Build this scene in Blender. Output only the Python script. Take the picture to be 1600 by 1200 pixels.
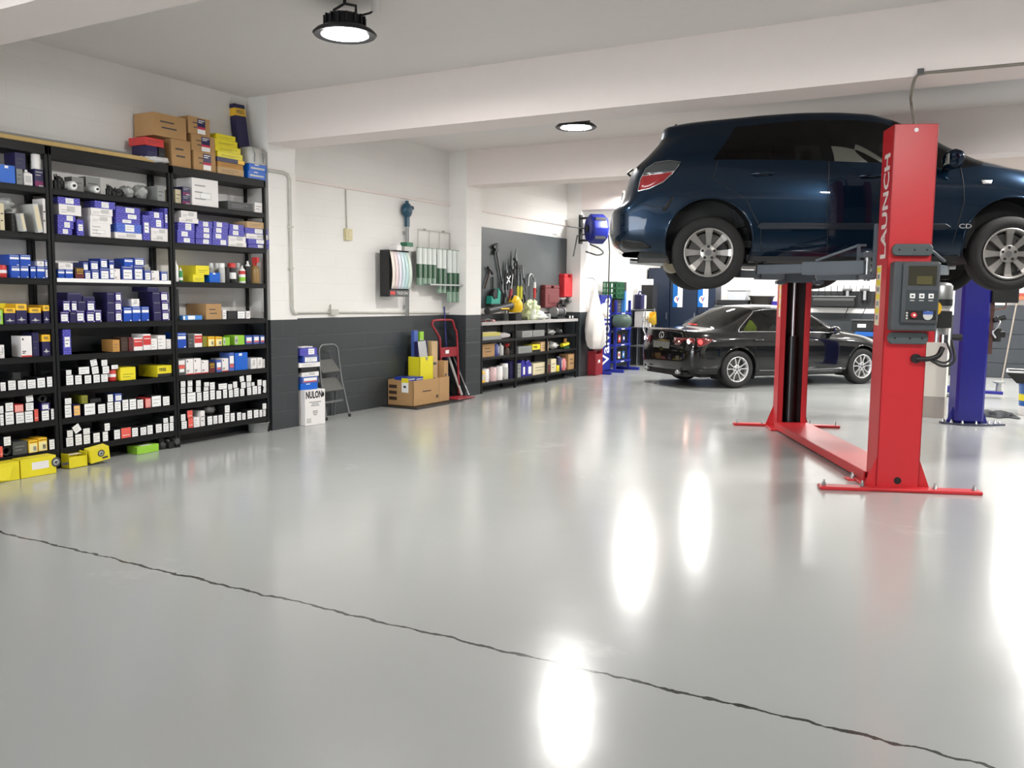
import bpy, bmesh, math, random
import numpy as np
from mathutils import Vector, Matrix, noise
random.seed(7)
for o in list(bpy.data.objects): bpy.data.objects.remove(o)
SC = bpy.context.scene
COL = SC.collection
# ------------------------------------------------------------------ camera
F, YAW, PITCH, ROLL, EYE = 1376.6, 0.51065, 0.099266, -0.0100063, 1.48   # focal length in px of a 1600x1200 frame
def _basis():
    f = np.array([-math.sin(YAW)*math.cos(PITCH), math.cos(YAW)*math.cos(PITCH), -math.sin(PITCH)])
    r = np.array([math.cos(YAW), math.sin(YAW), 0.]); d = np.cross(f, r)
    c, s = math.cos(ROLL), math.sin(ROLL)
    return np.array([c*r+s*d, -s*r+c*d, f])
MB_ = _basis(); EYEP = np.array([0, 0, EYE])
cam = bpy.data.objects.new('camera', bpy.data.cameras.new('camera')); COL.objects.link(cam)
R_, D_, F_ = MB_
cam.matrix_world = Matrix(((R_[0], -D_[0], -F_[0], 0), (R_[1], -D_[1], -F_[1], 0), (R_[2], -D_[2], -F_[2], EYE), (0, 0, 0, 1)))
cam.data.sensor_width = 36; cam.data.sensor_fit = 'HORIZONTAL'; cam.data.lens = F/1600*36
cam.data.clip_start = .05; SC.camera = cam
# ------------------------------------------------------------------ light and exposure
SC.view_settings.view_transform = 'Standard'; SC.view_settings.look = 'None'
SC.view_settings.gamma = 1; SC.view_settings.use_curve_mapping = False
SC.view_settings.exposure = EXPOSURE = 1.98
W = bpy.data.worlds.new('overcast_sky'); SC.world = W; W.use_nodes = True
wb = W.node_tree.nodes['Background']; wb.inputs[0].default_value = (.93, .96, 1, 1); wb.inputs[1].default_value = 2.6
LAMP_POWER = 98.0        # radiance of the high-bay lenses
LAMPS = [(-4.2, 5.03, 3.30), (-4.2, 8.86, 3.30), (-5.65, 14.6, 3.28), (0.9, 5.0, 3.3), (0.9, 8.9, 3.3), (0.7, 14.3, 3.3), (3.6, 12.5, 3.3), (-5.5, 17.8, 3.3), (-3.5, 17.8, 3.3), (-1.6, 17.8, 3.3), (.3, 17.8, 3.3), (2.4, 17.8, 3.3), (4.5, 16.5, 3.3), (-2.4, 13.6, 3.3), (0.9, 12.2, 3.3)]  # from the blue-lift lamp on: unseen lamps added to brighten the far end
# ------------------------------------------------------------------ pixel -> place helpers (1600x1200 frame of the photograph)
def ray(x, y): return MB_.T @ np.array([(x-800)/F, (y-600)/F, 1.])
def fl(x, y, z=0.): d = ray(x, y); return EYEP + d*(z-EYE)/d[2]
def onx(x, y, X): d = ray(x, y); return EYEP + d*X/d[0]
def ony(x, y, Y): d = ray(x, y); return EYEP + d*Y/d[1]
# ------------------------------------------------------------------ materials
def lin(c): return tuple(((v/255)/12.92 if v/255 <= .04045 else ((v/255+.055)/1.055)**2.4) for v in c)
MATS = {}
def mat(name, rgb=(128, 128, 128), rough=.5, metal=0., spec=.5, coat=0., emit=0., var=.06, vscale=9., bump=0., bscale=60., trans=0., alpha=1.):
    if name in MATS: return MATS[name]
    m = bpy.data.materials.new(name); MATS[name] = m; m.use_nodes = True
    nt = m.node_tree; N = nt.nodes; L = nt.links; p = N['Principled BSDF']; c = lin(rgb)
    p.inputs['Roughness'].default_value = rough; p.inputs['Metallic'].default_value = metal
    p.inputs['Specular IOR Level'].default_value = spec; p.inputs['Coat Weight'].default_value = coat
    p.inputs['Coat Roughness'].default_value = .03; p.inputs['Transmission Weight'].default_value = trans
    p.inputs['Alpha'].default_value = alpha
    tc = N.new('ShaderNodeTexCoord'); n = N.new('ShaderNodeTexNoise'); n.inputs['Scale'].default_value = vscale; n.inputs['Detail'].default_value = 3
    L.new(tc.outputs['Object'], n.inputs['Vector'])
    mx = N.new('ShaderNodeMix'); mx.data_type = 'RGBA'
    mx.inputs[6].default_value = (*[v*(1-var) for v in c], 1); mx.inputs[7].default_value = (*[min(1, v*(1+var)) for v in c], 1)
    L.new(n.outputs['Fac'], mx.inputs[0]); L.new(mx.outputs[2], p.inputs['Base Color'])
    if emit: L.new(mx.outputs[2], p.inputs['Emission Color']); p.inputs['Emission Strength'].default_value = emit
    if bump:
        n2 = N.new('ShaderNodeTexNoise'); n2.inputs['Scale'].default_value = bscale; L.new(tc.outputs['Object'], n2.inputs['Vector'])
        b = N.new('ShaderNodeBump'); b.inputs['Strength'].default_value = bump; b.inputs['Distance'].default_value = .01
        L.new(n2.outputs['Fac'], b.inputs['Height']); L.new(b.outputs['Normal'], p.inputs['Normal'])
    return m
def block_wall(name, axis, dado=1.2, upper=(236, 234, 230), lower=(50, 55, 58), blocks=True):
    """painted concrete blocks: dark dado below, off-white above; axis = horizontal world axis of the wall"""
    m = mat(name, upper, .62, var=.02); nt = m.node_tree; N = nt.nodes; L = nt.links; p = N['Principled BSDF']
    tc = N.new('ShaderNodeTexCoord'); sx = N.new('ShaderNodeSeparateXYZ'); L.new(tc.outputs['Object'], sx.inputs[0])
    cb = N.new('ShaderNodeCombineXYZ'); L.new(sx.outputs[axis], cb.inputs[0]); L.new(sx.outputs[2], cb.inputs[1])
    br = N.new('ShaderNodeTexBrick'); br.inputs['Scale'].default_value = 1; br.inputs['Brick Width'].default_value = .4; br.inputs['Row Height'].default_value = .2
    br.inputs['Mortar Size'].default_value = .006; br.inputs['Mortar Smooth'].default_value = .6
    L.new(cb.outputs[0], br.inputs['Vector'])
    g = N.new('ShaderNodeMath'); g.operation = 'GREATER_THAN'; g.inputs[1].default_value = dado; L.new(sx.outputs[2], g.inputs[0])
    n = N.new('ShaderNodeTexNoise'); n.inputs['Scale'].default_value = 2.2; n.inputs['Detail'].default_value = 5; L.new(tc.outputs['Object'], n.inputs['Vector'])
    def ramp(c, a):
        r = N.new('ShaderNodeMix'); r.data_type = 'RGBA'; c = lin(c)
        r.inputs[6].default_value = (*[v*(1-a) for v in c], 1); r.inputs[7].default_value = (*[v*(1+a) for v in c], 1); L.new(n.outputs['Fac'], r.inputs[0]); return r
    hi, lo = ramp(upper, .03), ramp(lower, .14)
    mx = N.new('ShaderNodeMix'); mx.data_type = 'RGBA'; L.new(g.outputs[0], mx.inputs[0]); L.new(lo.outputs[2], mx.inputs[6]); L.new(hi.outputs[2], mx.inputs[7])
    L.new(mx.outputs[2], p.inputs['Base Color'])
    ro = N.new('ShaderNodeMapRange'); L.new(g.outputs[0], ro.inputs[0]); ro.inputs[3].default_value = .42; ro.inputs[4].default_value = .65; L.new(ro.outputs[0], p.inputs['Roughness'])
    if blocks:
        b = N.new('ShaderNodeBump'); b.inputs['Strength'].default_value = .32; b.inputs['Distance'].default_value = .005; b.invert = True
        L.new(br.outputs['Fac'], b.inputs['Height']); L.new(b.outputs['Normal'], p.inputs['Normal'])
    return m
def floor_mat():
    m = mat('grey_epoxy_floor', (167, 169, 167), .2, var=.05, vscale=.6); nt = m.node_tree; N = nt.nodes; L = nt.links; p = N['Principled BSDF']
    tc = N.new('ShaderNodeTexCoord'); sx = N.new('ShaderNodeSeparateXYZ'); L.new(tc.outputs['Object'], sx.inputs[0])
    def math_(op, a, b):
        q = N.new('ShaderNodeMath'); q.operation = op
        for i, v in ((0, a), (1, b)):
            if v is None: continue
            if isinstance(v, (int, float)): q.inputs[i].default_value = v
            else: L.new(v, q.inputs[i])
        return q.outputs[0]
    n = N.new('ShaderNodeTexNoise'); n.inputs['Scale'].default_value = 7; n.inputs['Detail'].default_value = 6; L.new(tc.outputs['Object'], n.inputs['Vector'])
    wob = math_('MULTIPLY', math_('SUBTRACT', n.outputs['Fac'], .5), .085)
    d = math_('ABSOLUTE', math_('SUBTRACT', math_('ADD', sx.outputs[1], wob), 3.10), None)
    n3 = N.new('ShaderNodeTexNoise'); n3.inputs['Scale'].default_value = 22; L.new(tc.outputs['Object'], n3.inputs['Vector'])
    wid = math_('MULTIPLY', n3.outputs['Fac'], .018)
    crack = math_('LESS_THAN', d, wid)
    old = p.inputs['Base Color'].links[0].from_socket
    # scuffs and thin patches in the paint
    n4 = N.new('ShaderNodeTexNoise'); n4.inputs['Scale'].default_value = 1.1; n4.inputs['Detail'].default_value = 8; n4.inputs['Roughness'].default_value = .65; L.new(tc.outputs['Object'], n4.inputs['Vector'])
    sc = N.new('ShaderNodeMapRange'); sc.inputs[1].default_value = .62; sc.inputs[2].default_value = .78; L.new(n4.outputs['Fac'], sc.inputs[0])
    m1 = N.new('ShaderNodeMix'); m1.data_type = 'RGBA'; m1.inputs[7].default_value = (*lin((190, 191, 188)), 1); L.new(sc.outputs[0], m1.inputs[0]); L.new(old, m1.inputs[6])
    m2 = N.new('ShaderNodeMix'); m2.data_type = 'RGBA'; m2.inputs[7].default_value = (*lin((62, 64, 60)), 1); L.new(crack, m2.inputs[0]); L.new(m1.outputs[2], m2.inputs[6])
    L.new(m2.outputs[2], p.inputs['Base Color'])
    r1 = N.new('ShaderNodeMapRange'); r1.inputs[3].default_value = .11; r1.inputs[4].default_value = .24; L.new(n4.outputs['Fac'], r1.inputs[0]); L.new(r1.outputs[0], p.inputs['Roughness'])
    p.inputs['Specular IOR Level'].default_value = .55
    n5 = N.new('ShaderNodeTexNoise'); n5.inputs['Scale'].default_value = 3.0; n5.inputs['Detail'].default_value = 3; L.new(tc.outputs['Object'], n5.inputs['Vector'])
    h = math_('ADD', math_('MULTIPLY', n5.outputs['Fac'], .35), math_('MULTIPLY', crack, -1.2))
    b = N.new('ShaderNodeBump'); b.inputs['Strength'].default_value = .35; b.inputs['Distance'].default_value = .01
    L.new(h, b.inputs['Height']); L.new(b.outputs['Normal'], p.inputs['Normal'])
    return m
def glass_mat(name, tint=(60, 70, 72)):
    m = bpy.data.materials.new(name); MATS[name] = m; m.use_nodes = True; nt = m.node_tree; N = nt.nodes; L = nt.links
    N.remove(N['Principled BSDF']); out = N['Material Output']
    t = N.new('ShaderNodeBsdfTransparent'); t.inputs[0].default_value = (*lin(tint), 1)
    g = N.new('ShaderNodeBsdfGlossy'); g.inputs['Roughness'].default_value = .02
    fr = N.new('ShaderNodeFresnel'); fr.inputs[0].default_value = 1.5; mx = N.new('ShaderNodeMixShader')
    L.new(fr.outputs[0], mx.inputs[0]); L.new(t.outputs[0], mx.inputs[1]); L.new(g.outputs[0], mx.inputs[2]); L.new(mx.outputs[0], out.inputs[0])
    return m
def logo_box_mat(name, base, light):
    """carton printed all over with a small repeating pale mark"""
    m = mat(name, base, .38, var=.05); nt = m.node_tree; N = nt.nodes; L = nt.links; p = N['Principled BSDF']
    tc = [n for n in N if n.type == 'TEX_COORD'][0]; sx = N.new('ShaderNodeSeparateXYZ'); L.new(tc.outputs['Object'], sx.inputs[0])
    cb = N.new('ShaderNodeCombineXYZ'); ad = N.new('ShaderNodeMath'); L.new(sx.outputs[0], ad.inputs[0]); L.new(sx.outputs[1], ad.inputs[1])
    L.new(ad.outputs[0], cb.inputs[0]); L.new(sx.outputs[2], cb.inputs[1])
    br = N.new('ShaderNodeTexBrick'); br.inputs['Scale'].default_value = 1; br.inputs['Brick Width'].default_value = .036; br.inputs['Row Height'].default_value = .016; br.inputs['Mortar Size'].default_value = .0045
    L.new(cb.outputs[0], br.inputs['Vector'])
    b = lin(base); c = lin(light)
    br.inputs['Color1'].default_value = (*c, 1); br.inputs['Color2'].default_value = (*[(x+y)/2 for x, y in zip(b, c)], 1); br.inputs['Mortar'].default_value = (*b, 1)
    L.new(br.outputs['Color'], p.inputs['Base Color'])
    return m
# ------------------------------------------------------------------ mesh builder
class MB:
    def __init__(s): s.v = []; s.f = []; s.fm = []; s.fs = []; s.mats = []; s.M = Matrix.Identity(4); s.st = []
    def push(s, m): s.st.append(s.M); s.M = s.M @ m; return s
    def pop(s): s.M = s.st.pop(); return s
    def add(s, vs, fs, m, smooth=False):
        if m not in s.mats: s.mats.append(m)
        k = s.mats.index(m); o = len(s.v); s.v += [tuple(s.M @ Vector(v)) for v in vs]
        for f in fs: s.f.append([i+o for i in f]); s.fm.append(k); s.fs.append(smooth)
        return s
    def box(s, a, b, m):
        (x0, y0, z0), (x1, y1, z1) = [min(p, q) for p, q in zip(a, b)], [max(p, q) for p, q in zip(a, b)]
        return s.add([(x0, y0, z0), (x1, y0, z0), (x1, y1, z0), (x0, y1, z0), (x0, y0, z1), (x1, y0, z1), (x1, y1, z1), (x0, y1, z1)],
                     [(0, 3, 2, 1), (4, 5, 6, 7), (0, 1, 5, 4), (1, 2, 6, 5), (2, 3, 7, 6), (3, 0, 4, 7)], m)
    def cbox(s, c, d, m, R=None):
        t = Matrix.Translation(c) @ (R.to_4x4() if R is not None else Matrix.Identity(4)); s.push(t)
        s.box([-x/2 for x in d], [x/2 for x in d], m); return s.pop()
    def bar(s, p, q, w, h, m, up=(0, 0, 1)):
        """rectangular bar from p to q, w across, h along up"""
        p, q = Vector(p), Vector(q); d = (q-p); l = d.length; d.normalize(); u = Vector(up)
        r = d.cross(u)
        if r.length < 1e-4: u = Vector((1, 0, 0)); r = d.cross(u)
        r.normalize(); u = r.cross(d)
        t = Matrix(((d.x, r.x, u.x, (p.x+q.x)/2), (d.y, r.y, u.y, (p.y+q.y)/2), (d.z, r.z, u.z, (p.z+q.z)/2), (0, 0, 0, 1)))
        s.push(t); s.box((-l/2, -w/2, -h/2), (l/2, w/2, h/2), m); return s.pop()
    def rings(s, rs, m, smooth=True, cap=(True, True), close=True):
        n = len(rs[0]); vs = [p for r in rs for p in r]; fs = []
        for i in range(len(rs)-1):
            for j in range(n if close else n-1):
                k = (j+1) % n; fs.append((i*n+j, i*n+k, (i+1)*n+k, (i+1)*n+j))
        s.add(vs, fs, m, smooth)
        if cap[0]: s.add(rs[0], [tuple(reversed(range(n)))], m)
        if cap[1]: s.add(rs[-1], [tuple(range(n))], m)
        return s
    def tube(s, pts, r, m, n=8, cap=True):
        pts = [Vector(p) for p in pts]; rs = []; pu = None
        for i, p in enumerate(pts):
            d = (pts[min(i+1, len(pts)-1)]-pts[max(i-1, 0)]).normalized()
            if pu is None:
                pu = Vector((0, 0, 1)) if abs(d.z) < .9 else Vector((1, 0, 0))
            a = d.cross(pu).normalized(); pu = a.cross(d).normalized()
            rr = r[i] if isinstance(r, (list, tuple)) else r
            rs.append([tuple(p + a*rr*math.cos(2*math.pi*k/n) + pu*rr*math.sin(2*math.pi*k/n)) for k in range(n)])
        return s.rings(rs, m, True, (cap, cap))
    def cyl(s, p, q, r, m, r2=None, n=20): return s.tube([p, q], [r, r if r2 is None else r2], m, n)
    def lathe(s, prof, m, n=24, cap=(True, True)):
        return s.rings([[(r*math.cos(2*math.pi*k/n), r*math.sin(2*math.pi*k/n), z) for k in range(n)] for r, z in prof], m, True, cap)
    def prism(s, poly, h0, h1, m, axis=2):
        """poly in the plane across axis, extruded h0..h1 along it"""
        def P(a, b, h): return (a, b, h) if axis == 2 else ((a, h, b) if axis == 1 else (h, a, b))
        n = len(poly); vs = [P(a, b, h0) for a, b in poly] + [P(a, b, h1) for a, b in poly]
        fs = [tuple(range(n)), tuple(range(n, 2*n))] + [(i, (i+1) % n, n+(i+1) % n, n+i) for i in range(n)]
        return s.add(vs, fs, m)
    def ball(s, c, r, m, n=12, k=8, jit=0, seed=0):
        rx, ry, rz = (r, r, r) if isinstance(r, (int, float)) else r; rs = []
        for i in range(k+1):
            t = math.pi*i/k; ring = []
            for j in range(n):
                p = Vector((math.sin(t)*math.cos(2*math.pi*j/n), math.sin(t)*math.sin(2*math.pi*j/n), -math.cos(t)))
                q = 1 + (jit*(noise.noise(p*2.3+Vector((seed*3.1, seed, 0)))+.28*noise.noise(p*5.1+Vector((seed, 2., seed*1.7)))) if jit else 0)
                ring.append((c[0]+p.x*rx*q, c[1]+p.y*ry*q, c[2]+p.z*rz*q))
            rs.append(ring)
        return s.rings(rs, m, True, (False, False))
    def text(s, word, m, w=None, h=None, bold=0.0):
        """flat lettering in the local XY plane centred on the origin, scaled into w x h"""
        vs, fs = text_mesh(word, bold); xs = [v[0] for v in vs]; ys = [v[1] for v in vs]
        cw, ch = max(xs)-min(xs), max(ys)-min(ys); kx = (w/cw) if w else None; ky = (h/ch) if h else None
        kx = kx or ky; ky = ky or kx; cx, cy = (max(xs)+min(xs))/2, (max(ys)+min(ys))/2
        return s.add([((v[0]-cx)*kx, (v[1]-cy)*ky, 0) for v in vs], fs, m)
    def build(s, name, parent=None, bevel=0., loc=None, rz=0., seg=1):
        me = bpy.data.meshes.new(name); me.from_pydata(s.v, [], s.f); me.update()
        for m in s.mats: me.materials.append(m)
        me.polygons.foreach_set('material_index', s.fm); me.polygons.foreach_set('use_smooth', s.fs)
        bm = bmesh.new(); bm.from_mesh(me); bmesh.ops.recalc_face_normals(bm, faces=[f for f in bm.faces]); bm.to_mesh(me); bm.free()
        o = bpy.data.objects.new(name, me); COL.objects.link(o)
        if parent is not None: o.parent = parent
        if loc is not None: o.location = loc
        o.rotation_euler.z = rz
        if bevel:
            b = o.modifiers.new('bevel', 'BEVEL'); b.width = bevel; b.segments = seg; b.limit_method = 'ANGLE'; b.angle_limit = math.radians(40)
        return o
_TX = {}
def text_mesh(word, bold=0.):
    k = (word, bold)
    if k not in _TX:
        cu = bpy.data.curves.new('t', 'FONT'); cu.body = word; cu.resolution_u = 2; cu.fill_mode = 'FRONT'; cu.offset = bold
        o = bpy.data.objects.new('t', cu); COL.objects.link(o)
        me = bpy.data.meshes.new_from_object(o.evaluated_get(bpy.context.evaluated_depsgraph_get()))
        _TX[k] = ([tuple(v.co) for v in me.vertices], [tuple(p.vertices) for p in me.polygons])
        bpy.data.objects.remove(o); bpy.data.curves.remove(cu); bpy.data.meshes.remove(me)
    return _TX[k]
def sp(pts, n=6):
    """smooth curve through the points"""
    P = [Vector(p) for p in pts]; Q = [P[0]*2-P[1]]+P+[P[-1]*2-P[-2]]; r = []
    for i in range(1, len(Q)-2):
        a, b_, c, d = Q[i-1:i+3]
        for k in range(n): t = k/n; r.append(.5*((2*b_)+(c-a)*t+(2*a-5*b_+4*c-d)*t*t+(3*b_-a-3*c+d)*t**3))
    return r+[P[-1]]
def T(x=0, y=0, z=0): return Matrix.Translation((x, y, z))
def RX(a): return Matrix.Rotation(a, 4, 'X')
def RY(a): return Matrix.Rotation(a, 4, 'Y')
def RZ(a): return Matrix.Rotation(a, 4, 'Z')
FACE_X = Matrix(((0, 0, 1, 0), (1, 0, 0, 0), (0, 1, 0, 0), (0, 0, 0, 1)))       # local XY -> world YZ, facing +X
FACE_NY = Matrix(((1, 0, 0, 0), (0, 0, -1, 0), (0, 1, 0, 0), (0, 0, 0, 1)))     # local XY -> world XZ, facing -Y
def tag(o, label, cat, group=None, kind=None):
    o['label'] = label; o['category'] = cat
    if group: o['group'] = group
    if kind: o['kind'] = kind
    return o
def thing(name, label, cat, loc=(0, 0, 0), rz=0., group=None):
    o = bpy.data.objects.new(name, None); COL.objects.link(o); o.location = loc; o.rotation_euler = (0, 0, rz); o.empty_display_size = .1
    return tag(o, label, cat, group)
def struct(o, label=None, cat=None):
    o['kind'] = 'structure'
    if label: o['label'] = label; o['category'] = cat
    return o
ORD = ['first', 'second', 'third', 'fourth', 'fifth', 'sixth', 'seventh', 'eighth', 'ninth', 'tenth', 'eleventh', 'twelfth', 'thirteenth', 'fourteenth', 'fifteenth', 'sixteenth', 'seventeenth', 'eighteenth']
# shared colours
BLK = mat('black_painted_steel', (13, 14, 15), .5, spec=.3); DK = mat('matt_black_plastic', (22, 23, 24), .55); RUB = mat('tyre_rubber', (30, 30, 30), .8, bump=.2, bscale=120)
WHT = mat('white_print', (240, 240, 238), .5, var=.02); GRYP = mat('grey_print', (150, 150, 150), .5); DKP = mat('dark_print', (60, 60, 62), .5)
CARD = mat('brown_cardboard', (176, 138, 92), .75, var=.08, vscale=5); CARD2 = mat('orange_cardboard', (190, 140, 72), .7); CARD3 = mat('pale_cardboard', (196, 164, 122), .75)
BBOX = logo_box_mat('blue_logo_print_card', (58, 52, 160), (128, 128, 214)); BBOX2 = logo_box_mat('bright_blue_logo_print_card', (52, 82, 186), (120, 150, 226))
NAVY = mat('navy_card', (34, 30, 78), .4); NBOX = mat('indigo_card', (48, 34, 118), .4); ROYAL = mat('royal_blue_card', (20, 74, 178), .38); MIDB = mat('mid_blue_card', (36, 62, 150), .4)
YEL = mat('yellow_card', (232, 216, 40), .42); OYEL = mat('amber_yellow_card', (246, 196, 48), .42); LIME = mat('lime_green_card', (150, 206, 60), .45); REDC = mat('red_card', (206, 60, 58), .45)
ORG = mat('salmon_red_card', (232, 96, 84), .5); MAR = mat('maroon_card', (96, 30, 32), .5); BRN = mat('dark_brown_card', (64, 44, 34), .5); OLV = mat('olive_card', (132, 132, 36), .5)
GREY = mat('mid_grey_card', (140, 142, 140), .5); LGREY = mat('light_grey_card', (196, 196, 192), .5); DGREY = mat('dark_grey_card', (74, 76, 76), .5); CREAM = mat('cream_card', (216, 204, 170), .6)
WCARD = mat('white_card', (236, 232, 230), .5, var=.03); BCARD = mat('black_card', (26, 26, 28), .5); SKY = mat('sky_blue_card', (70, 140, 214), .42)
STEEL = mat('galvanised_steel', (168, 170, 170), .38, .85); CHROME = mat('chrome', (225, 226, 228), .1, 1.); ALU = mat('brushed_aluminium', (150, 152, 155), .32, .9)
BAGP = mat('clear_plastic_wrap', (176, 178, 176), .22, spec=.8, coat=.6); WOOD = mat('pine_timber', (190, 160, 100), .6, var=.14, vscale=22)
PIPE = mat('grey_painted_conduit', (190, 188, 180), .5); REDP = mat('red_gloss_paint', (196, 44, 50), .36, var=.03); BLUP = mat('blue_gloss_paint', (30, 30, 128), .34, coat=.3)
ARMG = mat('grey_lift_paint', (88, 96, 104), .4); PANELG = mat('charcoal_plastic', (72, 76, 80), .45)
# ------------------------------------------------------------------ the room
XP, XW, CEIL, FAR = -6.90, -7.20, 3.55, 19.5
WL = block_wall('painted_block_left', 1); WF = block_wall('painted_block_far', 0); WF2 = block_wall('painted_block_cross', 0)
PLASTER = mat('white_plaster', (236, 226, 221), .6, var=.02, bump=.05, bscale=30); CEILM = mat('ceiling_plaster', (226, 222, 218), .7, var=.02)
b = MB(); b.box((-8, -7, -.2), (9, 20, 0), floor_mat()); struct(b.build('floor'))
b = MB(); b.box((-8, -7, CEIL), (9, 20, CEIL+.2), CEILM); struct(b.build('ceiling'))
b = MB(); b.box((XW-.25, -7, 0), (XW, 20, CEIL), WL); struct(b.build('wall_left'))
b = MB(); b.box((-8, FAR, 0), (9, FAR+.25, CEIL), WF); struct(b.build('wall_far'))
b = MB(); b.box((8, -7, 0), (8.2, 20, CEIL), block_wall('painted_block_right', 1)); struct(b.build('wall_right'))
b = MB(); NW = PLASTER
b.box((-8, -7.2, 0), (-6.6, -7, CEIL), NW); b.box((-.2, -7.2, 0), (9, -7, CEIL), NW); b.box((-6.6, -7.2, 3.1), (-.2, -7, CEIL), NW); struct(b.build('wall_near'))
PIL = [(3.07, 3.50), (7.0, 7.41), (10.92, 11.34), (14.85, 15.26)]
for k, (a, c) in enumerate(PIL):
    b = MB(); b.box((XW, a, 0), (XP, c, CEIL), WL); struct(b.build('wall_pilaster'))
    if k < 4:
        b = MB(); b.box((XP, a, 3.06), (8, c, CEIL), PLASTER); struct(b.build('ceiling_beam'))
# thin projecting course along the recess walls
for n_, (a, c) in enumerate(((7.41, 10.92), (11.34, 14.85)), 1):
    b = MB(); b.box((XW, a, 2.775), (XW+.03, c, 2.80), PLASTER); struct(b.build('trim_%d' % n_))
# free-standing pier, grey-banded at its foot
p0 = fl(1431, 651); PIERM = mat('cream_pier_paint', (236, 232, 214), .55, var=.03)
b = MB(); b.box((p0[0], p0[1], .27), (p0[0]+.32, p0[1]+.42, CEIL), PIERM); b.box((p0[0], p0[1], 0), (p0[0]+.32, p0[1]+.42, .27), mat('pier_skirting_grey', (176, 168, 156), .5))
struct(b.build('wall_pier'))
# roller door set in the far wall, right
b = MB(); RDM = mat('grey_roller_shutter', (56, 60, 65), .5)
x0 = ony(1540, 520, FAR)[0]
for k in range(5): b.box((x0, FAR-.03, .01+k*.28), (x0+3.0, FAR-.005, .282+k*.28), RDM)
struct(b.build('door_1'))
# ------------------------------------------------------------------ the parts rack along the left wall
XF = -6.89                                  # front plane of the rack
SH = [2.325, 1.955, 1.587, 1.22, .952, .69, .415, .165]; TOPZ = 2.665
POST = [3.52, 4.53, 5.74, 6.955]; BAYN = ['left', 'middle', 'right']
SHELFN = ['top shelf', 'second shelf', 'third shelf', 'fourth shelf', 'fifth shelf', 'sixth shelf', 'seventh shelf', 'lowest shelf']
for k in range(3):
    a, c = POST[k], POST[k+1]
    rk = thing('storage_rack', 'black steel parts rack with eight shelves, %s bay by left wall' % BAYN[k], 'rack', (XF, (a+c)/2, 0), 0, 'bays of the tall parts rack')
    w = (c-a)/2-.004
    for sx_ in (0, 1):
        for sy_ in (-1, 1):
            b = MB(); x = -sx_*.265; y = sy_*(w-.0125)
            b.box((x-.035, y-.0125, 0), (x, y+.0125, TOPZ-.004), BLK); b.build('post', rk, .003)
    for z in SH:
        b = MB(); b.box((-.298, -w+.026, z-.05), (-.003, w-.026, z), BLK); b.box((-.298, -w+.026, z-.012), (-.001, w-.026, z), BLK)
        sh = b.build('shelf', rk, .002)
        if k == 1 and z == SH[2]:
            q = MB(); q.box((-.0008, -w+.03, z-.026), (.002, w-.03, z+.006), WHT); q.build('label_strip', sh)
    b = MB(); b.box((-.30, -w, TOPZ-.075), (0, w, TOPZ), BLK); b.build('top_panel', rk, .003)

PLACED = {}          # (bay, shelf) -> list of boxes already put there
REG = []             # everything on the rack, for its labels
DESC = dict(we=('white-ended black box', 'box'), ww=('wide white-ended black box', 'box'), red=('red-ended small box', 'box'), pnk=('pink-ended small box', 'box'),
    amb=('amber-ended small box', 'box'), bx=('blue printed stickered box', 'box'), bx2=('brighter blue printed box', 'box'), bxv=('upright blue printed box', 'box'),
    wh=('plain white brake box', 'box'), wp=('white box with print', 'box'), nb=('white-labelled indigo filter box', 'box'), nd=('plain dark filter box', 'box'),
    mb=('white-labelled blue filter box', 'box'), rb=('white-striped royal blue box', 'box'), wf=('yellow-headed navy filter box', 'box'), ry=('yellow-lettered maroon box', 'box'),
    wr=('red-footed white filter box', 'box'), ye=('yellow parts box', 'box'), yl=('yellow box with lettering', 'box'), gry=('grey carton', 'box'), blk=('black carton', 'box'), dgy=('dark grey carton', 'box'),
    crm=('cream carton', 'box'), crd=('brown cardboard carton', 'box'), tan=('pale tan carton', 'box'), lim=('lime green carton', 'box'), olv=('olive green carton', 'box'), rdw=('red and white carton', 'box'),
    rws=('red white striped carton', 'box'), blw=('blue and white carton', 'box'), roy=('large bright blue carton', 'box'), brn=('dark brown carton', 'box'), amc=('small amber carton', 'box'), yw=('yellow and white carton', 'box'),
    nm=('navy and maroon carton', 'box'), wt=('tall narrow white carton', 'box'), dkr=('dark red carton', 'box'), bar=('flat blue tube carton', 'box'), nav=('plain navy carton', 'box'), bkw=('black white-ended carton', 'box'),
    can=('white-capped clear can', 'spray can'), canw=('white nozzle spray can', 'spray can'), cang=('green and white can', 'spray can'), cank=('black spray can', 'spray can'), canr=('red-capped white labelled can', 'spray can'),
    cano=('red and green can', 'spray can'), canb=('black white-nozzled can', 'spray can'), trig=('red-triggered amber bottle', 'spray bottle'), jer=('square-shouldered white bottle', 'bottle'),
    tin=('lidded white metal tin', 'tin'), lump=('black rubber engine part', 'car part'), rnd=('grey lying filter canister', 'filter'), bag=('clear bag of parts', 'bag'), lean=('leaning white booklet', 'booklet'),
    bars=('standing dark metal bracket', 'bracket'), reel=('black roll of tape', 'tape'), redf=('red oil filter', 'filter'))
def face(b, d, w, h, u0, v0, u1, v1, m, e=.0007):
    """printed field on the front of a box: u across, v up, both 0..1"""
    b.box((d/2-.001, -w/2+u0*w, v0*h), (d/2+e, -w/2+u1*w, v1*h), m)
def lines(b, d, w, h, u0, v0, u1, v1, n, m=GRYP, e=.0012):
    for i in range(n):
        v = v1-(i+.7)*(v1-v0)/(n+.3); l = u1-(u1-u0)*(.0 if i % 2 == 0 else .3); face(b, d, w, h, u0, v-.02, l, v+.025, m, e)
def word(b, d, w, h, s, uc, vc, wf_, hf, m, e=.0016):
    b.push(T(d/2+e, -w/2+uc*w, vc*h) @ FACE_X); b.text(s, m, wf_*w, hf*h, .012); b.pop()
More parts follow.
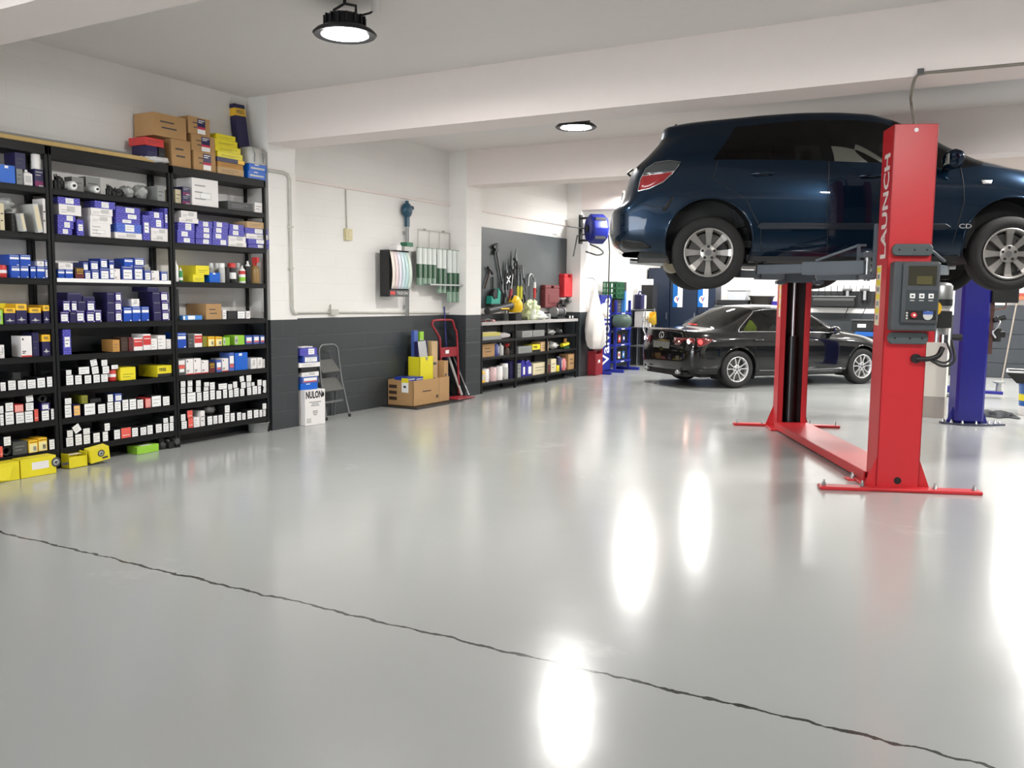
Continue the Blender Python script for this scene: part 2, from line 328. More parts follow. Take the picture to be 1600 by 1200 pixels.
def carton_mesh(kind, d, w, h, r):
    b = MB(); st = None
    def body(m): b.box((-d/2, -w/2, 0), (d/2, w/2, h), m)
    def sticker(u0, v0, u1, v1, n=2):
        q = MB(); face(q, d, w, h, u0, v0, u1, v1, WHT, .0009); lines(q, d, w, h, u0+(u1-u0)*.12, v0+(v1-v0)*.12, u1-(u1-u0)*.12, v1-(v1-v0)*.1, n); return q
    if kind in ('we', 'ww', 'bkw'): body(BCARD); st = sticker(.03, .04, .97, .96, 3 if kind == 'we' else 2)
    elif kind == 'red': body(BCARD); face(b, d, w, h, .02, .03, .98, .97, ORG); lines(b, d, w, h, .15, .1, .85, .5, 1, WHT)
    elif kind == 'pnk': body(REDC); face(b, d, w, h, .03, .05, .97, .92, mat('pale_pink_card', (238, 160, 152), .5)); lines(b, d, w, h, .1, .02, .9, .3, 1)
    elif kind == 'amb': body(NAVY); face(b, d, w, h, .06, .12, .94, .9, mat('amber_label', (240, 190, 110), .5)); lines(b, d, w, h, .15, .2, .8, .8, 2)
    elif kind in ('bx', 'bx2'): body(BBOX if kind == 'bx' else BBOX2); u = .18+.36*r.random(); st = sticker(u, .14, u+.36, .9)
    elif kind == 'bxv': body(BBOX); st = sticker(.2, .3, .85, .7)
    elif kind == 'wh': body(WCARD); u = .3+.2*r.random(); lines(b, d, w, h, .1, .15, .45, .6, 2); face(b, d, w, h, u, .3, u+.35, .85, LGREY)
    elif kind == 'wp': body(WCARD); lines(b, d, w, h, .1, .1, .5, .9, 3); face(b, d, w, h, .3, .25, .72, .5, LGREY); face(b, d, w, h, .32, .28, .70, .47, WHT, .001)
    elif kind == 'nb': body(NBOX); lines(b, d, w, h, .1, .84, .95, .98, 1, LGREY); st = sticker(.08, .14, .84, .76); face(b, d, w, h, .84, .03, .97, .12, WHT)
    elif kind == 'nd': body(NAVY); lines(b, d, w, h, .1, .75, .9, .95, 1, GRYP)
    elif kind == 'mb': body(MIDB); lines(b, d, w, h, .1, .86, .95, .99, 1, LGREY); st = sticker(.14, .1, .9, .76)
    elif kind == 'rb': body(ROYAL); lines(b, d, w, h, .08, .84, .95, .97, 1, LGREY); face(b, d, w, h, .06, .58, .96, .78, WHT); face(b, d, w, h, .76, .03, .95, .1, WHT)
    elif kind == 'wf':
        body(NAVY); b.box((-d/2-.0005, -w/2-.0005, h*.68), (d/2+.0006, w/2+.0005, h*1.0+.0005), OYEL); word(b, d, w, h, 'WESFIL', .5, .84, .62, .15, NAVY)
        b.push(T(d/2+.001, 0, 0)); b.add([(0, -w*.42, h*.20), (0, -w*.14, h*.24), (0, -w*.04, h*.36), (0, w*.08, h*.24), (0, w*.42, h*.20), (0, w*.05, h*.17), (0, -w*.02, h*.1), (0, -w*.06, h*.17)], [(0, 1, 7), (1, 2, 3), (1, 3, 5, 7), (3, 4, 5), (5, 6, 7)], LGREY); b.pop()
    elif kind == 'ry': body(BRN); face(b, d, w, h, 0, 0, 1, .5, MAR); word(b, d, w, h, 'RYCO', .55, .76, .72, .26, OYEL); lines(b, d, w, h, .2, .42, .9, .6, 1, OYEL)
    elif kind == 'wr': body(WCARD); face(b, d, w, h, 0, 0, 1, .07, REDC); face(b, d, w, h, .12, .8, .26, .9, DKP); lines(b, d, w, h, .1, .13, .45, .32, 2, DKP)
    elif kind == 'ye': body(YEL); lines(b, d, w, h, .15, .15, .85, .6, 2, OLV)
    elif kind == 'yl': body(YEL); face(b, d, w, h, 0, 0, 1, .30, BCARD); word(b, d, w, h, 'remsa', .36, .66, .48, .30, BCARD)
    elif kind == 'rdw': body(WCARD); face(b, d, w, h, 0, .32, 1, .9, REDC); lines(b, d, w, h, .1, .6, .9, .85, 1, WHT)
    elif kind == 'rws': body(DGREY); face(b, d, w, h, 0, .62, 1, 1, WCARD); face(b, d, w, h, 0, .45, 1, .7, ORG); face(b, d, w, h, .1, .2, .9, .42, WHT)
    elif kind == 'blw': body(mat('denim_blue_card', (70, 96, 170), .45)); face(b, d, w, h, .1, .3, .92, .82, WHT); face(b, d, w, h, .1, .2, .92, .4, ORG)
    elif kind == 'roy': body(mat('vivid_blue_card', (10, 96, 200), .4)); face(b, d, w, h, .32, .82, .56, .96, WHT)
    elif kind == 'yw': body(OYEL); face(b, d, w, h, .05, .03, .95, .72, mat('pale_yellow_card', (240, 230, 170), .5)); face(b, d, w, h, .5, .15, .85, .5, GRYP); lines(b, d, w, h, .1, .74, .9, .96, 1, BRN)
    elif kind == 'nm': body(NAVY); face(b, d, w, h, 0, 0, 1, .32, mat('plum_card', (120, 26, 84), .5)); lines(b, d, w, h, .1, .55, .95, .95, 2, LGREY); face(b, d, w, h, .45, 0, 1, .1, WHT)
    elif kind == 'lim': body(LIME); face(b, d, w, h, .0, .1, .3, .9, LGREY); face(b, d, w, h, .1, .3, .26, .6, DKP)
    elif kind == 'bar': body(SKY); face(b, d, w, h, .25, .1, .62, .95, WHT); face(b, d, w, h, 0, .05, .1, .9, WHT)
    elif kind == 'crd': body(CARD); face(b, d, w, h, .2, .62, .62, .68, DKP); face(b, d, w, h, .24, .36, .7, .42, DKP)
    else: body({'gry': GREY, 'blk': BCARD, 'dgy': DGREY, 'crm': CREAM, 'tan': CARD3, 'olv': OLV, 'brn': BRN, 'amc': CARD2, 'wt': WCARD, 'dkr': MAR, 'nav': NAVY, 'rdp': REDC}[kind]); lines(b, d, w, h, .15, .2, .8, .8, 2, {'blk': DKP, 'dgy': GRYP}.get(kind, DGREY))
    return b, st
def round_item(kind, w, h):
    """cans, bottles and loose parts; returns (builder, [(part, builder)])"""
    r = w/2; b = MB(); pt = []
    if kind.startswith('can'):
        c = {'can': LGREY, 'canw': WHT, 'cang': mat('leaf_green_label', (60, 140, 80), .4), 'cank': BCARD, 'canr': BCARD, 'cano': WHT, 'canb': BCARD}[kind]
        cap = {'can': WHT, 'canr': REDC, 'cank': DK}.get(kind)
        b.lathe([(r*.96, 0), (r, .008), (r, h*.72), (r*.92, h*.77)], c)
        if kind == 'canr': b.lathe([(r*1.01, h*.2), (r*1.01, h*.52)], WHT, cap=(False, False))
        if kind == 'cano': b.lathe([(r*1.01, h*.5), (r*1.01, h*.7)], REDC, cap=(False, False)); b.lathe([(r*1.01, .02), (r*1.01, h*.34)], LIME, cap=(False, False))
        if kind == 'cang': b.lathe([(r*1.01, h*.1), (r*1.01, h*.3)], WHT, cap=(False, False))
        q = MB()
        if cap: q.lathe([(r*.95, h*.765), (r*.95, h*.97), (r*.8, h)], cap)
        else: q.lathe([(r*.8, h*.765), (r*.45, h*.86), (r*.3, h*.88), (r*.3, h)], WHT if kind != 'cank' else DK)
        pt.append(('cap', q))
    elif kind == 'trig':
        b.lathe([(r, 0), (r, h*.45), (r*.8, h*.62), (r*.3, h*.7)], mat('amber_plastic', (150, 120, 70), .3)); q = MB()
        q.lathe([(r*.34, h*.7), (r*.34, h*.8)], REDC); q.box((-r*.3, -r*.25, h*.8), (r*1.0, r*.25, h), REDC); q.bar((r*.6, 0, h*.8), (r*.35, 0, h*.62), r*.2, r*.16, REDC); pt.append(('trigger_head', q))
    elif kind == 'jer':
        b.rings([[(sx*w/2*k, sy*w/2*k, z) for sx, sy in ((-1, -1), (1, -1), (1, 1), (-1, 1))] for k, z in ((.95, 0), (1, .01), (1, h*.74), (.5, h*.86))], WCARD, False)
        lab = MB(); lab.box((w/2, -w*.36, h*.2), (w/2+.001, w*.36, h*.62), LGREY); pt.append(('sticker', lab)); q = MB(); q.lathe([(w*.2, h*.86), (w*.2, h)], WHT); pt.append(('cap', q))
    elif kind == 'tin':
        b.lathe([(r, 0), (r, h*.9), (r*.9, h*.93)], WCARD); b.box((r*.7, r*.3, h*.2), (r*.96, r*.62, h*.75), LGREY); q = MB(); q.lathe([(r*.55, h*.93), (r*.55, h)], STEEL); pt.append(('cap', q))
    elif kind == 'lump':
        b.lathe([(r*.5, 0), (r*.62, h*.3), (r*.5, h*.42), (r*.7, h*.5), (r*.66, h*.8), (r*.3, h*.9)], DK, 14); b.tube([(r*.2, -r*.1, h*.6), (r*.5, r*.5, h*.75), (r*.3, r*.9, h*.55), (r*.2, r*.95, h*.15)], r*.16, DK); b.cbox((0, -r*.55, h*.3), (r*.7, r*.7, h*.6), DK)
        for q in (-1, 1): b.cyl((q*r*.3, -r*.5, h*.5), (q*r*.3, -r*.5, h), r*.12, DK)
    elif kind == 'rnd':
        R = h/2; b.push(T(0, 0, R) @ RY(math.pi/2)); b.lathe([(R*.8, -.08), (R, -.07), (R, .07), (R*.85, .075)], LGREY); b.lathe([(R*.72, .075), (R*.72, .079)], WHT); b.lathe([(R*.3, .079), (R*.3, .09)], DK); b.pop()
    elif kind == 'bag':
        b.ball((0, 0, h*.5), (min(.12, w*.5), w*.5, h*.5), BAGP, 18, 12, .45, w*37); b.ball((.0, w*.1, h*.45), (min(.08, w*.3), w*.3, h*.32), DGREY, 10, 6, .3, w*11)
    elif kind == 'lean':
        b.push(RX(.16)); b.box((-.1, -w*.28, 0), (.1, w*.28, h*.94), LGREY); b.box((.1, -w*.2, h*.1), (.1006, w*.2, h*.86), CREAM); b.pop()
    elif kind == 'bars':
        for k in (-1, 1): b.bar((0, k*w*.3, 0), (0, k*w*.2, h), .012, .03, DK)
        b.bar((0, -w*.2, h*.8), (0, w*.2, h*.8), .01, .03, DK); b.bar((0, -w*.3, h*.02), (0, w*.3, h*.02), .01, .1, DK)
    elif kind == 'reel':
        b.push(T(0, 0, h/2) @ RY(math.pi/2)); b.lathe([(h*.5, -.03), (h*.5, .03), (h*.3, .03), (h*.3, -.03), (h*.5, -.03)], DK, cap=(False, False)); b.pop()
    elif kind == 'redf':
        b.lathe([(r*.9, 0), (r, .006), (r, h*.9), (r*.8, h)], REDC); b.lathe([(r*1.01, h*.35), (r*1.01, h*.6)], WHT, cap=(False, False))
    return b, pt
ROUND = {'can', 'canw', 'cang', 'cank', 'canr', 'cano', 'canb', 'trig', 'jer', 'tin', 'lump', 'rnd', 'bag', 'lean', 'bars', 'reel', 'redf'}
NAMES = {'can': 'spray_can', 'trig': 'spray_bottle', 'jer': 'plastic_bottle', 'tin': 'tin_can', 'lump': 'engine_part', 'rnd': 'filter_canister', 'bag': 'parts_bag', 'lean': 'booklet', 'bars': 'metal_bracket', 'reel': 'tape_roll', 'redf': 'oil_filter'}
DEPTH = dict(we=.17, ww=.19, bx=.15, bx2=.16, bxv=.15, wh=.17, nb=.2, nd=.2, mb=.16, rb=.16, wf=.2, ye=.24, yl=.26, crd=.27, roy=.2, tan=.2, gry=.2, blk=.16, wp=.24, dgy=.24)
def put(bay, sh, kind, x0, yt, x1, yb, tilt=0, yaw=None, back=0., dep=None):
    r = random.Random(int(x0*31+yt*7)); rnd = kind in ROUND
    Xf = XF-.012-back-.012*r.random(); xm, ym = (x0+x1)/2, (yt+yb)/2
    y0, y1 = onx(x0, ym, Xf)[1]+.0015, onx(x1, ym, Xf)[1]-.0015; zt, zb = onx(xm, yt, Xf)[2], onx(xm, yb, Xf)[2]
    zs = TOPZ+.001 if sh < 0 else SH[sh]+.0008
    lst = PLACED.setdefault((bay, sh), []); w = y1-y0
    if sh >= 0: lo, hi = POST[bay]+.036, POST[bay+1]-.036; y0 = max(y0, lo); y1 = min(y1, hi) if not (bay == 2 and sh == 1) else y1
    base, sup = zs, None
    for q in lst:
        ov = min(y1, q[1])-max(y0, q[0])
        if ov > .25*min(w, q[1]-q[0]) and q[3] <= zb+.055 and q[3] < zt-.012 and abs(q[4]-back) < .12 and q[3] > base: base, sup = q[3], q
    d = dep or (min(w, .16) if rnd else DEPTH.get(kind, .15)*(.85+.3*r.random())); d = min(d, .285-back)
    if base > zs: z0 = base+.0008
    else: z0 = zs
    for q in lst:                                    # trim a slight sideways overlap read off the photograph
        if z0 < q[3]-.004 and zt > q[2]+.004 and abs(q[4]-back) < .12:
            if y0 < q[1] and y1 > q[1] and q[1]-y0 < .5*w: y0 = q[1]+.0015
            elif y1 > q[0] and y0 < q[0] and y1-q[0] < .5*w: y1 = q[0]-.0015
    w = max(y1-y0, .022); h = max(zt-z0, .022)
    if sh > 0: h = min(h, SH[sh-1]-.055-z0)
    h = max(h, .02); yc = (y0+y1)/2
    nm = NAMES.get('can' if kind.startswith('can') else kind, 'parts_box')
    if rnd:
        b, pt = round_item(kind, w, h); loc = (Xf-max(w, .05)/2-.01, yc, z0)
        if kind == 'bag': loc = (Xf-.13, yc, z0)
        o = b.build(nm, None, 0, loc)
        for pn, q in pt: q.build(pn, o)
    else:
        b, st = carton_mesh(kind, d, w, h, r)
        if tilt:
            for q in (b, st):
                if q: q.v = [(x, y*math.cos(tilt)-(z)*math.sin(tilt), y*math.sin(tilt)+z*math.cos(tilt)) for x, y, z in q.v]
            lo_ = min(v[2] for v in b.v)
            for q in (b, st):
                if q: q.v = [(x, y, z-lo_) for x, y, z in q.v]
        o = b.build(nm, None, 0, (Xf-d/2, yc, z0), yaw if yaw is not None else (r.random()-.5)*.05*(w < .14))
        if st: st.build('sticker', o)
    lst.append([y0, y1, z0, z0+h, back]); REG.append((o, bay, sh, kind, yc, z0, sup is not None, 0 if sup is None else sup[5]+1 if len(sup) > 5 else 1))
    lst[-1].append(REG[-1][7]); return o
L_, M_, R__ = 0, 1, 2
def row(bay, sh, items):
    for it in items: put(bay, sh, *it[:5], **(it[5] if len(it) > 5 else {}))
# top shelf
row(0, 0, [('roy', 0, 258, 24, 288), ('gry', 26, 264, 36, 288, dict(back=.03)), ('nav', 23, 239, 40, 264, dict(back=.03)), ('jer', 38, 265, 52, 290), ('nm', 54, 265, 76, 293), ('tin', 54, 239, 73, 266)])
row(1, 0, [('lump', 89, 272, 105, 296), ('rnd', 105, 283, 119, 297), ('gry', 112, 277, 131, 298, dict(back=.1, dep=.1)), ('gry', 134, 277, 157, 303, dict(back=.11, dep=.1)), ('rnd', 142, 290, 153, 303), ('lump', 160, 287, 180, 306), ('lump', 181, 293, 199, 309), ('bag', 201, 290, 222, 311), ('bag', 223, 289, 243, 313), ('gry', 246, 291, 258, 315)])
row(2, 0, [('crm', 274, 296, 283, 316, dict(back=.02)), ('nm', 284, 305, 297, 320), ('nm', 284, 292, 297, 305), ('wp', 300, 280, 341, 324), ('dgy', 356, 316, 395, 334, dict(back=.01)), ('wt', 398, 317, 411, 334)])
# second shelf: brake boxes
row(0, 1, [('crm', 0, 318, 7, 357), ('blk', 18, 333, 24, 360), ('lean', 26, 332, 36, 361), ('lean', 49, 316, 64, 362), ('wt', 68, 311, 79, 363), ('bag', 4, 308, 34, 332, dict(back=.02))])
row(1, 1, [('bx', 90, 357, 113, 367), ('bx', 90, 346, 115, 357), ('bx', 90, 336, 118, 346), ('wh', 92, 320, 127, 336), ('bx', 90, 309, 125, 320), ('bxv', 120, 343, 131, 367), ('wp', 141, 349, 173, 371), ('wh', 141, 337, 175, 349), ('wh', 142, 326, 176, 337), ('bx', 148, 315, 180, 326),
    ('wh', 180, 364, 222, 374), ('bx2', 182, 350, 221, 364), ('bx', 181, 343, 219, 350), ('bx', 181, 334, 219, 343), ('bx', 181, 324, 219, 334), ('bxv', 223, 336, 234, 375), ('wh', 236, 368, 269, 379), ('wh', 236, 357, 269, 367), ('bx', 234, 342, 256, 355), ('bx', 233, 331, 255, 342), ('bxv', 257, 326, 268, 357)])
row(2, 1, [('bx', 277, 371, 304, 381), ('bx', 277, 361, 304, 371), ('bx', 278, 348, 304, 360), ('wh', 280, 341, 310, 348), ('wh', 283, 330, 308, 341),
    ('bx', 306, 373, 331, 383), ('bx', 306, 364, 331, 373), ('bx', 307, 355, 331, 364), ('bx', 309, 346, 332, 355), ('bx', 332, 374, 356, 384), ('bx', 332, 365, 356, 374), ('bx', 333, 356, 356, 365), ('bx', 334, 347, 357, 356),
    ('wh', 357, 379, 385, 387), ('wh', 357, 369, 384, 379), ('bx', 358, 360, 382, 369), ('bx', 359, 351, 381, 360), ('bx', 388, 382, 422, 390), ('bx', 388, 374, 421, 382), ('wh', 385, 366, 418, 374), ('bx', 383, 357, 418, 366), ('tan', 386, 347, 414, 357)])
# third shelf
row(0, 2, [('redf', 1, 414, 15, 432), ('rb', 17, 415, 31, 432), ('rb', 32, 415, 45, 433), ('rb', 47, 416, 56, 433), ('rb', 57, 416, 70, 434), ('mb', 71, 417, 82, 434), ('rb', 14, 398, 30, 415), ('rb', 31, 398, 48, 415), ('wh', 58, 408, 69, 416), ('mb', 70, 407, 80, 417)])
row(1, 2, [('rb', 90, 421, 101, 434), ('rb', 102, 421, 114, 434), ('wh', 91, 411, 114, 421), ('ry', 117, 418, 131, 435), ('mb', 132, 423, 142, 435), ('mb', 143, 422, 155, 435), ('mb', 156, 419, 171, 436), ('mb', 127, 410, 138, 422), ('mb', 141, 408, 154, 421), ('mb', 156, 404, 168, 418), ('mb', 169, 406, 178, 418),
    ('wr', 175, 420, 188, 437), ('mb', 190, 416, 208, 437), ('mb', 209, 415, 224, 437), ('rb', 194, 404, 208, 415), ('mb', 209, 403, 226, 415), ('mb', 225, 422, 236, 438), ('gry', 226, 417, 235, 422), ('wr', 237, 423, 249, 438), ('mb', 251, 424, 262, 439)])
row(2, 2, [('canw', 275, 407, 282, 440), ('cang', 283, 418, 289, 440), ('ye', 301, 429, 319, 441), ('ye', 306, 415, 327, 429), ('roy', 328, 426, 344, 441), ('can', 331, 411, 337, 441, dict(back=.15)), ('can', 340, 411, 346, 441, dict(back=.15)), ('can', 347, 411, 355, 442), ('cank', 355, 417, 362, 442), ('canr', 363, 411, 373, 443), ('can', 374, 411, 379, 443, dict(back=.15)), ('cano', 379, 415, 387, 443), ('canb', 388, 408, 396, 443), ('trig', 398, 402, 411, 444)])
# fourth shelf
row(0, 3, [('lim', 0, 484, 4, 505), ('wf', 6, 481, 24, 504), ('wf', 25, 475, 42, 503), ('wf', 46, 481, 64, 503), ('wf', 68, 477, 83, 503), ('ye', 0, 474, 10, 484, dict(back=.14))])
row(1, 3, [('nb', 94, 487, 108, 501), ('nd', 109, 487, 119, 501), ('nb', 120, 485, 133, 501), ('nb', 135, 487, 148, 501), ('nb', 149, 484, 159, 501), ('nb', 98, 470, 110, 487), ('nb', 111, 470, 121, 486), ('nd', 122, 470, 135, 486), ('nb', 136, 470, 149, 486), ('nd', 105, 457, 128, 470), ('nd', 129, 463, 148, 470),
    ('nb', 180, 486, 191, 500), ('nb', 180, 471, 191, 486), ('nb', 180, 457, 190, 471), ('nd', 167, 486, 179, 500), ('nd', 167, 471, 179, 486), ('nd', 167, 457, 179, 471), ('rb', 193, 480, 206, 500), ('rb', 207, 479, 220, 500), ('rb', 221, 479, 233, 500), ('wh', 206, 467, 218, 479), ('nb', 253, 486, 265, 500), ('nb', 252, 471, 264, 486), ('nb', 251, 456, 263, 471), ('nd', 240, 486, 252, 500), ('nd', 239, 471, 251, 486), ('nd', 238, 456, 250, 471), ('nd', 230, 448, 248, 457)])
row(2, 3, [('bars', 275, 452, 284, 493), ('bar', 286, 493, 316, 499), ('crd', 322, 475, 346, 498), ('wt', 348, 484, 354, 497), ('bkw', 371, 486, 383, 497), ('blk', 356, 486, 370, 497), ('wt', 385, 486, 391, 497)])
# fifth shelf
row(0, 4, [('wh', 0, 539, 7, 556), ('wr', 33, 525, 50, 554), ('nav', 51, 520, 61, 552), ('wf', 66, 523, 83, 551)])
row(1, 4, [('bxv', 98, 513, 111, 550), ('amc', 176, 531, 187, 544), ('brn', 189, 527, 200, 544), ('dkr', 201, 527, 208, 543), ('rdw', 209, 528, 223, 544), ('rdw', 224, 522, 236, 543), ('wp', 237, 529, 246, 543), ('wp', 247, 524, 259, 543), ('wp', 260, 530, 271, 542)])
row(2, 4, [('rb', 277, 520, 291, 541), ('dgy', 294, 523, 303, 541), ('rdw', 304, 522, 316, 540), ('olv', 317, 526, 323, 540), ('yw', 325, 526, 335, 539), ('yw', 337, 526, 347, 539), ('lim', 349, 527, 359, 538), ('lim', 367, 524, 382, 537), ('blw', 384, 525, 394, 536), ('blw', 396, 524, 405, 536), ('blw', 407, 524, 416, 535)])
# sixth shelf
row(0, 5, [('we', 0, 597, 9, 607), ('we', 12, 594, 25, 606), ('we', 27, 594, 41, 605), ('we', 42, 593, 56, 603), ('we', 58, 590, 71, 603), ('we', 73, 588, 84, 600), ('blk', 20, 582, 33, 593)])
row(1, 5, [('we', 103, 586, 115, 597), ('we', 117, 586, 128, 597), ('we', 132, 586, 143, 596), ('we', 145, 585, 156, 595), ('we', 158, 584, 169, 595), ('we', 103, 578, 112, 585), ('ww', 122, 573, 140, 585), ('we', 144, 573, 155, 585, dict(tilt=.1)), ('we', 160, 572, 171, 584), ('we', 142, 562, 153, 573, dict(tilt=.18)), ('we', 158, 562, 168, 572), ('redf', 172, 577, 186, 594), ('we', 174, 570, 185, 577), ('ye', 188, 574, 212, 591), ('yl', 246, 571, 271, 586)])
row(2, 5, [('rws', 279, 563, 289, 586), ('wr', 291, 561, 302, 583), ('wr', 303, 560, 314, 581), ('wr', 315, 563, 326, 580), ('ry', 327, 566, 336, 579), ('blw', 338, 563, 346, 578), ('wr', 347, 560, 357, 577), ('blw', 358, 551, 366, 577), ('roy', 367, 551, 387, 576), ('wh', 392, 560, 401, 574), ('wh', 402, 559, 410, 573), ('wh', 411, 561, 417, 572)])
# seventh shelf
row(0, 6, [('we', 0, 647, 6, 658), ('we', 8, 643, 22, 655), ('we', 24, 644, 38, 655), ('we', 39, 642, 52, 654), ('red', 53, 639, 60, 651), ('we', 65, 641, 77, 650), ('we', 79, 638, 88, 649), ('we', 0, 634, 6, 646), ('we', 8, 629, 21, 642), ('pnk', 23, 632, 37, 644), ('we', 40, 629, 53, 642), ('nb', 65, 630, 78, 640), ('we', 41, 617, 53, 629, dict(tilt=.1)), ('reel', 62, 617, 76, 630)])
row(1, 6, [('we', 101, 632, 112, 646), ('amb', 115, 632, 126, 643), ('ww', 131, 630, 149, 643), ('we', 153, 631, 165, 641), ('we', 167, 628, 177, 639), ('we', 179, 627, 189, 637), ('we', 191, 624, 201, 635), ('we', 202, 623, 213, 633), ('we', 214, 624, 224, 632), ('pnk', 227, 622, 236, 631), ('ww', 237, 618, 252, 630), ('we', 254, 619, 265, 628), ('we', 101, 622, 112, 632), ('olv', 127, 618, 137, 631), ('blk', 141, 623, 158, 629), ('we', 168, 616, 177, 628), ('mb', 179, 615, 192, 627)])
row(2, 6, [('we', 282, 615, 290, 625), ('ww', 292, 613, 306, 624), ('we', 307, 613, 315, 622), ('we', 317, 611, 326, 621), ('we', 328, 609, 336, 618), ('we', 338, 610, 346, 618), ('we', 348, 608, 355, 617), ('we', 357, 609, 364, 616), ('we', 365, 606, 373, 615), ('we', 375, 607, 382, 614), ('we', 386, 605, 393, 612), ('we', 394, 603, 402, 612), ('we', 403, 603, 408, 610), ('we', 410, 604, 417, 610, dict(tilt=-.25)),
    ('we', 282, 605, 290, 615), ('we', 293, 604, 301, 613), ('we', 306, 604, 314, 613), ('we', 318, 604, 326, 611), ('we', 328, 597, 336, 608), ('ww', 341, 599, 355, 608), ('we', 356, 600, 363, 608), ('we', 364, 596, 371, 606), ('we', 376, 597, 384, 606), ('we', 385, 596, 392, 605), ('we', 393, 597, 398, 603), ('we', 402, 593, 409, 603), ('we', 410, 594, 417, 603),
    ('we', 282, 595, 290, 605), ('we', 293, 594, 301, 604), ('we', 306, 594, 314, 604), ('we', 319, 597, 327, 604), ('we', 375, 588, 382, 596, dict(tilt=.12)), ('we', 385, 586, 393, 595)])
# lowest shelf
row(0, 7, [('red', 0, 697, 4, 709), ('reel', 5, 697, 18, 707), ('dgy', 20, 690, 43, 705), ('yw', 45, 688, 59, 702), ('yw', 60, 684, 74, 700), ('we', 77, 686, 88, 697), ('we', 5, 682, 17, 696)])
row(1, 7, [('we', 103, 683, 115, 693), ('we', 117, 678, 128, 690), ('we', 130, 679, 141, 689), ('we', 145, 676, 156, 688), ('we', 160, 674, 169, 685), ('we', 178, 671, 188, 682), ('red', 189, 668, 205, 680), ('we', 206, 668, 216, 677), ('we', 219, 667, 229, 676), ('we', 230, 664, 239, 674), ('we', 243, 662, 253, 672), ('we', 255, 661, 264, 670), ('we', 265, 660, 272, 669),
    ('we', 104, 672, 114, 683), ('we', 130, 669, 141, 679), ('we', 163, 661, 172, 674), ('we', 255, 653, 263, 661), ('we', 265, 650, 272, 660), ('ww', 117, 665, 129, 678, dict(tilt=.5))])
row(2, 7, [('we', 283, 658, 292, 667), ('red', 294, 653, 302, 665), ('wp', 303, 652, 312, 663), ('wt', 313, 642, 320, 660), ('we', 324, 650, 332, 660), ('we', 333, 649, 340, 659), ('we', 341, 648, 348, 658), ('we', 351, 645, 359, 655), ('we', 360, 645, 367, 654), ('we', 370, 644, 377, 653), ('we', 378, 645, 384, 652), ('we', 386, 641, 394, 651), ('we', 396, 640, 404, 649), ('we', 405, 640, 410, 648), ('we', 411, 639, 417, 646),
    ('we', 282, 647, 290, 657), ('red', 292, 641, 301, 653), ('bag', 333, 635, 348, 648), ('we', 351, 633, 359, 645), ('we', 410, 630, 417, 639)])
# labels: what it is, which one from the left, in which row, on which shelf and bay
from collections import defaultdict
grp = defaultdict(list)
for e in REG: grp[(e[1], e[2], e[3], e[7])].append(e)
tiers = defaultdict(set)
for e in REG: tiers[(e[1], e[2], e[3])].add(e[7])
ROWN = ['bottom row', 'second row', 'third row', 'fourth row', 'fifth row', 'sixth row', 'seventh row']
for (bay, sh, kind, tier), es in grp.items():
    es.sort(key=lambda e: e[4]); d, cat = DESC[kind]
    for i, e in enumerate(es):
        s = d
        if len(es) > 1: s += ', ' + ORD[i] + ' from left'
        if len(tiers[(bay, sh, kind)]) > 1: s += (', ' if len(es) == 1 else ' in ') + ROWN[tier]
        s += ', %s, %s bay' % (SHELFN[sh], BAYN[bay])
        tag(e[0], s, cat, '%s on the %s' % ({'box': 'parts boxes', 'spray can': 'spray cans', 'booklet': 'booklets', 'filter': 'filters', 'bag': 'bags of parts', 'car part': 'loose car parts'}.get(cat, cat+'s'), SHELFN[sh]))
# ------------------------------------------------------------------ on top of the rack
def top(kind, x0, yt, x1, yb, label, cat='box', name=None, **k):
    o = put(2, -1, kind, x0, yt, x1, yb, **k); tag(o, label, cat, 'boxes on top of the parts rack')
    if name: o.name = name
    return o
def boxat(name, kind, X, d, x0, yt, x1, yb, label, cat='box', z0=None, group=None, yaw=0, bevel=.0, Y=None):
    """a carton whose front (facing +X) lies in the plane X; its place read off the photograph"""
    xm, ym = (x0+x1)/2, (yt+yb)/2; y0, y1 = onx(x0, ym, X)[1], onx(x1, ym, X)[1]; zt, zb = onx(xm, yt, X)[2], onx(xm, yb, X)[2]
    if z0 is not None: zb = z0
    b, st = carton_mesh(kind, d, y1-y0, max(.02, zt-zb), random.Random(int(x0*13+yt)))
    o = b.build(name, None, bevel, (X-d/2, (y0+y1)/2, zb), yaw)
    if st: st.build('sticker', o)
    return tag(o, label, cat, group)
top('crd', 268, 219, 298, 261, 'orange-brown carton under the biggest carton on rack top', dep=.26)
top('crd', 240, 180, 291, 221, 'biggest orange-brown carton with white sticker high on rack top', dep=.27)
def labelled(o):
    w, h = o.dimensions.y, o.dimensions.z; d = o.dimensions.x; q = MB()
    face(q, d, w, h, .42, .05, .78, .92, NAVY); face(q, d, w, h, .42, .05, .78, .32, WHT, .001); face(q, d, w, h, .42, .32, .78, .46, mat('crimson_print', (190, 40, 70), .5), .001); lines(q, d, w, h, .46, .66, .74, .9, 2, WHT); q.build('sticker', o)
def top3(x0, yt, x1, yb, lab):
    bpy.context.view_layer.update(); o = top('crd', x0, yt, x1, yb, lab, dep=.2); bpy.context.view_layer.update(); labelled(o)
top3(303, 238, 337, 266, 'brown carton with navy label, bottom of three on rack top')
top3(299, 212, 336, 240, 'brown carton with navy label, middle of three on rack top')
top3(294, 184, 328, 214, 'brown carton with navy label, topmost of three on rack top')
top('tan', 340, 263, 381, 275, 'pale tan carton at foot of yellow box stack', dep=.2)
top('amc', 340, 255, 380, 264, 'orange card box under the navy and yellow box', dep=.2)
o = top('nav', 339, 248, 382, 258, 'flat navy box with yellow end under yellow boxes', dep=.18)
